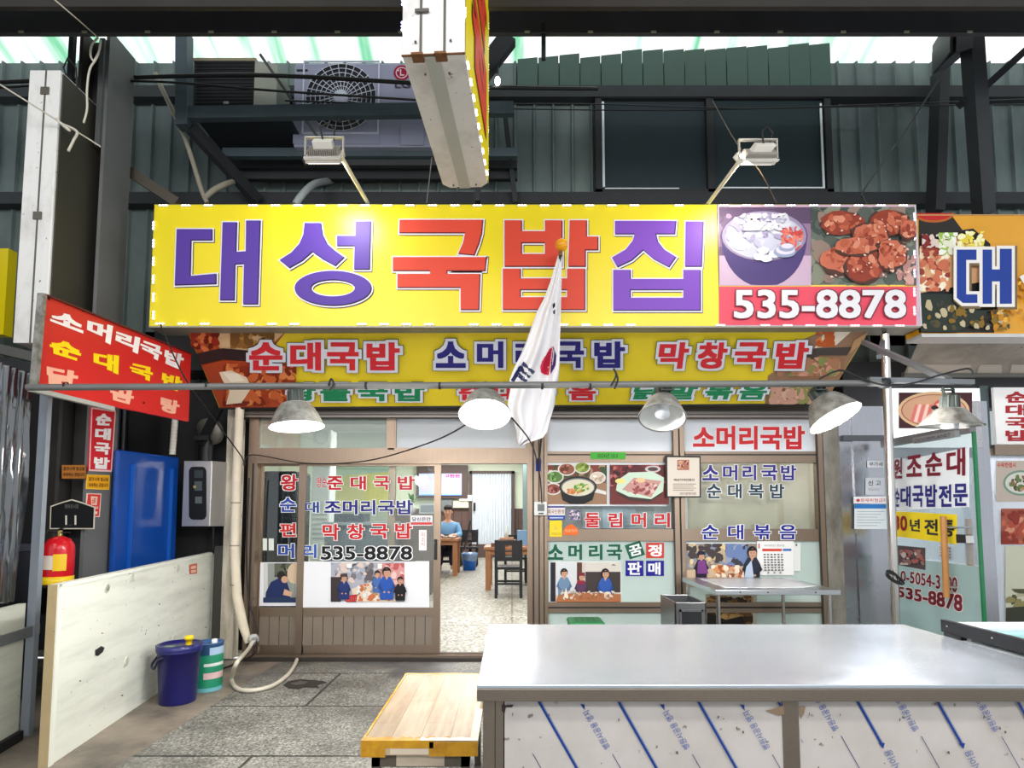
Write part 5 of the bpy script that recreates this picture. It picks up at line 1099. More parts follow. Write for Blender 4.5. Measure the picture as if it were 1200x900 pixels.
# ------------------------------------------------------------------ flag on its pole
tip, foot = at(657, 297, 4.78), at(631, 545, 5.95)
fp = thing('flag_pole', 'slim flag pole leaning out from the door post with orange ball', 'pole', tuple(foot)); m = MB(); m.tube([foot, tip], .011, P((70, 66, 60), .5, .3), 10); m.build('pole', fp)
m = MB(); m.ball(at(658, 287, 4.77), .052, P((240, 160, 20), .25, 0, .05, .1, 12), 20, 14); m.lathe(tip - Vector((0, 0, .02)), (0, 0, 1), [(.016, 0), (.018, .03), (.012, .05)], P((120, 84, 40), .4), 12); m.build('ball_finial', fp, label='orange ball')
m = MB(); m.bar(foot + Vector((0, .05, -.05)), foot + Vector((0, -.02, .06)), .05, .04, P((46, 60, 140), .4)); m.build('pole_bracket', fp, label='blue bracket')
FR = [(299, 654, 659), (312, 650.5, 658.5), (330, 645, 658), (350, 637.5, 657.5), (366, 629, 657), (385, 622, 656.5), (402, 616, 656), (418, 609, 655.8), (432, 602, 655.5), (443, 597, 655), (452, 598, 654), (462, 596, 652), (474, 595, 650), (486, 598, 646.5), (497, 603, 643), (506, 605, 641), (513, 605, 636), (519, 606.5, 618), (522, 608, 612)]
NC = 22; rows = []
def flag_pt(v, u):                            # v along the rows, u across
    i = min(int(v), len(FR) - 2); t = v - i; y, l, r = [FR[i][k] * (1 - t) + FR[i + 1][k] * t for k in range(3)]
    y += (10 * (u - .5) * (-1) if 8 < v < 12 else 0) * min(1, max(0, (v - 8) / 2)) * min(1, max(0, 12 - v))
    Y = 4.80 + .10 * math.sin(u * 9.5 + v * .16) * min(1, v / 5) * .6 + .035 * math.sin(u * 21 + v * .5) * min(1, v / 6) + .02 * v * .5
    return at(l + (r - l) * u, y, Y)
for k in range((len(FR) - 1) * 4 + 1): rows.append([flag_pt(k / 4, j / NC) for j in range(NC + 1)])
FLAGM = P((238, 236, 238), .8, 0, 0, .02); fl = thing('flag', 'white national flag hanging limp from the leaning pole', 'flag', tuple(at(640, 520, 4.9))); m = MB(); m.grid(rows, FLAGM); fo = m.build('cloth', fl); sd = fo.modifiers.new('thick', 'SOLIDIFY'); sd.thickness = .0016; sd.offset = 0
def inv(px, py):                              # place of a picture point on the flag
    best = min(range(0, (len(FR) - 1) * 10), key=lambda k: abs(FR[k // 10][0] * (1 - k % 10 / 10) + FR[k // 10 + 1][0] * (k % 10 / 10) - py)); i = best // 10; t = best % 10 / 10
    l, r = FR[i][1] * (1 - t) + FR[i + 1][1] * t, FR[i][2] * (1 - t) + FR[i + 1][2] * t; return best / 10, (px - l) / (r - l)
def flag_print(pieces, name, label=None):
    m = MB()
    for pts, c in pieces:
        n_ = len(pts); dense = []
        for i in range(n_):
            for k in range(3): dense.append((pts[i][0] + (pts[(i + 1) % n_][0] - pts[i][0]) * k / 3, pts[i][1] + (pts[(i + 1) % n_][1] - pts[i][1]) * k / 3))
        cx_ = sum(x for x, y in pts) / n_; cy_ = sum(y for x, y in pts) / n_; rows_ = []
        for r in (0.0, .25, .5, .75, 1.0):
            ring_ = []
            for (x, y) in dense + dense[:1]:
                v, u = inv(cx_ + (x - cx_) * r, cy_ + (y - cy_) * r); p = flag_pt(v, min(.995, max(.005, u))); ring_.append(p + (CAM - p).normalized() * .005)
            rows_.append(ring_)
        m.grid(rows_, ink(c))
    m.build(name, fl, label=label)
flag_print([([(648, 405), (644, 409), (640, 416), (635, 424), (633, 430), (634, 436), (638, 440), (643, 440.5)], (206, 24, 62)), ([(648.5, 406), (652, 416), (651, 428), (645, 440), (645.5, 424)], (40, 40, 110))], 'red_blue_emblem', 'red and blue round emblem')
def rotbar(cx, cy, L, W, a): ca, sa = math.cos(a), math.sin(a); return [(cx + x * ca - y * sa, cy + x * sa + y * ca) for x, y in ((-L, -W), (L, -W), (L, W), (-L, W))]
flag_print([(rotbar(604.5, 439, 7, 2.2, -.95), (40, 48, 96)), (rotbar(609, 433, 5, 2.2, -.95), (40, 48, 96)), (rotbar(611, 441, 8, 2.2, .7), (40, 48, 96)), (rotbar(614.5, 436, 9, 2.0, .7), (40, 48, 96)), (rotbar(619, 431.5, 9, 2.0, .7), (40, 48, 96))], 'bar_symbol')
flag_print([([(647.5, 356), (650.5, 355), (650.5, 360), (648, 361)], (30, 34, 50)), ([(648, 364), (650.5, 363), (650.5, 368), (648.5, 368)], (30, 34, 50))], 'bar_symbol')

# ------------------------------------------------------------------ outdoor air conditioners and their rack
YA = 5.75; ac = thing('air_conditioner_unit', 'large white outdoor air conditioner with round fan grille and red badge', 'air conditioner', tuple(at(425, 172, YA))); ACW = P((150, 153, 176), .4, 0, 0, .05, 4)
x0, x1, z0, z1 = fr(345, 74, 508, 172, YA); m = MB(); m.box(x0, x1, YA, YA + .42, z0, z1, ACW); m.build('casing', ac, bevel=.012)
m = MB(); m.box(x0 - .003, x0 + (x1 - x0) * .62, YA - .006, YA - .001, z0 + .03, z1 - .03, ACW); m.build('front_panel', ac)
cx, cz = at(400, 115, YA).x, at(400, 115, YA).z; Rg = (z1 - z0) * .40
m = MB(); m.lathe((cx, YA - .012, cz), (0, 1, 0), [(.001, 0), (Rg, 0), (Rg, .005)], P((36, 39, 46), .6), 40); m.build('fan_opening', ac)
m = MB(); GW = P((206, 210, 226), .4)
for k in range(7): r = Rg * (.2 + k * .133); m.tube([(cx + r * math.cos(t), YA - .016, cz + r * math.sin(t)) for t in [2 * math.pi * i / 40 for i in range(41)]], .0035, GW, 5, False)
for k in range(26): t = 2 * math.pi * k / 26; m.bar((cx + Rg * .17 * math.cos(t), YA - .018, cz + Rg * .17 * math.sin(t)), (cx + Rg * 1.02 * math.cos(t + .22), YA - .018, cz + Rg * 1.02 * math.sin(t + .22)), .006, .006, GW, (0, 1, 0))
m.lathe((cx, YA - .03, cz), (0, 1, 0), [(.001, 0), (Rg * .2, .0), (Rg * .21, .012)], GW, 24); gx = Rg * 1.07
for (a, b, c, d_) in ((-gx, gx, gx, gx), (-gx, gx, -gx, -gx), (-gx, -gx, -gx, gx), (gx, gx, -gx, gx)): m.bar((cx + a, YA - .014, cz + c), (cx + b, YA - .014, cz + d_), .014, .014, GW, (0, 1, 0))
m.build('fan_grille', ac)
s = Sheet(front(YA), .008, .0008); s.ell(471, 86, 9.5, 9, (150, 26, 60)); s.ring(471, 86, 7, 6.6, 6, 5.6, (226, 200, 210)); s.rect(469, 82, 470.4, 89.5, (226, 200, 210)); s.rect(470, 88.2, 474, 89.5, (226, 200, 210)); s.ell(466.8, 83.5, 1.1, 1.1, (226, 200, 210)); s.text('LG', (463, 96, 481, 104), (70, 64, 74), .02); s.build('badge', ac, label='red round badge and letters')
s = Sheet(front(YA), .008, .0008); s.rect(348, 82, 361, 84.5, (40, 44, 52)); s.build('name_strip', ac)
m = MB(); xa, xb, za, zc = fr(470, 147, 497, 171, YA); m.box(xa, xb, YA - .02, YA - .001, za, zc, ACW); m.build('service_cover', ac, bevel=.006)
YD = 5.72; ad = thing('air_conditioner_unit', 'dark backed outdoor unit with pale side left of the fan unit', 'air conditioner', tuple(at(262, 127, YD))); x0, x1, z0, z1 = fr(226, 71, 298, 126, YD); m = MB(); m.box(x0, x1, YD + .01, YD + .4, z0, z1, P((22, 24, 27), .6)); m.build('coil', ad)
m = MB(); m.box(x0 - .01, x1 + .01, YD, YD + .42, z1, z1 + .03, P((150, 142, 118), .5)); m.build('top_cover', ad)
m = MB(); xc = at(322, 100, YD).x; m.slab([(x1, YD, z0), (xc, YD + .05, z0), (xc, YD + .4, z0), (x1, YD + .4, z0)], (0, 0, z1 - z0), P((150, 154, 144), .5, 0, 0, .1, 6)); m.build('side_panel', ad)
m = MB()
for k in range(14): z = z0 + (z1 - z0) * (k + .5) / 14; m.box(x0 + .02, x1 - .02, YD, YD + .008, z - .004, z + .004, P((34, 36, 40), .5))
m.box(at(262, 120, YD).x, at(268, 120, YD).x, YD - .004, YD, at(262, 122, YD).z, at(262, 119, YD).z, P((150, 160, 150), .5)); m.build('coil_guard', ad)
rk = thing('unit_rack', 'blue grey steel rack under the two outdoor units', 'rack', tuple(at(400, 200, 5.4)))
def rbar(p, q, w_=.1, h_=.1, mat=BLUESTEEL): m = MB(); m.bar(p, q, w_, h_, mat); m.build('rack_bar', rk)
YR = 5.45
rbar(at(222, 134, YR), at(602, 128, YR), .07, .12); rbar(at(262, 180, 5.85), at(606, 180, 5.85), .06, .09); rbar(at(262, 194, 6.1), at(606, 194, 6.1), .06, .09, DARKSTEEL); rbar(at(284, 206, 6.15), at(606, 206, 6.15), .06, .10, DARKSTEEL)
rbar(at(224, 150, YR), at(302, 235, 6.1), .07, .12, DARKSTEEL); rbar(at(216, 40, YR), at(216, 150, YR), .11, .12); rbar(at(226, 134, YR), at(226, 134, 6.25), .06, .08); rbar(at(398, 138, YR), at(398, 136, 6.25), .05, .08, DARKSTEEL); rbar(at(560, 130, YR), at(560, 130, 6.25), .06, .08, DARKSTEEL)
m = MB(); a, b = at(226, 136, YR), at(338, 136, YR); m.box(a.x, b.x, YR + .05, 6.25, a.z + .01, a.z + .02, P((40, 46, 54), .6, .2)); m.build('tray', rk)
rbar(at(305, 64, 5.5), at(380, 172, 5.5), .02, .025, P((84, 86, 86), .5, .3))
rbar(at(596, 45, 5.3), at(560, 92, 5.3), .10, .16, DARKSTEEL); rbar(at(562, 60, 5.7), at(560, 238, 5.7), .05, .10, DARKSTEEL); rbar(at(590, 120, 6.1), at(604, 238, 6.1), .05, .05, DARKSTEEL)
b_ = thing('floodlight_bulb', 'small glowing round lamp beside the hanging sign', 'lamp', tuple(at(583, 96, 5.2))); m = MB(); m.ball(at(583, 95, 5.2), (.026, .02, .042), P((250, 255, 245), .4, 0, 10, 0), 14, 10); m.build('bulb', b_); m = MB(); m.tube([at(583, 88, 5.22), at(583, 80, 5.28)], .014, DARK, 10); m.build('holder', b_)
# pipes at upper left
m = MB(); m.tube(smooth_path([at(182, 86, 5.6), at(188, 100, 5.6), at(200, 125, 5.6), at(218, 165, 5.6), at(236, 222, 5.6), at(243, 238, 5.6)]), .022, P((150, 144, 128), .6, 0, 0, .1, 6), 10); m.tube(smooth_path([at(240, 232, 5.6), at(252, 222, 5.65), at(270, 214, 5.8), at(284, 211, 6.26)]), .028, P((150, 144, 128), .6), 10); m.build('drain_pipe', None, 'dull cream pipe bending down behind the sign left corner', 'pipe')
m = MB(); m.tube(smooth_path([at(346, 240, 5.5), at(356, 226, 5.55), at(370, 215, 5.8), at(388, 212, 6.26)]), .035, P((150, 156, 160), .6), 12); m.build('curved_duct', None, 'pale curved hose rising behind the sign below the left flood light', 'hose')
m = MB(); m.bar(at(150, 200, 5.3), at(208, 238, 5.3), .05, .09, P((78, 72, 62), .6)); m.build('diagonal_brace', None, 'dark diagonal brace between column and sign corner', 'brace')
# right hand truss
tr = thing('steel_truss', 'dark steel truss post and braces at the upper right', 'truss', tuple(at(1130, 250, 5.0)))
def tbar(p, q, w_=.09, h_=.09, mat=DARKSTEEL): m = MB(); m.bar(p, q, w_, h_, mat, (0, 1, 0)); m.build('truss_bar', tr)
tbar(at(1138, 32, 4.9), at(1153, 252, 5.25), .12, .13); tbar(at(1150, 106, 5.05), at(1214, 48, 5.05), .06, .08); tbar(at(1126, 122, 5.1), at(1150, 104, 5.1), .06, .08)
m = MB(); a, b = at(1131, 42, 4.82), at(1100, 72, 5.9); m.bar(a, b, .12, .20, P((96, 100, 106), .5, .3)); m.build('side_beam', tr)
m = MB(); a, b = at(1115, 40, 4.82), at(1094, 70, 5.88); m.bar(a, b, .02, .26, DARKSTEEL); m.build('beam_flange', tr)
m = MB(); p0, p1 = at(1102, 84, 6.05), at(1096, 250, 6.05); m.bar(p0, p1, .10, .16, P((36, 38, 42), .6), (0, 1, 0)); m.build('dark_post', tr)
cable([at(1101, 92, 5.9), at(1060, 155, 5.75), at(1014, 220, 5.3), at(1012, 232, 5.2), at(1016, 240, 5.1)], .008, 'black stay cable slanting down to the sign right of the dark window')
cable([at(-20, 97, 5.2), at(120, 92, 5.2), at(300, 88, 5.2), at(480, 97, 5.2), at(560, 102, 5.2), at(700, 104, 5.6)], .018, 'thick black cable strung past the fan unit')
cable([at(-20, 104, 5.15), at(160, 95, 5.15), at(330, 107, 5.15), at(500, 118, 5.15)], .010, 'thinner black cable sagging below the thick one at upper left')
cable([at(560, 122, 5.9), at(700, 122, 5.9), at(860, 127, 5.9), at(1000, 125, 5.9), at(1210, 122, 5.9)], .006, 'upper thin wire strung across the dark window')
cable([at(560, 127, 5.9), at(720, 129, 5.9), at(860, 128, 5.9), at(1210, 116, 5.9)], .006, 'lower thin wire strung across the dark window')
cable([at(334, 118, 5.4), at(560, 126, 5.6)], .008, 'thin wire passing before the lower fan grille')
m = MB(); m.tube([at(637, 28, 4.48), at(637, 70, 4.48)], .018, DARKSTEEL, 8); m.build('short_rod', None, 'short dark rod hanging from the roof beam', 'rod')
cable([at(506, 185, 5.5), at(500, 238, 5.1)], .005, 'thin stay wire from the rack to the sign top', mat=P((120, 120, 116), .5))
cable([at(835, 118, 6.1), at(862, 166, 5.0), at(890, 200, 4.6), at(910, 238, 5.0)], .005, 'thin wire passing the right flood light', mat=P((110, 90, 70), .6))
# ropes at upper left
cable([at(55, -8, 3.9), at(90, 22, 4.1), at(115, 44, 4.5)], .005, 'white string slanting from the top left to the column', 'string', ROPE, 4, 'string')
cable([at(115, 44, 4.55), at(108, 52, 4.55), at(106, 64, 4.55), at(110, 71, 4.55), at(116, 60, 4.55), at(118, 46, 4.55), at(116, 60, 4.55), at(112, 70, 4.55), at(105, 82, 4.55), at(102, 105, 4.55), at(102, 128, 4.55), at(98, 144, 4.55)], .008, 'looped white rope end hanging down the steel column', 'rope', ROPE, 6, 'rope')
cable([at(-5, 96, 4.1), at(40, 124, 4.3), at(72, 144, 4.45), at(96, 158, 4.6), at(118, 172, 4.7)], .006, 'white cord stretched from the left edge across the narrow sign', 'cord', ROPE, 4, 'cord')
cable([at(66, 139, 4.42), at(76, 149, 4.42), at(82, 153, 4.42), at(74, 146, 4.42), at(90, 154, 4.5), at(86, 165, 4.48), at(80, 177, 4.45)], .010, 'knotted white cord tail below the stretched cord', 'cord', ROPE, 6, 'cord')

# ------------------------------------------------------------------ posters and notices on doors and windows
def poster(name, label, Y, quad, base, cat='poster', glow=0, t=.003):
    s = Sheet(front(Y), .001, .0005, glow); s.slab(quad, base, t); return s, name, label, cat
def fin(s, name, label, cat, group=None): return s.build(name, None, label, cat, group)
def person_print(s, x, y, h, coat, hair=(30, 26, 26), skin_=(206, 156, 128), hat=None):   # small printed half figure, top of head at y
    hd = h * .13; s.poly([(x - h * .20, y + h), (x - h * .22, y + h * .48), (x - h * .12, y + h * .30), (x + h * .12, y + h * .30), (x + h * .22, y + h * .48), (x + h * .20, y + h)], coat)
    s.poly([(x - h * .05, y + h * .30), (x + h * .05, y + h * .30), (x, y + h * .40)], skin_); s.ell(x, y + hd * 1.1, hd, hd * 1.15, hair); s.ell(x + hd * .1, y + hd * 1.4, hd * .78, hd * .95, skin_)
    for sx in (-1, 1):
        s.poly([(x + sx * h * .20, y + h * .46), (x + sx * h * .27, y + h * .62), (x + sx * h * .10, y + h * .80), (x + sx * h * .07, y + h * .74), (x + sx * h * .17, y + h * .62)], tuple(max(0, int(v * .82)) for v in coat)); s.ell(x + sx * h * .07, y + h * .77, h * .035, h * .03, skin_, 10); s.ell(x + hd * .1 + sx * hd * .3, y + hd * 1.35, hd * .11, hd * .09, (50, 36, 32), 8)
    s.poly([(x - hd * .15, y + hd * 1.85), (x + hd * .35, y + hd * 1.85), (x + hd * .3, y + hd * 1.95), (x - hd * .1, y + hd * 1.95)], (160, 90, 80)); s.poly([(x - hd * .75, y + hd * .95), (x - hd * .4, y + hd * .55), (x + hd * .6, y + hd * .5), (x + hd * .9, y + hd * .95), (x + hd * .5, y + hd * .85)], hair)
    if hat: s.poly([(x - hd * 1.1, y + hd * .9), (x - hd, y), (x + hd, y - hd * .1), (x + hd * 1.1, y + hd * .9)], hat)
# rear door: photo of a person bending over a pot
s, *a = poster('poster', 'photo poster of a person in dark blue bending, behind the door stile', 6.102, sq(302, 659, 350, 710), (236, 236, 240))
s.rect(309, 660, 347, 706, (150, 156, 150)); s.rect(309, 660, 314, 706, (206, 208, 204)); s.scatter((322, 660, 347, 676), 45, 4, [(60, 66, 50), (96, 100, 84), (40, 42, 36)], 3); s.ell(345, 672, 8, 12, (214, 190, 160)); s.poly([(311, 706), (312, 694), (318, 682), (328, 677), (336, 680), (340, 692), (343, 697), (338, 702), (332, 706)], (30, 44, 92)); s.ell(330, 674, 5, 5, (40, 34, 34)); s.ell(334, 679, 4, 4, (206, 160, 130)); s.poly([(334, 690), (343, 694), (342, 699), (332, 697)], (214, 170, 140)); s.rect(309, 700, 347, 706, (40, 56, 90)); fin(s, *a)
s, *a = poster('poster', 'wide white poster with market stall photo on the front sliding door', 6.042, [(354, 658), (487, 658), (487, 657.5), (503, 657.5), (503, 712), (354, 712)], (238, 238, 242))
s.rect(388, 659, 474, 705, (176, 176, 188)); s.scatter((388, 659, 474, 684), 80, 4, [(150, 156, 170), (200, 206, 220), (120, 116, 120), (220, 200, 190), (96, 90, 96)], 4); s.rect(388, 676, 400, 705, (60, 50, 52)); s.rect(446, 660, 474, 690, (214, 150, 150)); s.scatter((452, 660, 474, 690), 20, 4, [(226, 120, 110), (240, 200, 190), (190, 90, 90)], 5)
s.poly([(412, 690), (436, 682), (452, 690), (466, 705), (416, 705)], (226, 206, 186)); s.scatter((412, 684, 458, 704), 60, 3, [(206, 110, 70), (240, 226, 206), (180, 150, 110), (150, 70, 50), (230, 230, 226)], 6); s.poly([(405, 698), (420, 696), (418, 705), (406, 705)], (176, 40, 44))
for k in range(5): s.rect(406.5 + k * 2.6, 699, 407.6 + k * 2.6, 704, (210, 90, 84))
person_print(s, 404, 672, 30, (34, 52, 110), hat=(70, 60, 60)); person_print(s, 443, 668, 26, (70, 106, 170)); person_print(s, 454, 664, 38, (40, 84, 170)); person_print(s, 470, 675, 28, (24, 22, 26)); s.rect(408, 660, 414, 665, (240, 240, 236)); s.rect(444, 660, 449, 666, (240, 236, 230)); fin(s, *a)
s, *a = poster('sticker', 'white and red opening sticker on the front sliding door', 6.042, sq(481, 604, 507, 616), (240, 236, 236), 'sticker'); s.text('당신은안', (483, 606, 505, 611), (50, 50, 90), .02); s.rect(481.5, 612, 506.5, 615, (206, 70, 70)); fin(s, *a)
s, *a = poster('sticker', 'narrow white upright sticker with pink letters on the front sliding door', 6.042, sq(491, 621, 500, 645), (244, 240, 240), 'sticker'); s.text('미\n소\n시', (493.5, 624, 498, 640), (190, 90, 110), .0, space=.9); fin(s, *a)
s = Sheet(front(6.102), .001, .0005); s.rect(308, 631, 313, 645, (226, 232, 224)); s.rect(315, 631, 321, 645, (226, 232, 224)); fin(s, 'sticker', 'two pale strips stuck on the rear sliding door', 'sticker')
# left window posters
s, *a = poster('food_poster', 'poster with soup bowl and sliced meat photos in the left shop window', 6.020, sq(640, 540, 781, 593), (232, 236, 240))
s.rect(642, 545, 711, 591, (120, 88, 66)); s.scatter((642, 545, 711, 560), 60, 5, [(90, 50, 40), (60, 84, 50), (176, 140, 110), (130, 60, 46), (226, 206, 180)], 3); s.poly([(642, 572), (711, 566), (711, 591), (642, 591)], (160, 124, 96))
for (x, y, r, c) in ((650, 559, 9, (90, 130, 60)), (664, 550, 9, (150, 90, 70)), (682, 548, 8, (130, 150, 60)), (648, 573, 8, (140, 70, 60)), (700, 560, 8, (226, 206, 186))): s.ell(x, y, r + 1.5, r * .7 + 1.5, (226, 222, 214)); s.ell(x, y, r, r * .7, c); s.scatter((x - r, y - r * .6, x + r, y + r * .6), 14, 3, [tuple(min(255, v + 40) for v in c), tuple(max(0, v - 40) for v in c)], int(x), .6, (x, y, r * .8, r * .5))
s.poly([(696, 572), (710, 576), (710, 580), (696, 577)], (226, 222, 216)); s.poly([(656, 572), (698, 572), (694, 586), (684, 590.5), (668, 590.5), (659, 586)], (26, 27, 30)); s.ell(677, 571, 22, 12.5, (28, 29, 32)); s.ell(677, 571, 20, 10.8, (110, 112, 112)); s.ell(677, 571.5, 18.6, 9.8, (222, 216, 192)); s.scatter((668, 566, 690, 578), 46, 3, [(120, 170, 60), (160, 196, 80), (226, 210, 160), (90, 140, 50)], 5, .5, (680, 571, 9, 5)); s.scatter((664, 572, 684, 580), 22, 3, [(206, 120, 60), (214, 150, 100)], 6, .5, (673, 575, 9, 3))
s.rect(714, 545, 783, 591, (110, 46, 44)); s.scatter((714, 545, 783, 570), 90, 4, [(150, 60, 60), (90, 30, 34), (190, 110, 100), (60, 24, 28)], 7); s.ell(764, 550, 9, 4, (206, 196, 196)); s.ell(764, 550, 6, 2.4, (90, 60, 66)); s.poly([(738, 556), (760, 554), (776, 562), (774, 580), (760, 588), (736, 586), (722, 578), (724, 566)], (60, 44, 40)); s.poly([(736, 554), (764, 553), (777, 560), (776, 576), (762, 585), (736, 582), (721, 575), (723, 563)], (206, 226, 206)); s.poly([(742, 560), (774, 564), (762, 583), (728, 574)], (200, 150, 140)); s.scatter((730, 560, 772, 583), 130, 2.6, [(226, 190, 180), (170, 90, 90), (206, 150, 146), (236, 214, 206), (150, 70, 70)], 8, .6, (751, 571, 17, 8)); s.ell(726, 564, 6, 3, (250, 226, 140)); s.ell(750, 563, 5, 3, (246, 196, 150)); fin(s, *a)
s, *a = poster('sticker', 'bright green date tape on the rail over the food poster', 5.995, sq(692, 530, 733, 538), (70, 176, 56), 'sticker', 0, .002); s.text('2024년 10.2', (700, 531.5, 724, 536.5), (40, 70, 30), .01); fin(s, *a)
s, *a = poster('sticker', 'small red white and blue notice left of the red window letters', 6.026, sq(641, 593, 662, 609), (232, 226, 224), 'sticker'); s.rect(641, 593, 662, 595, (60, 60, 140)); s.text('외국인환영', (642, 597, 661, 602), (150, 50, 40), .01); s.rect(641, 604, 662, 609, (36, 70, 160)); s.rect(644, 606, 660, 607.5, (190, 200, 230)); fin(s, *a)
s, *a = poster('sticker', 'grey pink square notice under the soup photo', 6.026, sq(665, 597, 681, 610), (130, 130, 150), 'sticker'); s.scatter((667, 598, 680, 609), 36, 1.6, [(214, 190, 206), (90, 86, 110), (230, 220, 226)], 9); fin(s, *a)
s, *a = poster('sticker', 'yellow card sticker at the bottom left of the left window', 5.996, sq(644, 610, 658.5, 629), (240, 210, 40), 'sticker', 0, .002); s.poly([(648, 621), (651, 616), (654, 621)], (226, 196, 90)); s.text('모범음식점', (646, 624, 657, 627), (150, 120, 40), .0); fin(s, *a)
s = Sheet(front(5.996), .001, .0005); s.slab([(660, 627), (660.5, 620), (664, 616.5), (669, 614), (673, 616), (677, 620), (677.5, 627)], (238, 110, 40), .003); s.text('제로페이', (662, 620, 676, 624), (250, 190, 150), .0); fin(s, 'sticker', 'orange rounded sticker beside the yellow card', 'sticker')
s = Sheet(front(6.028), .001, .0005); s.slab([(643, 658), (728, 658), (729, 707), (644, 707)], (226, 232, 230), .001)
s.rect(645, 659, 727, 705, (206, 198, 186)); s.rect(645, 659, 651, 705, (40, 36, 44)); s.rect(651, 659, 676, 697, (214, 216, 218)); s.rect(676, 659, 682, 680, (90, 60, 50)); s.rect(686, 670, 727, 694, (66, 58, 56)); s.rect(686, 659, 727, 670, (214, 206, 196)); s.poly([(716, 662.5), (719, 661), (722, 662.5)], (40, 30, 30))
person_print(s, 661, 666, 34, (110, 140, 170)); person_print(s, 681, 671, 30, (90, 60, 90), hat=(120, 40, 56)); s.rect(676, 680, 685, 684, (150, 40, 60)); person_print(s, 709, 666, 37, (50, 90, 170)); s.poly([(654, 697), (680, 694), (727, 696), (727, 705), (651, 705)], (176, 110, 70)); s.scatter((656, 692, 724, 702), 40, 2.4, [(226, 206, 190), (190, 180, 170), (236, 226, 206), (150, 100, 70)], 4, .5); s.poly([(660, 700), (663, 688), (666, 700)], (236, 226, 206)); fin(s, 'poster', 'photo of three people at a table on the frosted left window', 'poster')
# framed notice between the windows
fn = thing('framed_notice', 'framed printed notice hanging between the two shop windows', 'notice', tuple(at(801, 583, 5.95))); s = Sheet(front(5.96), .0, .0005); s.slab([(779, 534), (820.5, 534.5), (821, 583), (780, 583)], (34, 32, 34), .014); s.build('frame', fn)
s = Sheet(front(5.96), .0155, .0005); s.poly([(781.5, 536), (819, 536.5), (819.3, 581.5), (782, 581.5)], (226, 214, 200)); s.rect(793, 539, 807, 551, (176, 110, 90)); s.scatter((794, 540, 806, 550), 24, 1.6, [(206, 150, 120), (130, 60, 50), (226, 190, 160)], 3); s.text('백년가게인증서', (789, 561, 813, 564), (70, 56, 50), .01)
for k in range(4): s.rect(788, 567 + k * 2.4, 815 - (k % 2) * 3, 567.7 + k * 2.4, (150, 136, 124))
s.text('대구광역시장', (796, 577, 815, 580), (70, 56, 50), .0); s.build('paper', fn)
# right window posters
s, *a = poster('poster', 'photo poster of two cooks behind the steel table', 6.022, sq(803, 636, 886, 688), (236, 236, 236))
s.rect(804, 637, 886, 678, (150, 140, 130)); s.scatter((804, 637, 850, 665), 70, 5, [(90, 80, 70), (190, 170, 140), (226, 200, 150), (70, 60, 60), (140, 150, 170)], 3); s.scatter((850, 637, 876, 670), 50, 6, [(110, 130, 176), (80, 96, 140), (150, 160, 180), (60, 60, 70)], 4); s.poly([(804, 668), (886, 662), (886, 688), (804, 688)], (206, 180, 150)); s.scatter((830, 662, 872, 678), 50, 3.4, [(240, 226, 206), (190, 100, 60), (226, 150, 90), (150, 80, 50)], 5); person_print(s, 821, 646, 32, (30, 28, 44), hat=(30, 34, 56)); s.poly([(817, 657), (825, 656), (829, 672), (816, 672)], (120, 60, 130)); person_print(s, 880, 640, 44, (40, 44, 60)); s.poly([(873, 664), (879, 656), (882, 678), (870, 680)], (190, 204, 226)); fin(s, *a)
s, *a = poster('calendar', 'white calendar page with red and blue headings on the right window', 6.012, sq(887, 633, 930, 674), (244, 242, 240), 'calendar'); s.rect(888.5, 637, 890, 643, (206, 60, 60)); s.text('식육 제조업소 영업시간', (895, 638, 919, 640.5), (80, 80, 86), .0); s.rect(893, 643, 916, 646, (214, 70, 50)); s.rect(917, 643, 927, 645.6, (56, 116, 190))
for r in range(7):
    for c in range(6): s.rect(894.5 + c * 4, 649 + r * 3, 897 + c * 4 - (r * c) % 2 * .6, 650.6 + r * 3, (96, 92, 96))
for k in range(3): s.rect(898 + k * 7, 670, 900 + k * 7, 671.6, (120, 110, 110))
fin(s, *a)
s, *a = poster('sheet', 'narrow white sheet peeking out behind the calendar', 6.024, sq(928, 636, 938, 669), (232, 234, 232), 'sheet'); s.rect(932, 637, 934, 640, (120, 120, 120)); fin(s, *a)
s, *a = poster('poster', 'brown food poster low on the right window under the steel table', 6.018, sq(826, 696, 887, 736), (206, 204, 190)); s.poly([(828, 700), (850, 698), (874, 706), (882, 720), (878, 734), (828, 734)], (150, 106, 50)); s.scatter((828, 698, 882, 734), 90, 5, [(120, 80, 34), (176, 130, 70), (60, 44, 24), (190, 150, 90)], 4); s.poly([(828, 718), (850, 726), (868, 722), (876, 734), (828, 735)], (30, 24, 18)); s.rect(843, 700, 851, 705, (40, 34, 24)); fin(s, *a)
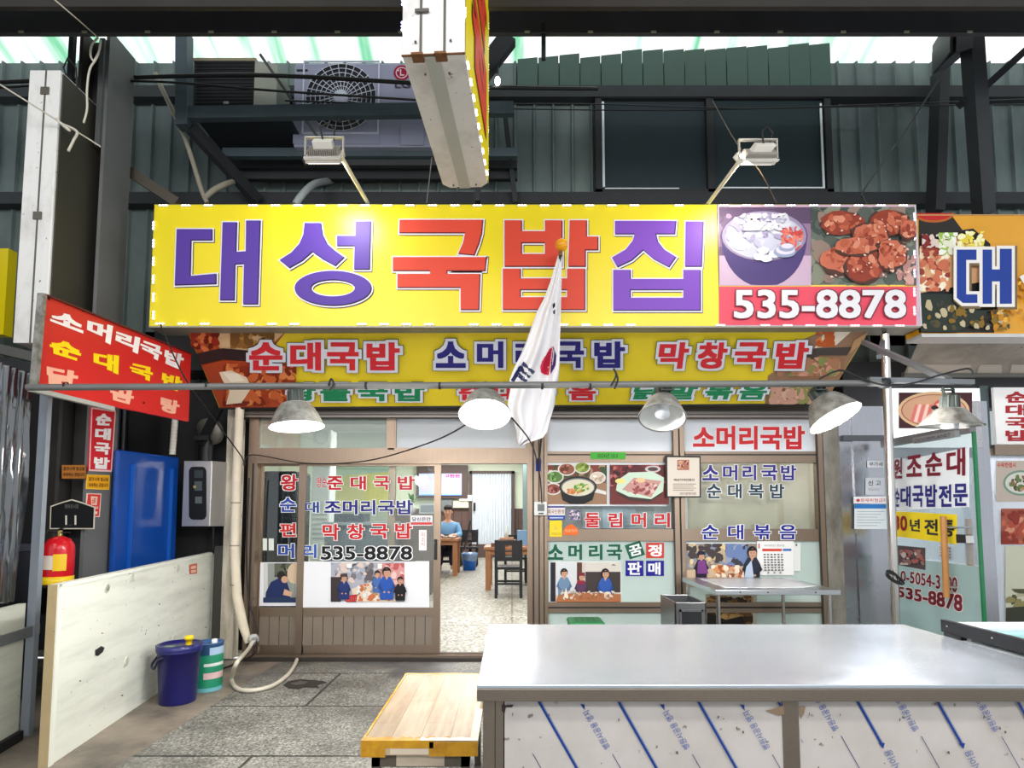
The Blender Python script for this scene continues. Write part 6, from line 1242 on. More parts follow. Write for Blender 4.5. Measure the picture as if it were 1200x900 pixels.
# curtains and blinds behind the glass
def folds(x0, x1, z0, z1, Y, amp, wl, c, name, label, cat='curtain'):
    n = int((x1 - x0) / wl * 8); rows = [[Vector((x0 + (x1 - x0) * k / n, Y + amp * math.sin(k * math.pi / 4), z)) for k in range(n + 1)] for z in (z0, z1)]; m = MB(); m.grid(rows, P(c, .8, 0, 0, .03)); o = m.build(name, cat, label); sd = o.modifiers.new('thick', 'SOLIDIFY'); sd.thickness = .003; return o
x0, x1, z0, z1 = fr(640, 540, 800, 625, 6.3); folds(x0, x1, z0, z1, 6.32, .012, .3, (226, 230, 234), 'window_blind', 'pale grey blind behind the soup poster', win_l)
x0, x1, z0, z1 = fr(806, 540, 964, 625, 6.3); folds(x0, x1, z0, z1, 6.32, .012, .34, (232, 220, 198), 'window_blind', 'beige blind behind the dark blue window letters', win_r)
x0, x1, z0, z1 = fr(640, 593, 800, 619.5, 6.2); MB().box(x0, x1, 6.1, 6.3, z0 - .03, z0 - .001, P((190, 190, 186), .5)).build('trim_10', kind='structure', label='pale inner sill of the left shop window')
m = MB(); x0, x1, z0, z1 = fr(682, 593, 706, 619, 6.2); m.box(x0, x1, 6.2, 6.26, z0, z1, P((186, 192, 196), .5)); x0, x1, z0, z1 = fr(706, 594, 744, 619, 6.2); m.box(x0, x1, 6.21, 6.26, z0, z1, P((206, 226, 240), .4)); x0, x1, z0, z1 = fr(731, 598, 745, 616, 6.16); m.box(x0, x1, 6.16, 6.2, z0, z1, P((160, 174, 186), .4)); m.build('boxed_goods', None, 'grey and pale blue boxes on the sill behind the red window letters', 'boxes')
# small switch box with code plate on the door post
dv = thing('control_box', 'small white control box on the door post left of the food poster', 'box', tuple(at(633, 604, 5.96))); m = MB(); pbox(m, 626, 588, 641, 604, 5.95, .035, P((224, 224, 220), .4)); m.build('case', dv, bevel=.004); m = MB(); pbox(m, 630, 591, 638, 599, 5.946, .006, P((110, 112, 114), .4)); m.build('display', dv); m = MB(); pbox(m, 631, 601, 637, 602.5, 5.946, .006, P((60, 62, 64), .4)); m.build('button_strip', dv)

# ------------------------------------------------------------------ steel table, bin and stool before the windows
zt2 = .82; a, b = floor_at(838, 691.5, zt2), floor_at(981, 690.5, zt2); yb = 5.86; st = thing('steel_table', 'small stainless steel table standing before the right window', 'table', ((a.x + b.x) / 2, 5.4, 0)); TS = brushed('table_stainless', (200, 204, 208), .28, (40, 3, 40), .06, .15)
m = MB(); m.box(a.x, b.x, a.y, yb, zt2 - .04, zt2, TS); m.build('tabletop', st, bevel=.004)
m = MB()
for t in (.2, .42, .8): m.ball((a.x + (b.x - a.x) * t, a.y - .003, zt2 - .018), .006, DARK, 8, 6)
m.build('rivet', st)
for (x, y) in ((a.x + .04, a.y + .05), (b.x - .07, a.y + .05), (a.x + .04, yb - .05), (b.x - .07, yb - .05)): m = MB(); m.tube([(x, y, 0), (x, y, zt2 - .04)], .017, STEEL_TUBE, 12); m.build('leg', st)
m = MB(); 
for y in (a.y + .05, yb - .05): m.tube([(a.x + .04, y, .2), (b.x - .07, y, .2)], .012, STEEL_TUBE, 10)
m.build('stretcher', st)
m = MB(); n = 14; rows = [[Vector((a.x + .12 + (b.x - a.x - .25) * k / n, a.y + .12 + (yb - a.y - .2) * j / n, zt2 + .0015 + .003 * math.sin(k * 1.1 + j * .6) ** 2 + (.02 * max(0, (k - 11) / 3) ** 2 if j < 6 else 0))) for k in range(n + 1)] for j in range(n + 1)]; m.grid(rows, P((224, 228, 232), .3)); o = m.build('plastic_sheet', None, 'thin pale plastic sheet lying on the steel table', 'sheet'); sd = o.modifiers.new('thick', 'SOLIDIFY'); sd.thickness = .001
x0, x1, z0, z1 = fr(791, 706, 828, 745, 4.7); bn_ = thing('steel_bin', 'dark stainless open bin between counter and right window', 'bin', ((x0 + x1) / 2, 4.9, 0)); DS = P((128, 130, 132), .3, .8, 0, .08, 5)
m = MB(); zt3 = z1; yb3 = 5.15; t_ = .014
for bx in ((x0, x1, 4.7, 4.7 + t_), (x0, x1, yb3 - t_, yb3), (x0, x0 + t_, 4.7, yb3), (x1 - t_, x1, 4.7, yb3)): m.box(*bx, .02, zt3, DS)
m.box(x0, x1, 4.7, yb3, 0, .02, DS); m.build('body', bn_, bevel=.004)
m = MB(); m.box(x0 + .05, x1 - .04, 4.694, 4.70, .1, zt3 - .07, P((40, 42, 46), .35, .3)); m.build('dark_door', bn_, label='dark front door'); m = MB()
for bx in ((x0 + .035, x0 + .05), (x1 - .04, x1 - .025)): m.box(*bx, 4.69, 4.70, .08, zt3 - .055, DS)
m.box(x0 + .035, x1 - .025, 4.69, 4.70, zt3 - .07, zt3 - .055, DS); m.build('door_frame', bn_)
c = Vector((at(686, 727, 5.2).x, 5.2, 0)); so_ = thing('plastic_stool', 'green plastic stool top showing behind the counter', 'stool', tuple(c)); hs_ = at(686, 726, 5.2).z; G_ = P((18, 120, 66), .4)
w2 = .15; m = MB(); m.box(c.x - w2, c.x + w2, c.y - w2, c.y + w2, hs_ - .045, hs_, G_); m.build('seat', so_, bevel=.02)
m = MB()
for k in range(4): m.box(c.x - .09 + k * .05, c.x - .07 + k * .05, c.y - .1, c.y + .1, hs_ + .0005, hs_ + .002, P((12, 96, 52), .4))
m.build('seat_rib', so_)
for sx in (-1, 1):
    for sy in (-1, 1):
        m = MB(); m.tube([c + Vector((sx * .12, sy * .12, hs_ - .04)), c + Vector((sx * .16, sy * .16, 0))], [.022, .018], G_, 10); m.build('leg', so_)

# ------------------------------------------------------------------ next shop on the right
YT = 5.0; tp = thing('steel_pole', 'shiny stainless pole left of the open glass door', 'pole', (at(1040, 700, YT).x, YT, 0)); m = MB(); m.tube([at(1037, 392, YT), Vector((at(1045, 640, YT).x, YT, 0))], .034, STEEL_TUBE, 18); m.build('tube', tp)
m = MB(); c = at(1047, 675, YT - .04)
for k in range(3): m.tube([c + Vector((.055 * math.cos(t) * (1 + .15 * k), -.01 * k, .03 * math.sin(t) - .035 * math.cos(t) - .01 * k)) for t in [2 * math.pi * i / 16 for i in range(17)]], .007, RUBBER, 6)
m.build('chain_loop', None, 'coiled black lock chain hanging on the shiny pole', 'chain')
# open glass door swung towards the viewer
hx, fx_ = Vector((3.66, 5.86, 0)), None; e = at(1141, 520, 4.72); fx_ = Vector((e.x, 4.72, 0)); dd = (hx - fx_).normalized(); ds = Surf(fx_, Vector((dd.y, -dd.x, 0))); zt4 = at(1141, 506, 4.72).z
gd = thing('door_3', 'open glass door of the next shop with red and blue lettering', None, (0, 0, 0), None, 'structure')
m = MB(); MINT = mat_glass('mint_door_film', (1, 1, 1), .03, .08, .88, (186, 208, 206), 1.12); CL = mat_glass('door_glass', (.9, .95, .95), .03, .04, .30, (190, 200, 210), 1.12)
def dz(py): return ds(1141, py).z
m.slab([Vector((hx.x, hx.y, dz(662))), Vector((fx_.x, fx_.y, dz(662))), Vector((fx_.x, fx_.y, zt4)), Vector((hx.x, hx.y, zt4))], -ds.n * .012, CL); m.build('pane', gd)
m = MB(); m.slab([Vector((hx.x, hx.y, .05)), Vector((fx_.x, fx_.y, .05)), Vector((fx_.x, fx_.y, dz(663))), Vector((hx.x, hx.y, dz(663)))], -ds.n * .012, MINT); m.build('lower_pane', gd)
m = MB(); m.box(fx_.x - .014, fx_.x + .010, 4.70, 4.72, .05, zt4, P((30, 112, 70), .15)); m.build('green_edge', gd, label='green glass edge')
m = MB(); m.bar(Vector((hx.x, hx.y, zt4 + .03)), Vector((fx_.x, fx_.y, zt4 + .03)), .05, .07, P((120, 118, 120), .35, .5)); m.build('top_rail', gd)
m = MB(); p, q = ds(1078, 516.5), ds(1128, 508); m.bar(p + ds.n * .04, q + ds.n * .04, .05, .05, P((150, 152, 154), .4, .4)); m.build('door_closer', gd)
s = Sheet(ds, .07, .0006); s.text('DOORPLANET', None, (70, 72, 80), .0, (), [(1081, 515), (1124, 507), (1124, 511), (1081, 519)]); s.build('closer_plate', gd)
m = MB(); m.slab([ds(x, y) + ds.n * .001 for x, y in ((1050, 541), (1136, 524), (1136, 594), (1050, 598))], ds.n * .001, P((236, 240, 244), .7, 0, 0, 0, 1, .1)); m.build('white_film', gd)
DR, DB = (120, 24, 44), (36, 34, 120)
def dtext(ch, x0, x1, y0, y1, c, k0, k1, out=None, bold=.03):
    s = Sheet(ds, .006, .0006); s.text(ch, None, c, bold, ((out, .03),) if out else (), [(x0, y0), (x1, y0 + k0 * (x1 - x0)), (x1, y1 + k1 * (x1 - x0)), (x0, y1)]); s.build('letter', gd)
for ch, x0, x1, y0, y1 in (('원', 1048, 1058, 538, 561), ('조', 1063, 1081, 535, 559), ('순', 1085, 1105, 532, 558), ('대', 1110, 1132, 528, 558)): dtext(ch, x0, x1, y0, y1, DR, -.18, -.03)
for ch, x0, x1, y0, y1 in (('순', 1049, 1055, 572, 594), ('대', 1056, 1068, 570, 594), ('국', 1070, 1083, 569, 594), ('밥', 1085, 1099, 568, 594), ('전', 1101, 1116, 568, 594), ('문', 1118, 1135, 567, 593)): dtext(ch, x0, x1, y0, y1, DB, -.03, .0)
s = Sheet(ds, .004, .0006); s.poly([(1048, 599), (1122, 603), (1122, 638), (1048, 628)], (244, 216, 30)); s.build('yellow_band', gd)
dtext('30', 1048, 1064, 604, 621, (150, 24, 34), .04, .1); dtext('년', 1067, 1079, 608, 622, (40, 40, 44), .03, .1); dtext('전', 1084, 1100, 608, 626, (40, 40, 44), .03, .1); dtext('통', 1104, 1119, 609, 628, (40, 40, 44), .03, .1)
dtext('10-5054-3100', 1052, 1123, 668, 680, (110, 20, 34), .12, .21, (236, 220, 220), .02); dtext('535-8878', 1052, 1129, 687, 699, (110, 20, 34), .13, .24, (236, 220, 220), .03)
s = Sheet(ds, .004, .0006); s.poly([(1052, 639), (1085, 642), (1085, 668), (1052, 662)], (84, 70, 74)); s.scatter((1054, 644, 1084, 662), 40, 3.4, [(150, 110, 104), (60, 50, 54), (206, 190, 186), (176, 90, 80)], 5); s.build('small_photo', gd)
s = Sheet(ds, .004, .0006); s.poly([(1100, 638), (1117, 641), (1117, 657), (1100, 653)], (206, 210, 216))
for k in range(4): s.poly([(1102, 640.5 + k * 3.2), (1115, 642.5 + k * 3.5), (1115, 643.7 + k * 3.5), (1102, 641.6 + k * 3.2)], (120, 124, 134))
s.build('small_notice', gd)
m = MB(); p, q = ds(1118, 605) + ds.n * .09, ds(1122, 700) + ds.n * .09; HW = P((176, 122, 66), .4, 0, 0, .15, 9); m.tube([p, q], .024, HW, 14); hd = m.build('door_handle', gd, label='round wooden pull handle')
m = MB(); 
for py in (618, 688): u = ds(1122, py); m.tube([u + ds.n * .09, u - ds.n * .11], .009, STEEL_TUBE, 10)
m.build('handle_bolt', hd)
m = MB(); p, q = ds(1118, 608) - ds.n * .12, ds(1122, 700) - ds.n * .12; m.tube([p, q], .024, HW, 14); m.build('door_handle', gd, label='wooden pull handle behind the glass')
m = MB(); p, q = ds(1123, 631), ds(1141, 632); m.bar(p + ds.n * .012, q + ds.n * .012, .012, .07, P((40, 40, 44), .4), (0, 0, 1)); m.build('lock_plate', gd); m = MB(); m.bar(ds(1137, 632) + ds.n * .02, ds(1142, 632) + ds.n * .02, .03, .06, P((226, 228, 228), .3, .4), (0, 0, 1)); m.build('lock_box', gd)
# lit meat sign, white banner and photos beyond
lb = thing('light_box_sign', 'white light box sign with a plate of meat above the glass door', 'sign', tuple(at(1100, 525, 6.0))); m = MB(); pbox(m, 1040, 455, 1150, 524, 5.96, .1, P((246, 248, 248), .3, 0, .55, 0)); m.build('box', lb)
s = Sheet(front(5.96), .002, .0006, .3); s.rect(1053, 460, 1139, 502, (64, 30, 34)); s.ell(1094, 481, 42, 22, (206, 170, 130)); s.ell(1094, 481, 38.5, 19, (150, 96, 80)); s.ell(1094, 481, 37, 18, (196, 150, 120)); g = random.Random(4)
for k in range(11): x = 1066 + k * 4.4; s.poly([(x, 494), (x + 6, 474), (x + 9, 474), (x + 4, 495)], [(206, 110, 104), (236, 190, 180)][k % 2])
s.ell(1108, 476, 15, 9, (190, 90, 80)); s.scatter((1094, 468, 1122, 484), 40, 3, [(226, 130, 120), (170, 60, 60), (236, 190, 170)], 6, .7, (1108, 476, 13, 8)); s.ell(1094, 478, 4, 2.6, (40, 30, 30)); s.build('meat_photo', lb, label='printed plate of sliced meat')
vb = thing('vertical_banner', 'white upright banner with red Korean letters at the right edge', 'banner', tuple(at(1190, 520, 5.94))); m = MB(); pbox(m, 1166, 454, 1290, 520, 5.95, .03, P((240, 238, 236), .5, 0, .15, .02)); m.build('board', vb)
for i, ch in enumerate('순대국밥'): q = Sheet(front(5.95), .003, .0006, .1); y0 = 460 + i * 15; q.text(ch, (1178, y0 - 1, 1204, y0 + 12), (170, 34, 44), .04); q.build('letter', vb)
s, *a = poster('food_poster', 'small poster of a green plated dish in the far right window', 6.012, sq(1167, 540, 1235, 588), (206, 190, 176)); s.text('수육한접시', (1168, 542, 1190, 548), (206, 90, 80), .03); s.ell(1196, 566, 21, 15, (130, 160, 140)); s.ell(1196, 566, 18.5, 12.5, (226, 226, 214)); s.scatter((1182, 556, 1210, 576), 50, 3, [(150, 110, 80), (190, 150, 110), (110, 130, 70), (96, 70, 56)], 5, .7, (1196, 566, 13, 9)); fin(s, *a)
s, *a = poster('food_poster', 'poster of red cooked meat below the green plated dish', 6.012, sq(1173, 596, 1240, 638), (176, 90, 70)); s.scatter((1173, 598, 1236, 637), 80, 5, [(150, 50, 36), (206, 110, 80), (226, 150, 120), (110, 40, 30), (190, 80, 56)], 6); fin(s, *a)
s, *a = poster('food_poster', 'pale poster at the lower right edge beyond the freezer', 6.012, sq(1178, 640, 1260, 745), (214, 214, 190)); s.scatter((1178, 690, 1240, 745), 60, 8, [(150, 140, 90), (120, 110, 70), (90, 86, 60), (190, 184, 150)], 6); s.poly([(1178, 712), (1260, 706), (1260, 745), (1178, 745)], (60, 62, 48)); fin(s, *a)
m = MB(); x0, x1, z0, z1 = fr(1132, 540, 1150, 790, 6.3); m.box(x0, x1, 6.3, 6.8, 0, z1, P((206, 212, 220), .4)); sh = m.build('vent_cabinet', None, 'white louvred cabinet inside the next shop behind the glass door', 'cabinet'); m = MB()
for k in range(16): z = .55 + k * .045; m.box(x0 + .02, x1 - .02, 6.285, 6.30, z, z + .02, P((70, 76, 84), .4))
m.build('louvre', sh)
# papers on the stainless wall
s = Sheet(front(5.995), .002, .0006); s.slab(sq(1001, 591, 1040, 620), (222, 228, 230), .002); s.poly(sq(1001, 591, 1040, 596), (40, 116, 190))
for k in range(6): s.rect(1004, 599 + k * 3.3, 1036 - (k % 3) * 4, 599.8 + k * 3.3, (160, 176, 186))
fin(s, 'paper_notice', 'white paper with blue heading on the stainless wall', 'notice')
s = Sheet(front(5.995), .002, .0006); s.slab(sq(1000, 582, 1041, 590), (236, 236, 238), .002); s.text('●화재위험금지', (1003, 584, 1039, 588.5), (196, 70, 70), .01); fin(s, 'paper_notice', 'narrow white strip with red text above the blue headed paper', 'notice')
s = Sheet(front(5.995), .002, .0006); s.slab(sq(1014, 560, 1036, 580), (196, 200, 206), .002); s.text('신 고', (1017, 563, 1032, 569), (50, 50, 60), .02); s.text('영업신고', (1017, 572, 1030, 575), (110, 110, 120), .0); fin(s, 'paper_notice', 'grey paper with dark letters on the stainless wall, above the white strip', 'notice')
s = Sheet(front(5.995), .002, .0006); s.slab(sq(1016, 540, 1036, 548), (206, 208, 214), .002); s.text('부가세', (1018, 541.5, 1034, 546.5), (50, 50, 60), .01); fin(s, 'paper_notice', 'topmost small grey label on the stainless wall', 'notice')
# neighbour awning below its sign
aw = surf3(at(1076, 398, 5.30), at(1200, 398, 5.30), at(1140, 440, 5.88)); m = MB(); m.slab([aw(1078, 398), aw(1280, 398), aw(1280, 438), aw(1060, 438)], -aw.n * .01, mat_dirty('stained_awning', (176, 166, 152), (126, 118, 108), .3, .6, (2, 2, 2), .6)); ao = m.build('awning', None, 'stained beige awning under the neighbouring sign', 'awning'); m = MB(); m.bar(aw(1058, 439), aw(1280, 439), .05, .05, P((112, 110, 104), .5, .3)); m.build('rail', ao); s = Sheet(aw, .002, .0005)
for (xa, xb) in ((1066, 1138), (1148, 1174), (1186, 1230)): s.poly([(xa, 427), (xb, 427), (xb, 437), (xa - 3, 437)], (196, 186, 172))
s.build('patch', ao)

# ------------------------------------------------------------------ dining room seen through the doorway
FZ = .15
TW = P((156, 104, 66), .45, 0, 0, .15, 5); CHB = P((24, 24, 27), .35)
def dtable(x0, x1, y0, y1, h, label):
    r = thing('dining_table', label, 'table', ((x0 + x1) / 2, (y0 + y1) / 2, FZ)); z = FZ + h
    m = MB(); m.box(x0, x1, y0, y1, z - .05, z, TW); m.build('tabletop', r, bevel=.006)
    m = MB(); m.box(x0 + .06, x1 - .06, y0 + .05, y0 + .08, z - .13, z - .05, TW); m.box(x0 + .06, x1 - .06, y1 - .08, y1 - .05, z - .13, z - .05, TW); m.box(x0 + .05, x0 + .08, y0 + .06, y1 - .06, z - .13, z - .05, TW); m.box(x1 - .08, x1 - .05, y0 + .06, y1 - .06, z - .13, z - .05, TW); m.build('apron', r)
    for (x, y) in ((x0 + .03, y0 + .03), (x1 - .12, y0 + .03), (x0 + .03, y1 - .12), (x1 - .12, y1 - .12)): m = MB(); m.box(x, x + .09, y, y + .09, FZ, z - .05, TW); m.build('leg', r)
    return r
def dchair(x, y, rot, label, group='black dining chairs'):
    r = thing('dining_chair', label, 'chair', (x, y, FZ), group); c, s_ = math.cos(rot), math.sin(rot)
    def W(u, v, z): return Vector((x + u * c - v * s_, y + u * s_ + v * c, FZ + z))   # v points to the back of the chair
    def bx(mb, u0, u1, v0, v1, z0, z1, mat=CHB): mb.hexa([W(u0, v0, z0), W(u1, v0, z0), W(u1, v1, z0), W(u0, v1, z0), W(u0, v0, z1), W(u1, v0, z1), W(u1, v1, z1), W(u0, v1, z1)], mat)
    m = MB(); bx(m, -.21, .21, -.21, .2, .43, .475); m.build('seat', r, bevel=.012)
    for u in (-.19, .19):
        m = MB(); m.hexa([W(u - .022, .17, 0), W(u + .022, .17, 0), W(u + .022, .215, 0), W(u - .022, .215, 0), W(u - .022, .2, .88), W(u + .022, .2, .88), W(u + .022, .24, .88), W(u - .022, .24, .88)], CHB); m.build('leg', r)
        m = MB(); bx(m, u - .022, u + .022, -.2, -.155, 0, .44); m.build('leg', r)
    m = MB(); bx(m, -.17, .17, .2, .23, .56, .62); bx(m, -.17, .17, .2, .23, .80, .87); bx(m, -.17, -.05, .2, .23, .62, .80); bx(m, .05, .17, .2, .23, .62, .80); bx(m, -.05, .05, .2, .23, .70, .72); m.build('backrest', r)
    m = MB(); bx(m, -.17, .17, .18, .205, .2, .23); bx(m, -.17, .17, -.19, -.165, .2, .23); bx(m, -.2, -.18, -.16, .18, .24, .27); bx(m, .18, .2, -.16, .18, .24, .27); m.build('stretcher', r)
    return r
pA = floor_at(568, 692, FZ); yT = pA.y
dtable(pA.x - .02, pA.x + 1.5, yT, yT + .85, .72, 'wooden table at right of the doorway with the black chair before it')
pC = floor_at(596, 699, FZ); dchair(pC.x, pC.y + .0, math.pi, 'black chair nearest the doorway with its back to the viewer')
# turned so that its back faces the camera
dchair(pC.x + .12, yT + 1.25, 0, 'black chair behind the wooden table, half hidden by the nearest chair')
dchair(pA.x + 1.05, yT + 1.25, 0, 'black chair behind the wooden table near its right end')
tzA = FZ + .72
def dish(x, y, z, r, hgt, c, name, label, cat):
    m = MB(); m.lathe((x, y, z), (0, 0, 1), [(.001, 0), (r * .6, 0), (r * .95, hgt * .8), (r, hgt), (r * .93, hgt), (r * .55, hgt * .25), (.001, hgt * .2)], P(c, .3), 20); return m.build(name, None, label, cat)
x = pA.x + .10; bxm = MB(); bxm.box(x, x + .30, yT + .08, yT + .30, tzA, tzA + .06, P((70, 44, 36), .4)); bxm.box(x + .01, x + .29, yT + .075, yT + .08, tzA + .01, tzA + .05, P((110, 72, 54), .4)); bxm.build('cutlery_box', None, 'dark wooden cutlery box at the left end of the right table', 'box')
m = MB(); m.box(x + .10, x + .42, yT + .35, yT + .6, tzA, tzA + .05, P((150, 96, 66), .4)); m.box(x + .10, x + .42, yT + .36, yT + .6, tzA + .055, tzA + .10, P((96, 66, 54), .4)); m.box(x + .14, x + .38, yT + .38, yT + .58, tzA + .105, tzA + .14, P((186, 140, 110), .4)); m.build('tray_stack', None, 'stack of brown trays on the right table behind the cutlery box', 'trays')
m = MB(); m.lathe((x + .26, yT + .48, tzA + .14), (0, 0, 1), [(.001, 0), (.035, 0), (.035, .1), (.018, .14), (.018, .19), (.001, .19)], P((206, 214, 206), .2), 14); m.build('glass_bottle', None, 'pale bottle standing on the tray stack', 'bottle')
m = MB(); m.box(x + .82, x + 1.3, yT + .06, yT + .40, tzA, tzA + .22, P((44, 48, 60), .3)); m.box(x + .84, x + 1.28, yT + .055, yT + .06, tzA + .02, tzA + .2, P((56, 62, 76), .3)); m.build('dark_case', None, 'dark case on the right table beside the chair back', 'case')
m = MB(); m.lathe((x + .92, yT + .7, tzA), (0, 0, 1), [(.001, 0), (.10, 0), (.11, .26), (.09, .30), (.001, .31)], P((60, 66, 74), .3, .5), 20); m.build('kettle', None, 'dark kettle at the back of the right table', 'kettle')
m = MB(); m.box(x + .45, x + .8, yT + .62, yT + .8, tzA, tzA + .26, P((120, 160, 200), .3)); m.build('water_jug_crate', None, 'pale blue container on the right table behind the chair', 'container')
m = MB(); m.tube([(x + 1.20, yT + .6, tzA), (x + 1.20, yT + .6, tzA + .35), (x + 1.23, yT + .6, tzA + .75)], [.12, .1, .05], P((30, 32, 36), .5), 14); m.build('dispenser', None, 'dark upright dispenser on the right table at the door edge', 'dispenser')
# left table with the seated man
pB = floor_at(530, 670, FZ); yB_ = 12.3; xr = at(537, 660, yB_).x
lt_ = dtable(xr - 1.6, xr, yB_, yB_ + .8, .76, 'wooden table at left of the doorway where the man sits')
dchair(xr + .05, yB_ + 2.35, 0, 'black chair behind the left table beside the man')
for i, (dx, dy, r, c) in enumerate(((.14, .15, .08, (226, 222, 214)), (.30, .22, .07, (196, 200, 196)), (.12, .35, .06, (176, 120, 90)), (.45, .16, .09, (206, 206, 206)))):
    dish(xr - dx, yB_ + dy, FZ + .76, r, .05, c, 'side_dish', ['white bowl at the corner of the left table', 'grey bowl next to the white one on the left table', 'small brown dish behind the white bowl on the left table', 'wide pale bowl farther left on the left table'][i], 'dish')
m = MB(); m.bar((xr + .02, yB_ + 1.25, FZ + .45), (xr + .17, yB_ + 1.25, FZ + 1.12), .03, .2, P((26, 26, 30), .4)); m.build('dark_board', None, 'dark slanting board leaning beside the man', 'board')
MAN = Vector((xr - .32, yB_ + 1.02, FZ)); pm = thing('person', 'man in a light blue shirt and dark apron seated at the left table', 'person', tuple(MAN))
SK = P((206, 160, 134), .5, 0, 0, .03); SHIRT = P((112, 162, 206), .7, 0, 0, .06, 10); TROU = P((28, 32, 50), .8)
def MV(x, y, z): return MAN + Vector((x, y, z))
b = [(MV(0, .05, .50), .15), (MV(0, .05, .68), .15), (MV(0, .03, .88), .165), (MV(0, .02, 1.02), .13), (MV(0, 0, 1.12), .06), (MV(0, -.02, 1.18), .058), (MV(0, -.03, 1.26), (.088, .10)), (MV(0, -.035, 1.34), (.09, .105)), (MV(0, -.02, 1.41), (.07, .08)),
     (MV(.19, .02, 1.02), .065), (MV(.27, -.06, .80), .052), (MV(.16, -.28, .80), .042), (MV(.11, -.34, .80), .034), (MV(-.19, .02, 1.02), .065), (MV(-.27, -.06, .80), .052), (MV(-.16, -.28, .80), .042), (MV(-.11, -.34, .80), .034),
     (MV(.10, .03, .48), .10), (MV(.13, -.36, .50), .078), (MV(.14, -.38, .12), .05), (MV(.14, -.40, .07), .045), (MV(-.10, .03, .48), .10), (MV(-.13, -.36, .50), .078), (MV(-.14, -.38, .12), .05), (MV(-.14, -.40, .07), .045),
     (MV(.09, -.39, .80), .026), (MV(-.09, -.39, .80), .026)]
ed = [(0, 1), (1, 2), (2, 3), (3, 4), (4, 5), (5, 6), (6, 7), (7, 8), (3, 9), (9, 10), (10, 11), (11, 12), (3, 13), (13, 14), (14, 15), (15, 16), (0, 17), (17, 18), (18, 19), (19, 20), (0, 21), (21, 22), (22, 23), (23, 24), (12, 25), (16, 26)]
hands = []
for sx in (1, -1):
    base = 25 if sx == 1 else 26
    for k in range(4):
        i = len(b); ox = sx * (.115 - .022 * k); L = (.055, .07, .066, .05)[k]; b.append((MV(ox, -.415, .80), .010)); b.append((MV(ox, -.415 - L * .6, .795), .0095)); b.append((MV(ox, -.415 - L, .78), .008)); ed += [(base, i), (i, i + 1), (i + 1, i + 2)]
    i = len(b); b.append((MV(sx * .055, -.40, .795), .012)); b.append((MV(sx * .04, -.435, .785), .010)); ed += [(base, i), (i, i + 1)]
skin(b, ed, SK, 'body', pm, 2)
T_ = [(MV(0, .05, .52), .172), (MV(0, .05, .68), .170), (MV(0, .03, .88), .185), (MV(0, .02, 1.03), .145), (MV(0, .01, 1.10), .075), (MV(.19, .02, 1.02), .085), (MV(.27, -.06, .80), .070), (MV(.18, -.24, .80), .056), (MV(-.19, .02, 1.02), .085), (MV(-.27, -.06, .80), .070), (MV(-.18, -.24, .80), .056)]
o = skin(T_, [(0, 1), (1, 2), (2, 3), (3, 4), (3, 5), (5, 6), (6, 7), (3, 8), (8, 9), (9, 10)], SHIRT, 'shirt', pm, 2); o['label'] = 'light blue long sleeved shirt'
T_ = [(MV(0, .05, .48), .165), (MV(.10, .03, .48), .115), (MV(.13, -.36, .50), .095), (MV(.14, -.38, .14), .068), (MV(-.10, .03, .48), .115), (MV(-.13, -.36, .50), .095), (MV(-.14, -.38, .14), .068)]
skin(T_, [(0, 1), (1, 2), (2, 3), (0, 4), (4, 5), (5, 6)], TROU, 'trousers', pm, 2)
m = MB(); m.hexa([MV(-.15, -.14, .5), MV(.15, -.14, .5), MV(.15, -.1, .5), MV(-.15, -.1, .5), MV(-.13, -.175, .82), MV(.13, -.175, .82), MV(.13, -.12, .82), MV(-.13, -.12, .82)], P((30, 34, 58), .8)); m.build('apron', pm, bevel=.02)
m = MB(); m.ball(MV(0, -.018, 1.40), (.10, .118, .075), P((24, 20, 20), .7), 20, 12); m.ball(MV(0, .03, 1.35), (.092, .085, .10), P((24, 20, 20), .7), 18, 12); m.build('hair', pm)
m = MB(); EY = P((30, 24, 22), .4)
for sx in (-1, 1): m.ball(MV(sx * .036, -.128, 1.325), (.012, .006, .006), EY, 8, 6); m.bar(MV(sx * .018, -.128, 1.35), MV(sx * .055, -.122, 1.352), .008, .008, EY)
m.bar(MV(-.024, -.122, 1.245), MV(.024, -.122, 1.245), .008, .008, P((170, 96, 88), .5)); m.build('face_features', pm)
m = MB(); m.ball(MV(0, -.142, 1.29), (.014, .02, .026), SK, 10, 8)
for sx in (-1, 1): m.ball(MV(sx * .093, -.03, 1.30), (.012, .02, .032), SK, 10, 8)
m.build('nose_and_ears', pm)
for sx in (-1, 1):
    m = MB(); m.ball(MV(sx * .14, -.46, .045), (.05, .13, .045), P((232, 232, 230), .5), 16, 10); m.box((MAN.x + sx * .14) - .048, (MAN.x + sx * .14) + .048, MAN.y - .58, MAN.y - .34, FZ, FZ + .02, P((244, 244, 244), .5)); m.build('shoe', pm, label='white trainer')
dchair(MAN.x, MAN.y + .02, 0, 'black chair the man is sitting on')
# waste bin
pb = floor_at(550, 668, FZ); wb = thing('waste_bin', 'small blue waste bin with pale liner on the dining room floor', 'bin', tuple(pb)); m = MB(); m.lathe(pb, (0, 0, 1), [(.001, 0), (.14, 0), (.175, .34), (.185, .345), (.185, .37), (.172, .37), (.135, .02), (.001, .02)], P((30, 110, 214), .35), 24); m.build('body', wb); m = MB(); g = random.Random(2)
rows = [[pb + Vector((math.cos(t) * r, math.sin(t) * r, z + g.uniform(-.02, .02))) for t in [2 * math.pi * k / 24 for k in range(25)]] for r, z in ((.168, .22), (.18, .30), (.19, .375), (.165, .38), (.15, .3))]; m.grid(rows, mat_glass('bin_liner', (1, 1, 1), .1, .2, .7, (170, 205, 235))); m.build('liner', wb)
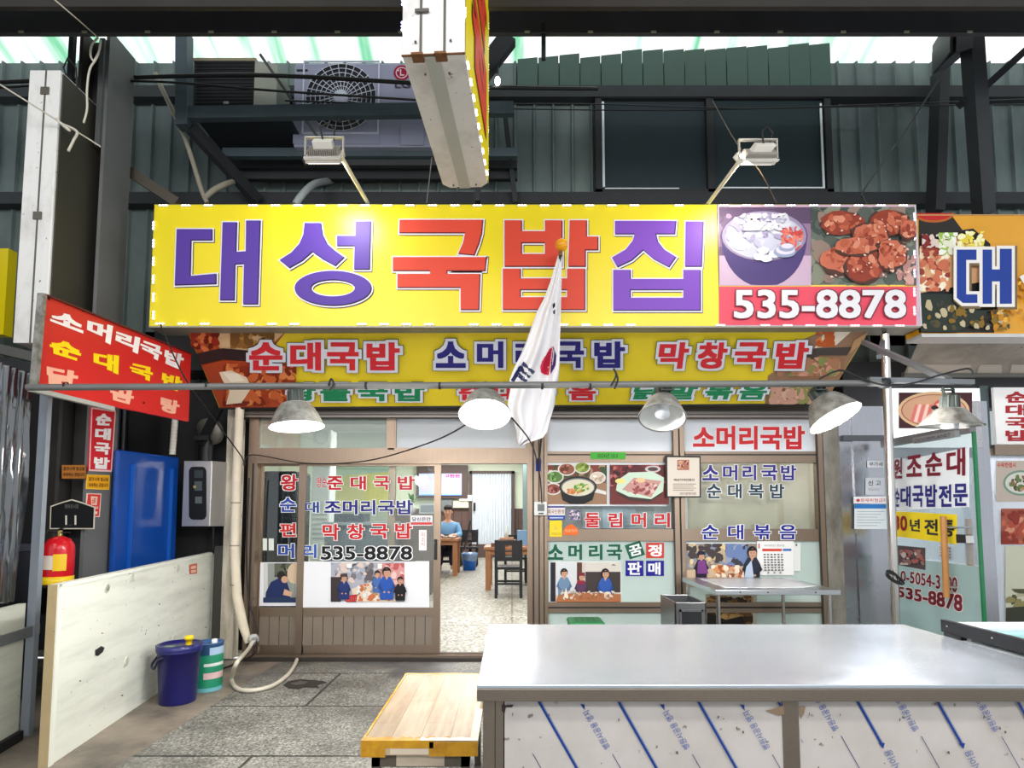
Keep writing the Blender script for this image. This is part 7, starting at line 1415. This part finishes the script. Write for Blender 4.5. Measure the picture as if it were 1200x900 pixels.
# rear wall fittings
YBW = 17.42
dr = thing('door_4', 'white folding door with brown frame in the rear wall', None, (0, 0, 0), None, 'structure'); BF = P((84, 66, 62), .5)
m = MB(); x0, x1, z0, z1 = fr(550, 552, 603, 640, YBW)
m.box(x0, at(553, 600, YBW).x, YBW - .06, YBW + .05, FZ, z1 + .0, BF); m.box(at(599.5, 600, YBW).x, x1, YBW - .06, YBW + .05, FZ, z1, BF); m.box(x0, x1, YBW - .06, YBW + .05, z1 - .08, z1, BF); m.box(x0, x1, YBW - .06, YBW + .05, FZ, z0 + .06, BF); m.build('frame', dr)
a, b_ = at(553.5, 600, YBW).x, at(599, 600, YBW).x; n = 56; rows = [[Vector((a + (b_ - a) * k / n, YBW - .03 + .03 * (1 if (k // 2) % 2 else -1) * (1 if k % 2 else .6), z)) for k in range(n + 1)] for z in (z0 + .05, z1 - .08)]
m = MB(); m.grid(rows, P((222, 228, 236), .4, 0, 0, .04), False); m.build('folding_panel', dr); m = MB(); zc = at(556, 594, YBW).z; m.box(a + .04, a + .10, YBW - .10, YBW - .06, zc - .12, zc + .12, DARK); m.build('door_handle', dr)
tv = thing('television', 'wall screen with pink heading on pale blue picture, brown frame', 'television', tuple(at(518, 582, YBW - .1))); x0, x1, z0, z1 = fr(488, 545, 548, 584, YBW - .12); m = MB(); m.box(x0, x1, YBW - .12, YBW + .05, z0, z1, BF); m.build('frame', tv)
s = Sheet(front(YBW - .12), .004, .002, .75); s.rect(491, 555, 541, 580.5, (170, 176, 236)); s.rect(519, 555, 541, 560, (206, 190, 236)); s.text('고란된', (521, 555.5, 539, 559.8), (236, 60, 120), .05); s.text('고기 메뉴 안내', (493, 560, 506, 562), (236, 120, 170), .0)
for k in range(5): s.rect(493, 564 + k * 2.6, 503 + (k * 7) % 6, 564.6 + k * 2.6, (214, 170, 214)); s.rect(521, 562 + k * 2, 536 - (k * 5) % 7, 562.5 + k * 2, (206, 206, 244))
s.rect(491, 579, 541, 580.5, (120, 160, 226)); s.build('screen', tv)
m = MB(); x0, x1, z0, z1 = fr(531, 587, 549, 595, YBW - .06); m.box(x0, x1, YBW - .06, YBW, z0, z1, P((224, 220, 196), .5)); x0, x1, z0, z1 = fr(538, 580, 553, 587, YBW - .1); m.box(x0, x1, YBW - .1, YBW, z0, z1, P((236, 236, 230), .5)); m.build('wall_heater', None, 'pale box fittings on the rear wall under the screen', 'fitting')
m = MB(); x0, x1, z0, z1 = fr(516, 583, 530, 599, YBW - .06); m.box(x0, x1, YBW - .06, YBW, z0, z1, P((120, 126, 130), .5)); m.build('notice_board', None, 'grey notice board on the rear wall behind the man', 'notice board')
m = MB(); x0, x1, z0, z1 = fr(613, 540, 622, 600, 16.4); m.box(x0, x1 + .6, 16.4, 17.3, FZ, z1, P((120, 140, 140), .25)); m.build('glass_cabinet', None, 'grey glazed cabinet at the right edge of the doorway', 'cabinet')
# left part seen through the door glass
m = MB(); a, b_ = at(306, 600, 8.0).x, at(346, 600, 8.0).x; zf = at(325, 552, 8.0).z; fr_ = thing('refrigerator', 'tall black drinks fridge behind the left door glass', 'refrigerator', ((a + b_) / 2, 8.3, .12)); m.box(a, b_, 8.0, 8.6, .14, zf, P((26, 27, 30), .25)); m.build('body', fr_, bevel=.03)
m = MB(); m.box(a + .04, b_ - .04, 7.98, 8.0, .3, zf - .12, P((44, 48, 52), .12)); m.build('glass_door', fr_); m = MB(); m.tube([(b_ - .06, 7.95, .8), (b_ - .06, 7.95, 1.3)], .012, GREYM, 8); m.build('handle', fr_)
a, b_ = at(366, 510, 10.0).x, at(388, 510, 10.0).x; za, zb_ = at(377, 560, 10).z, at(377, 503, 10).z; sa = thing('standing_air_conditioner', 'white standing air conditioner seen through the left transom', 'air conditioner', ((a + b_) / 2, 10.2, FZ)); m = MB(); m.box(a, b_, 10.0, 10.35, FZ, zb_, P((236, 238, 236), .35)); m.build('body', sa, bevel=.03); m = MB(); c = at(377, 512, 9.99); m.lathe(c, (0, -1, 0), [(.10, 0), (.13, .0), (.13, .02), (.10, .02)], P((206, 210, 206), .4), 24); m.build('round_outlet', sa); m = MB()
for k in range(6): m.box(a + .04, b_ - .04, 9.99, 10.0, 1.0 + k * .08, 1.03 + k * .08, P((190, 194, 192), .4))
m.build('grille', sa)
s = Sheet(front(13.0), .01, .002); s.slab(sq(393, 547, 456, 593), (238, 232, 150), .02); s.poly(sq(393, 547, 456, 556), (190, 226, 206)); s.poly([(420, 556), (456, 553), (456, 585), (430, 590)], (244, 234, 110)); s.poly([(393, 547), (430, 547), (400, 560), (393, 566)], (206, 230, 200)); fin(s, 'wall_poster', 'large pale yellow and green poster panel behind the sliding door glass', 'poster')
m = MB(); x0, x1, z0, z1 = fr(393, 540, 458, 600, 13.05); m.box(x0 - .1, x1, 13.05, 13.15, FZ, 3.2, P((196, 206, 190), .6)); m.build('wall_left', kind='structure', label='pale partition wall carrying the yellow poster')
ctr = thing('serving_counter', 'grey serving counter behind the front sliding door', 'counter', (at(420, 660, 8.6).x, 8.8, FZ)); a, b_ = at(380, 640, 8.6).x, at(456, 640, 8.6).x; zc = at(420, 612, 8.6).z; m = MB(); m.box(a, b_, 8.6, 9.3, FZ, zc - .04, P((92, 98, 104), .5)); m.build('base', ctr); m = MB(); m.box(a - .03, b_ + .03, 8.57, 9.33, zc - .04, zc, P((150, 156, 160), .3)); m.build('worktop', ctr); m = MB(); m.box(a + .1, b_ - .4, 8.7, 9.1, zc, zc + .12, P((60, 66, 76), .4)); m.build('low_shelf', ctr)
pt = thing('potted_plant', 'leafy green plant in a small pot behind the door glass', 'plant', tuple(at(483, 602, 9.8))); c = at(483, 602, 9.8); m = MB(); m.lathe(c, (0, 0, 1), [(.001, 0), (.06, 0), (.08, .12), (.07, .12), (.001, .10)], P((206, 206, 200), .5), 16); m.build('pot', pt); m = MB(); g = random.Random(6); LF = P((90, 150, 70), .5, 0, 0, .2, 8)
for k in range(16):
    t = g.uniform(0, 6.28); r = g.uniform(.06, .17); h_ = g.uniform(.16, .36); p0 = c + Vector((0, 0, .11)); p2_ = c + Vector((math.cos(t) * r, math.sin(t) * r, h_)); pm_ = p0.lerp(p2_, .55) + Vector((0, 0, .06)); w_ = Vector((-math.sin(t), math.cos(t), 0)) * .022; m.add([p0, pm_ - w_, p2_, pm_ + w_], [(0, 1, 2, 3)], LF)
m.build('foliage', pt); m = MB(); m.box(c.x - .35, c.x + .35, 9.6, 10.1, FZ, c.z, P((120, 110, 104), .5)); m.build('plant_stand', None, 'low cabinet under the potted plant', 'cabinet')
m = MB(); x0, x1, z0, z1 = fr(491, 590, 512, 603, 9.7); m.box(x0, x1, 9.7, 9.95, c.z, z1, P((206, 212, 214), .4)); m.box(x0 + .03, x1 - .03, 9.69, 9.7, c.z + .03, z1 - .03, P((150, 160, 166), .3)); m.build('microwave', None, 'pale microwave beside the potted plant', 'microwave')
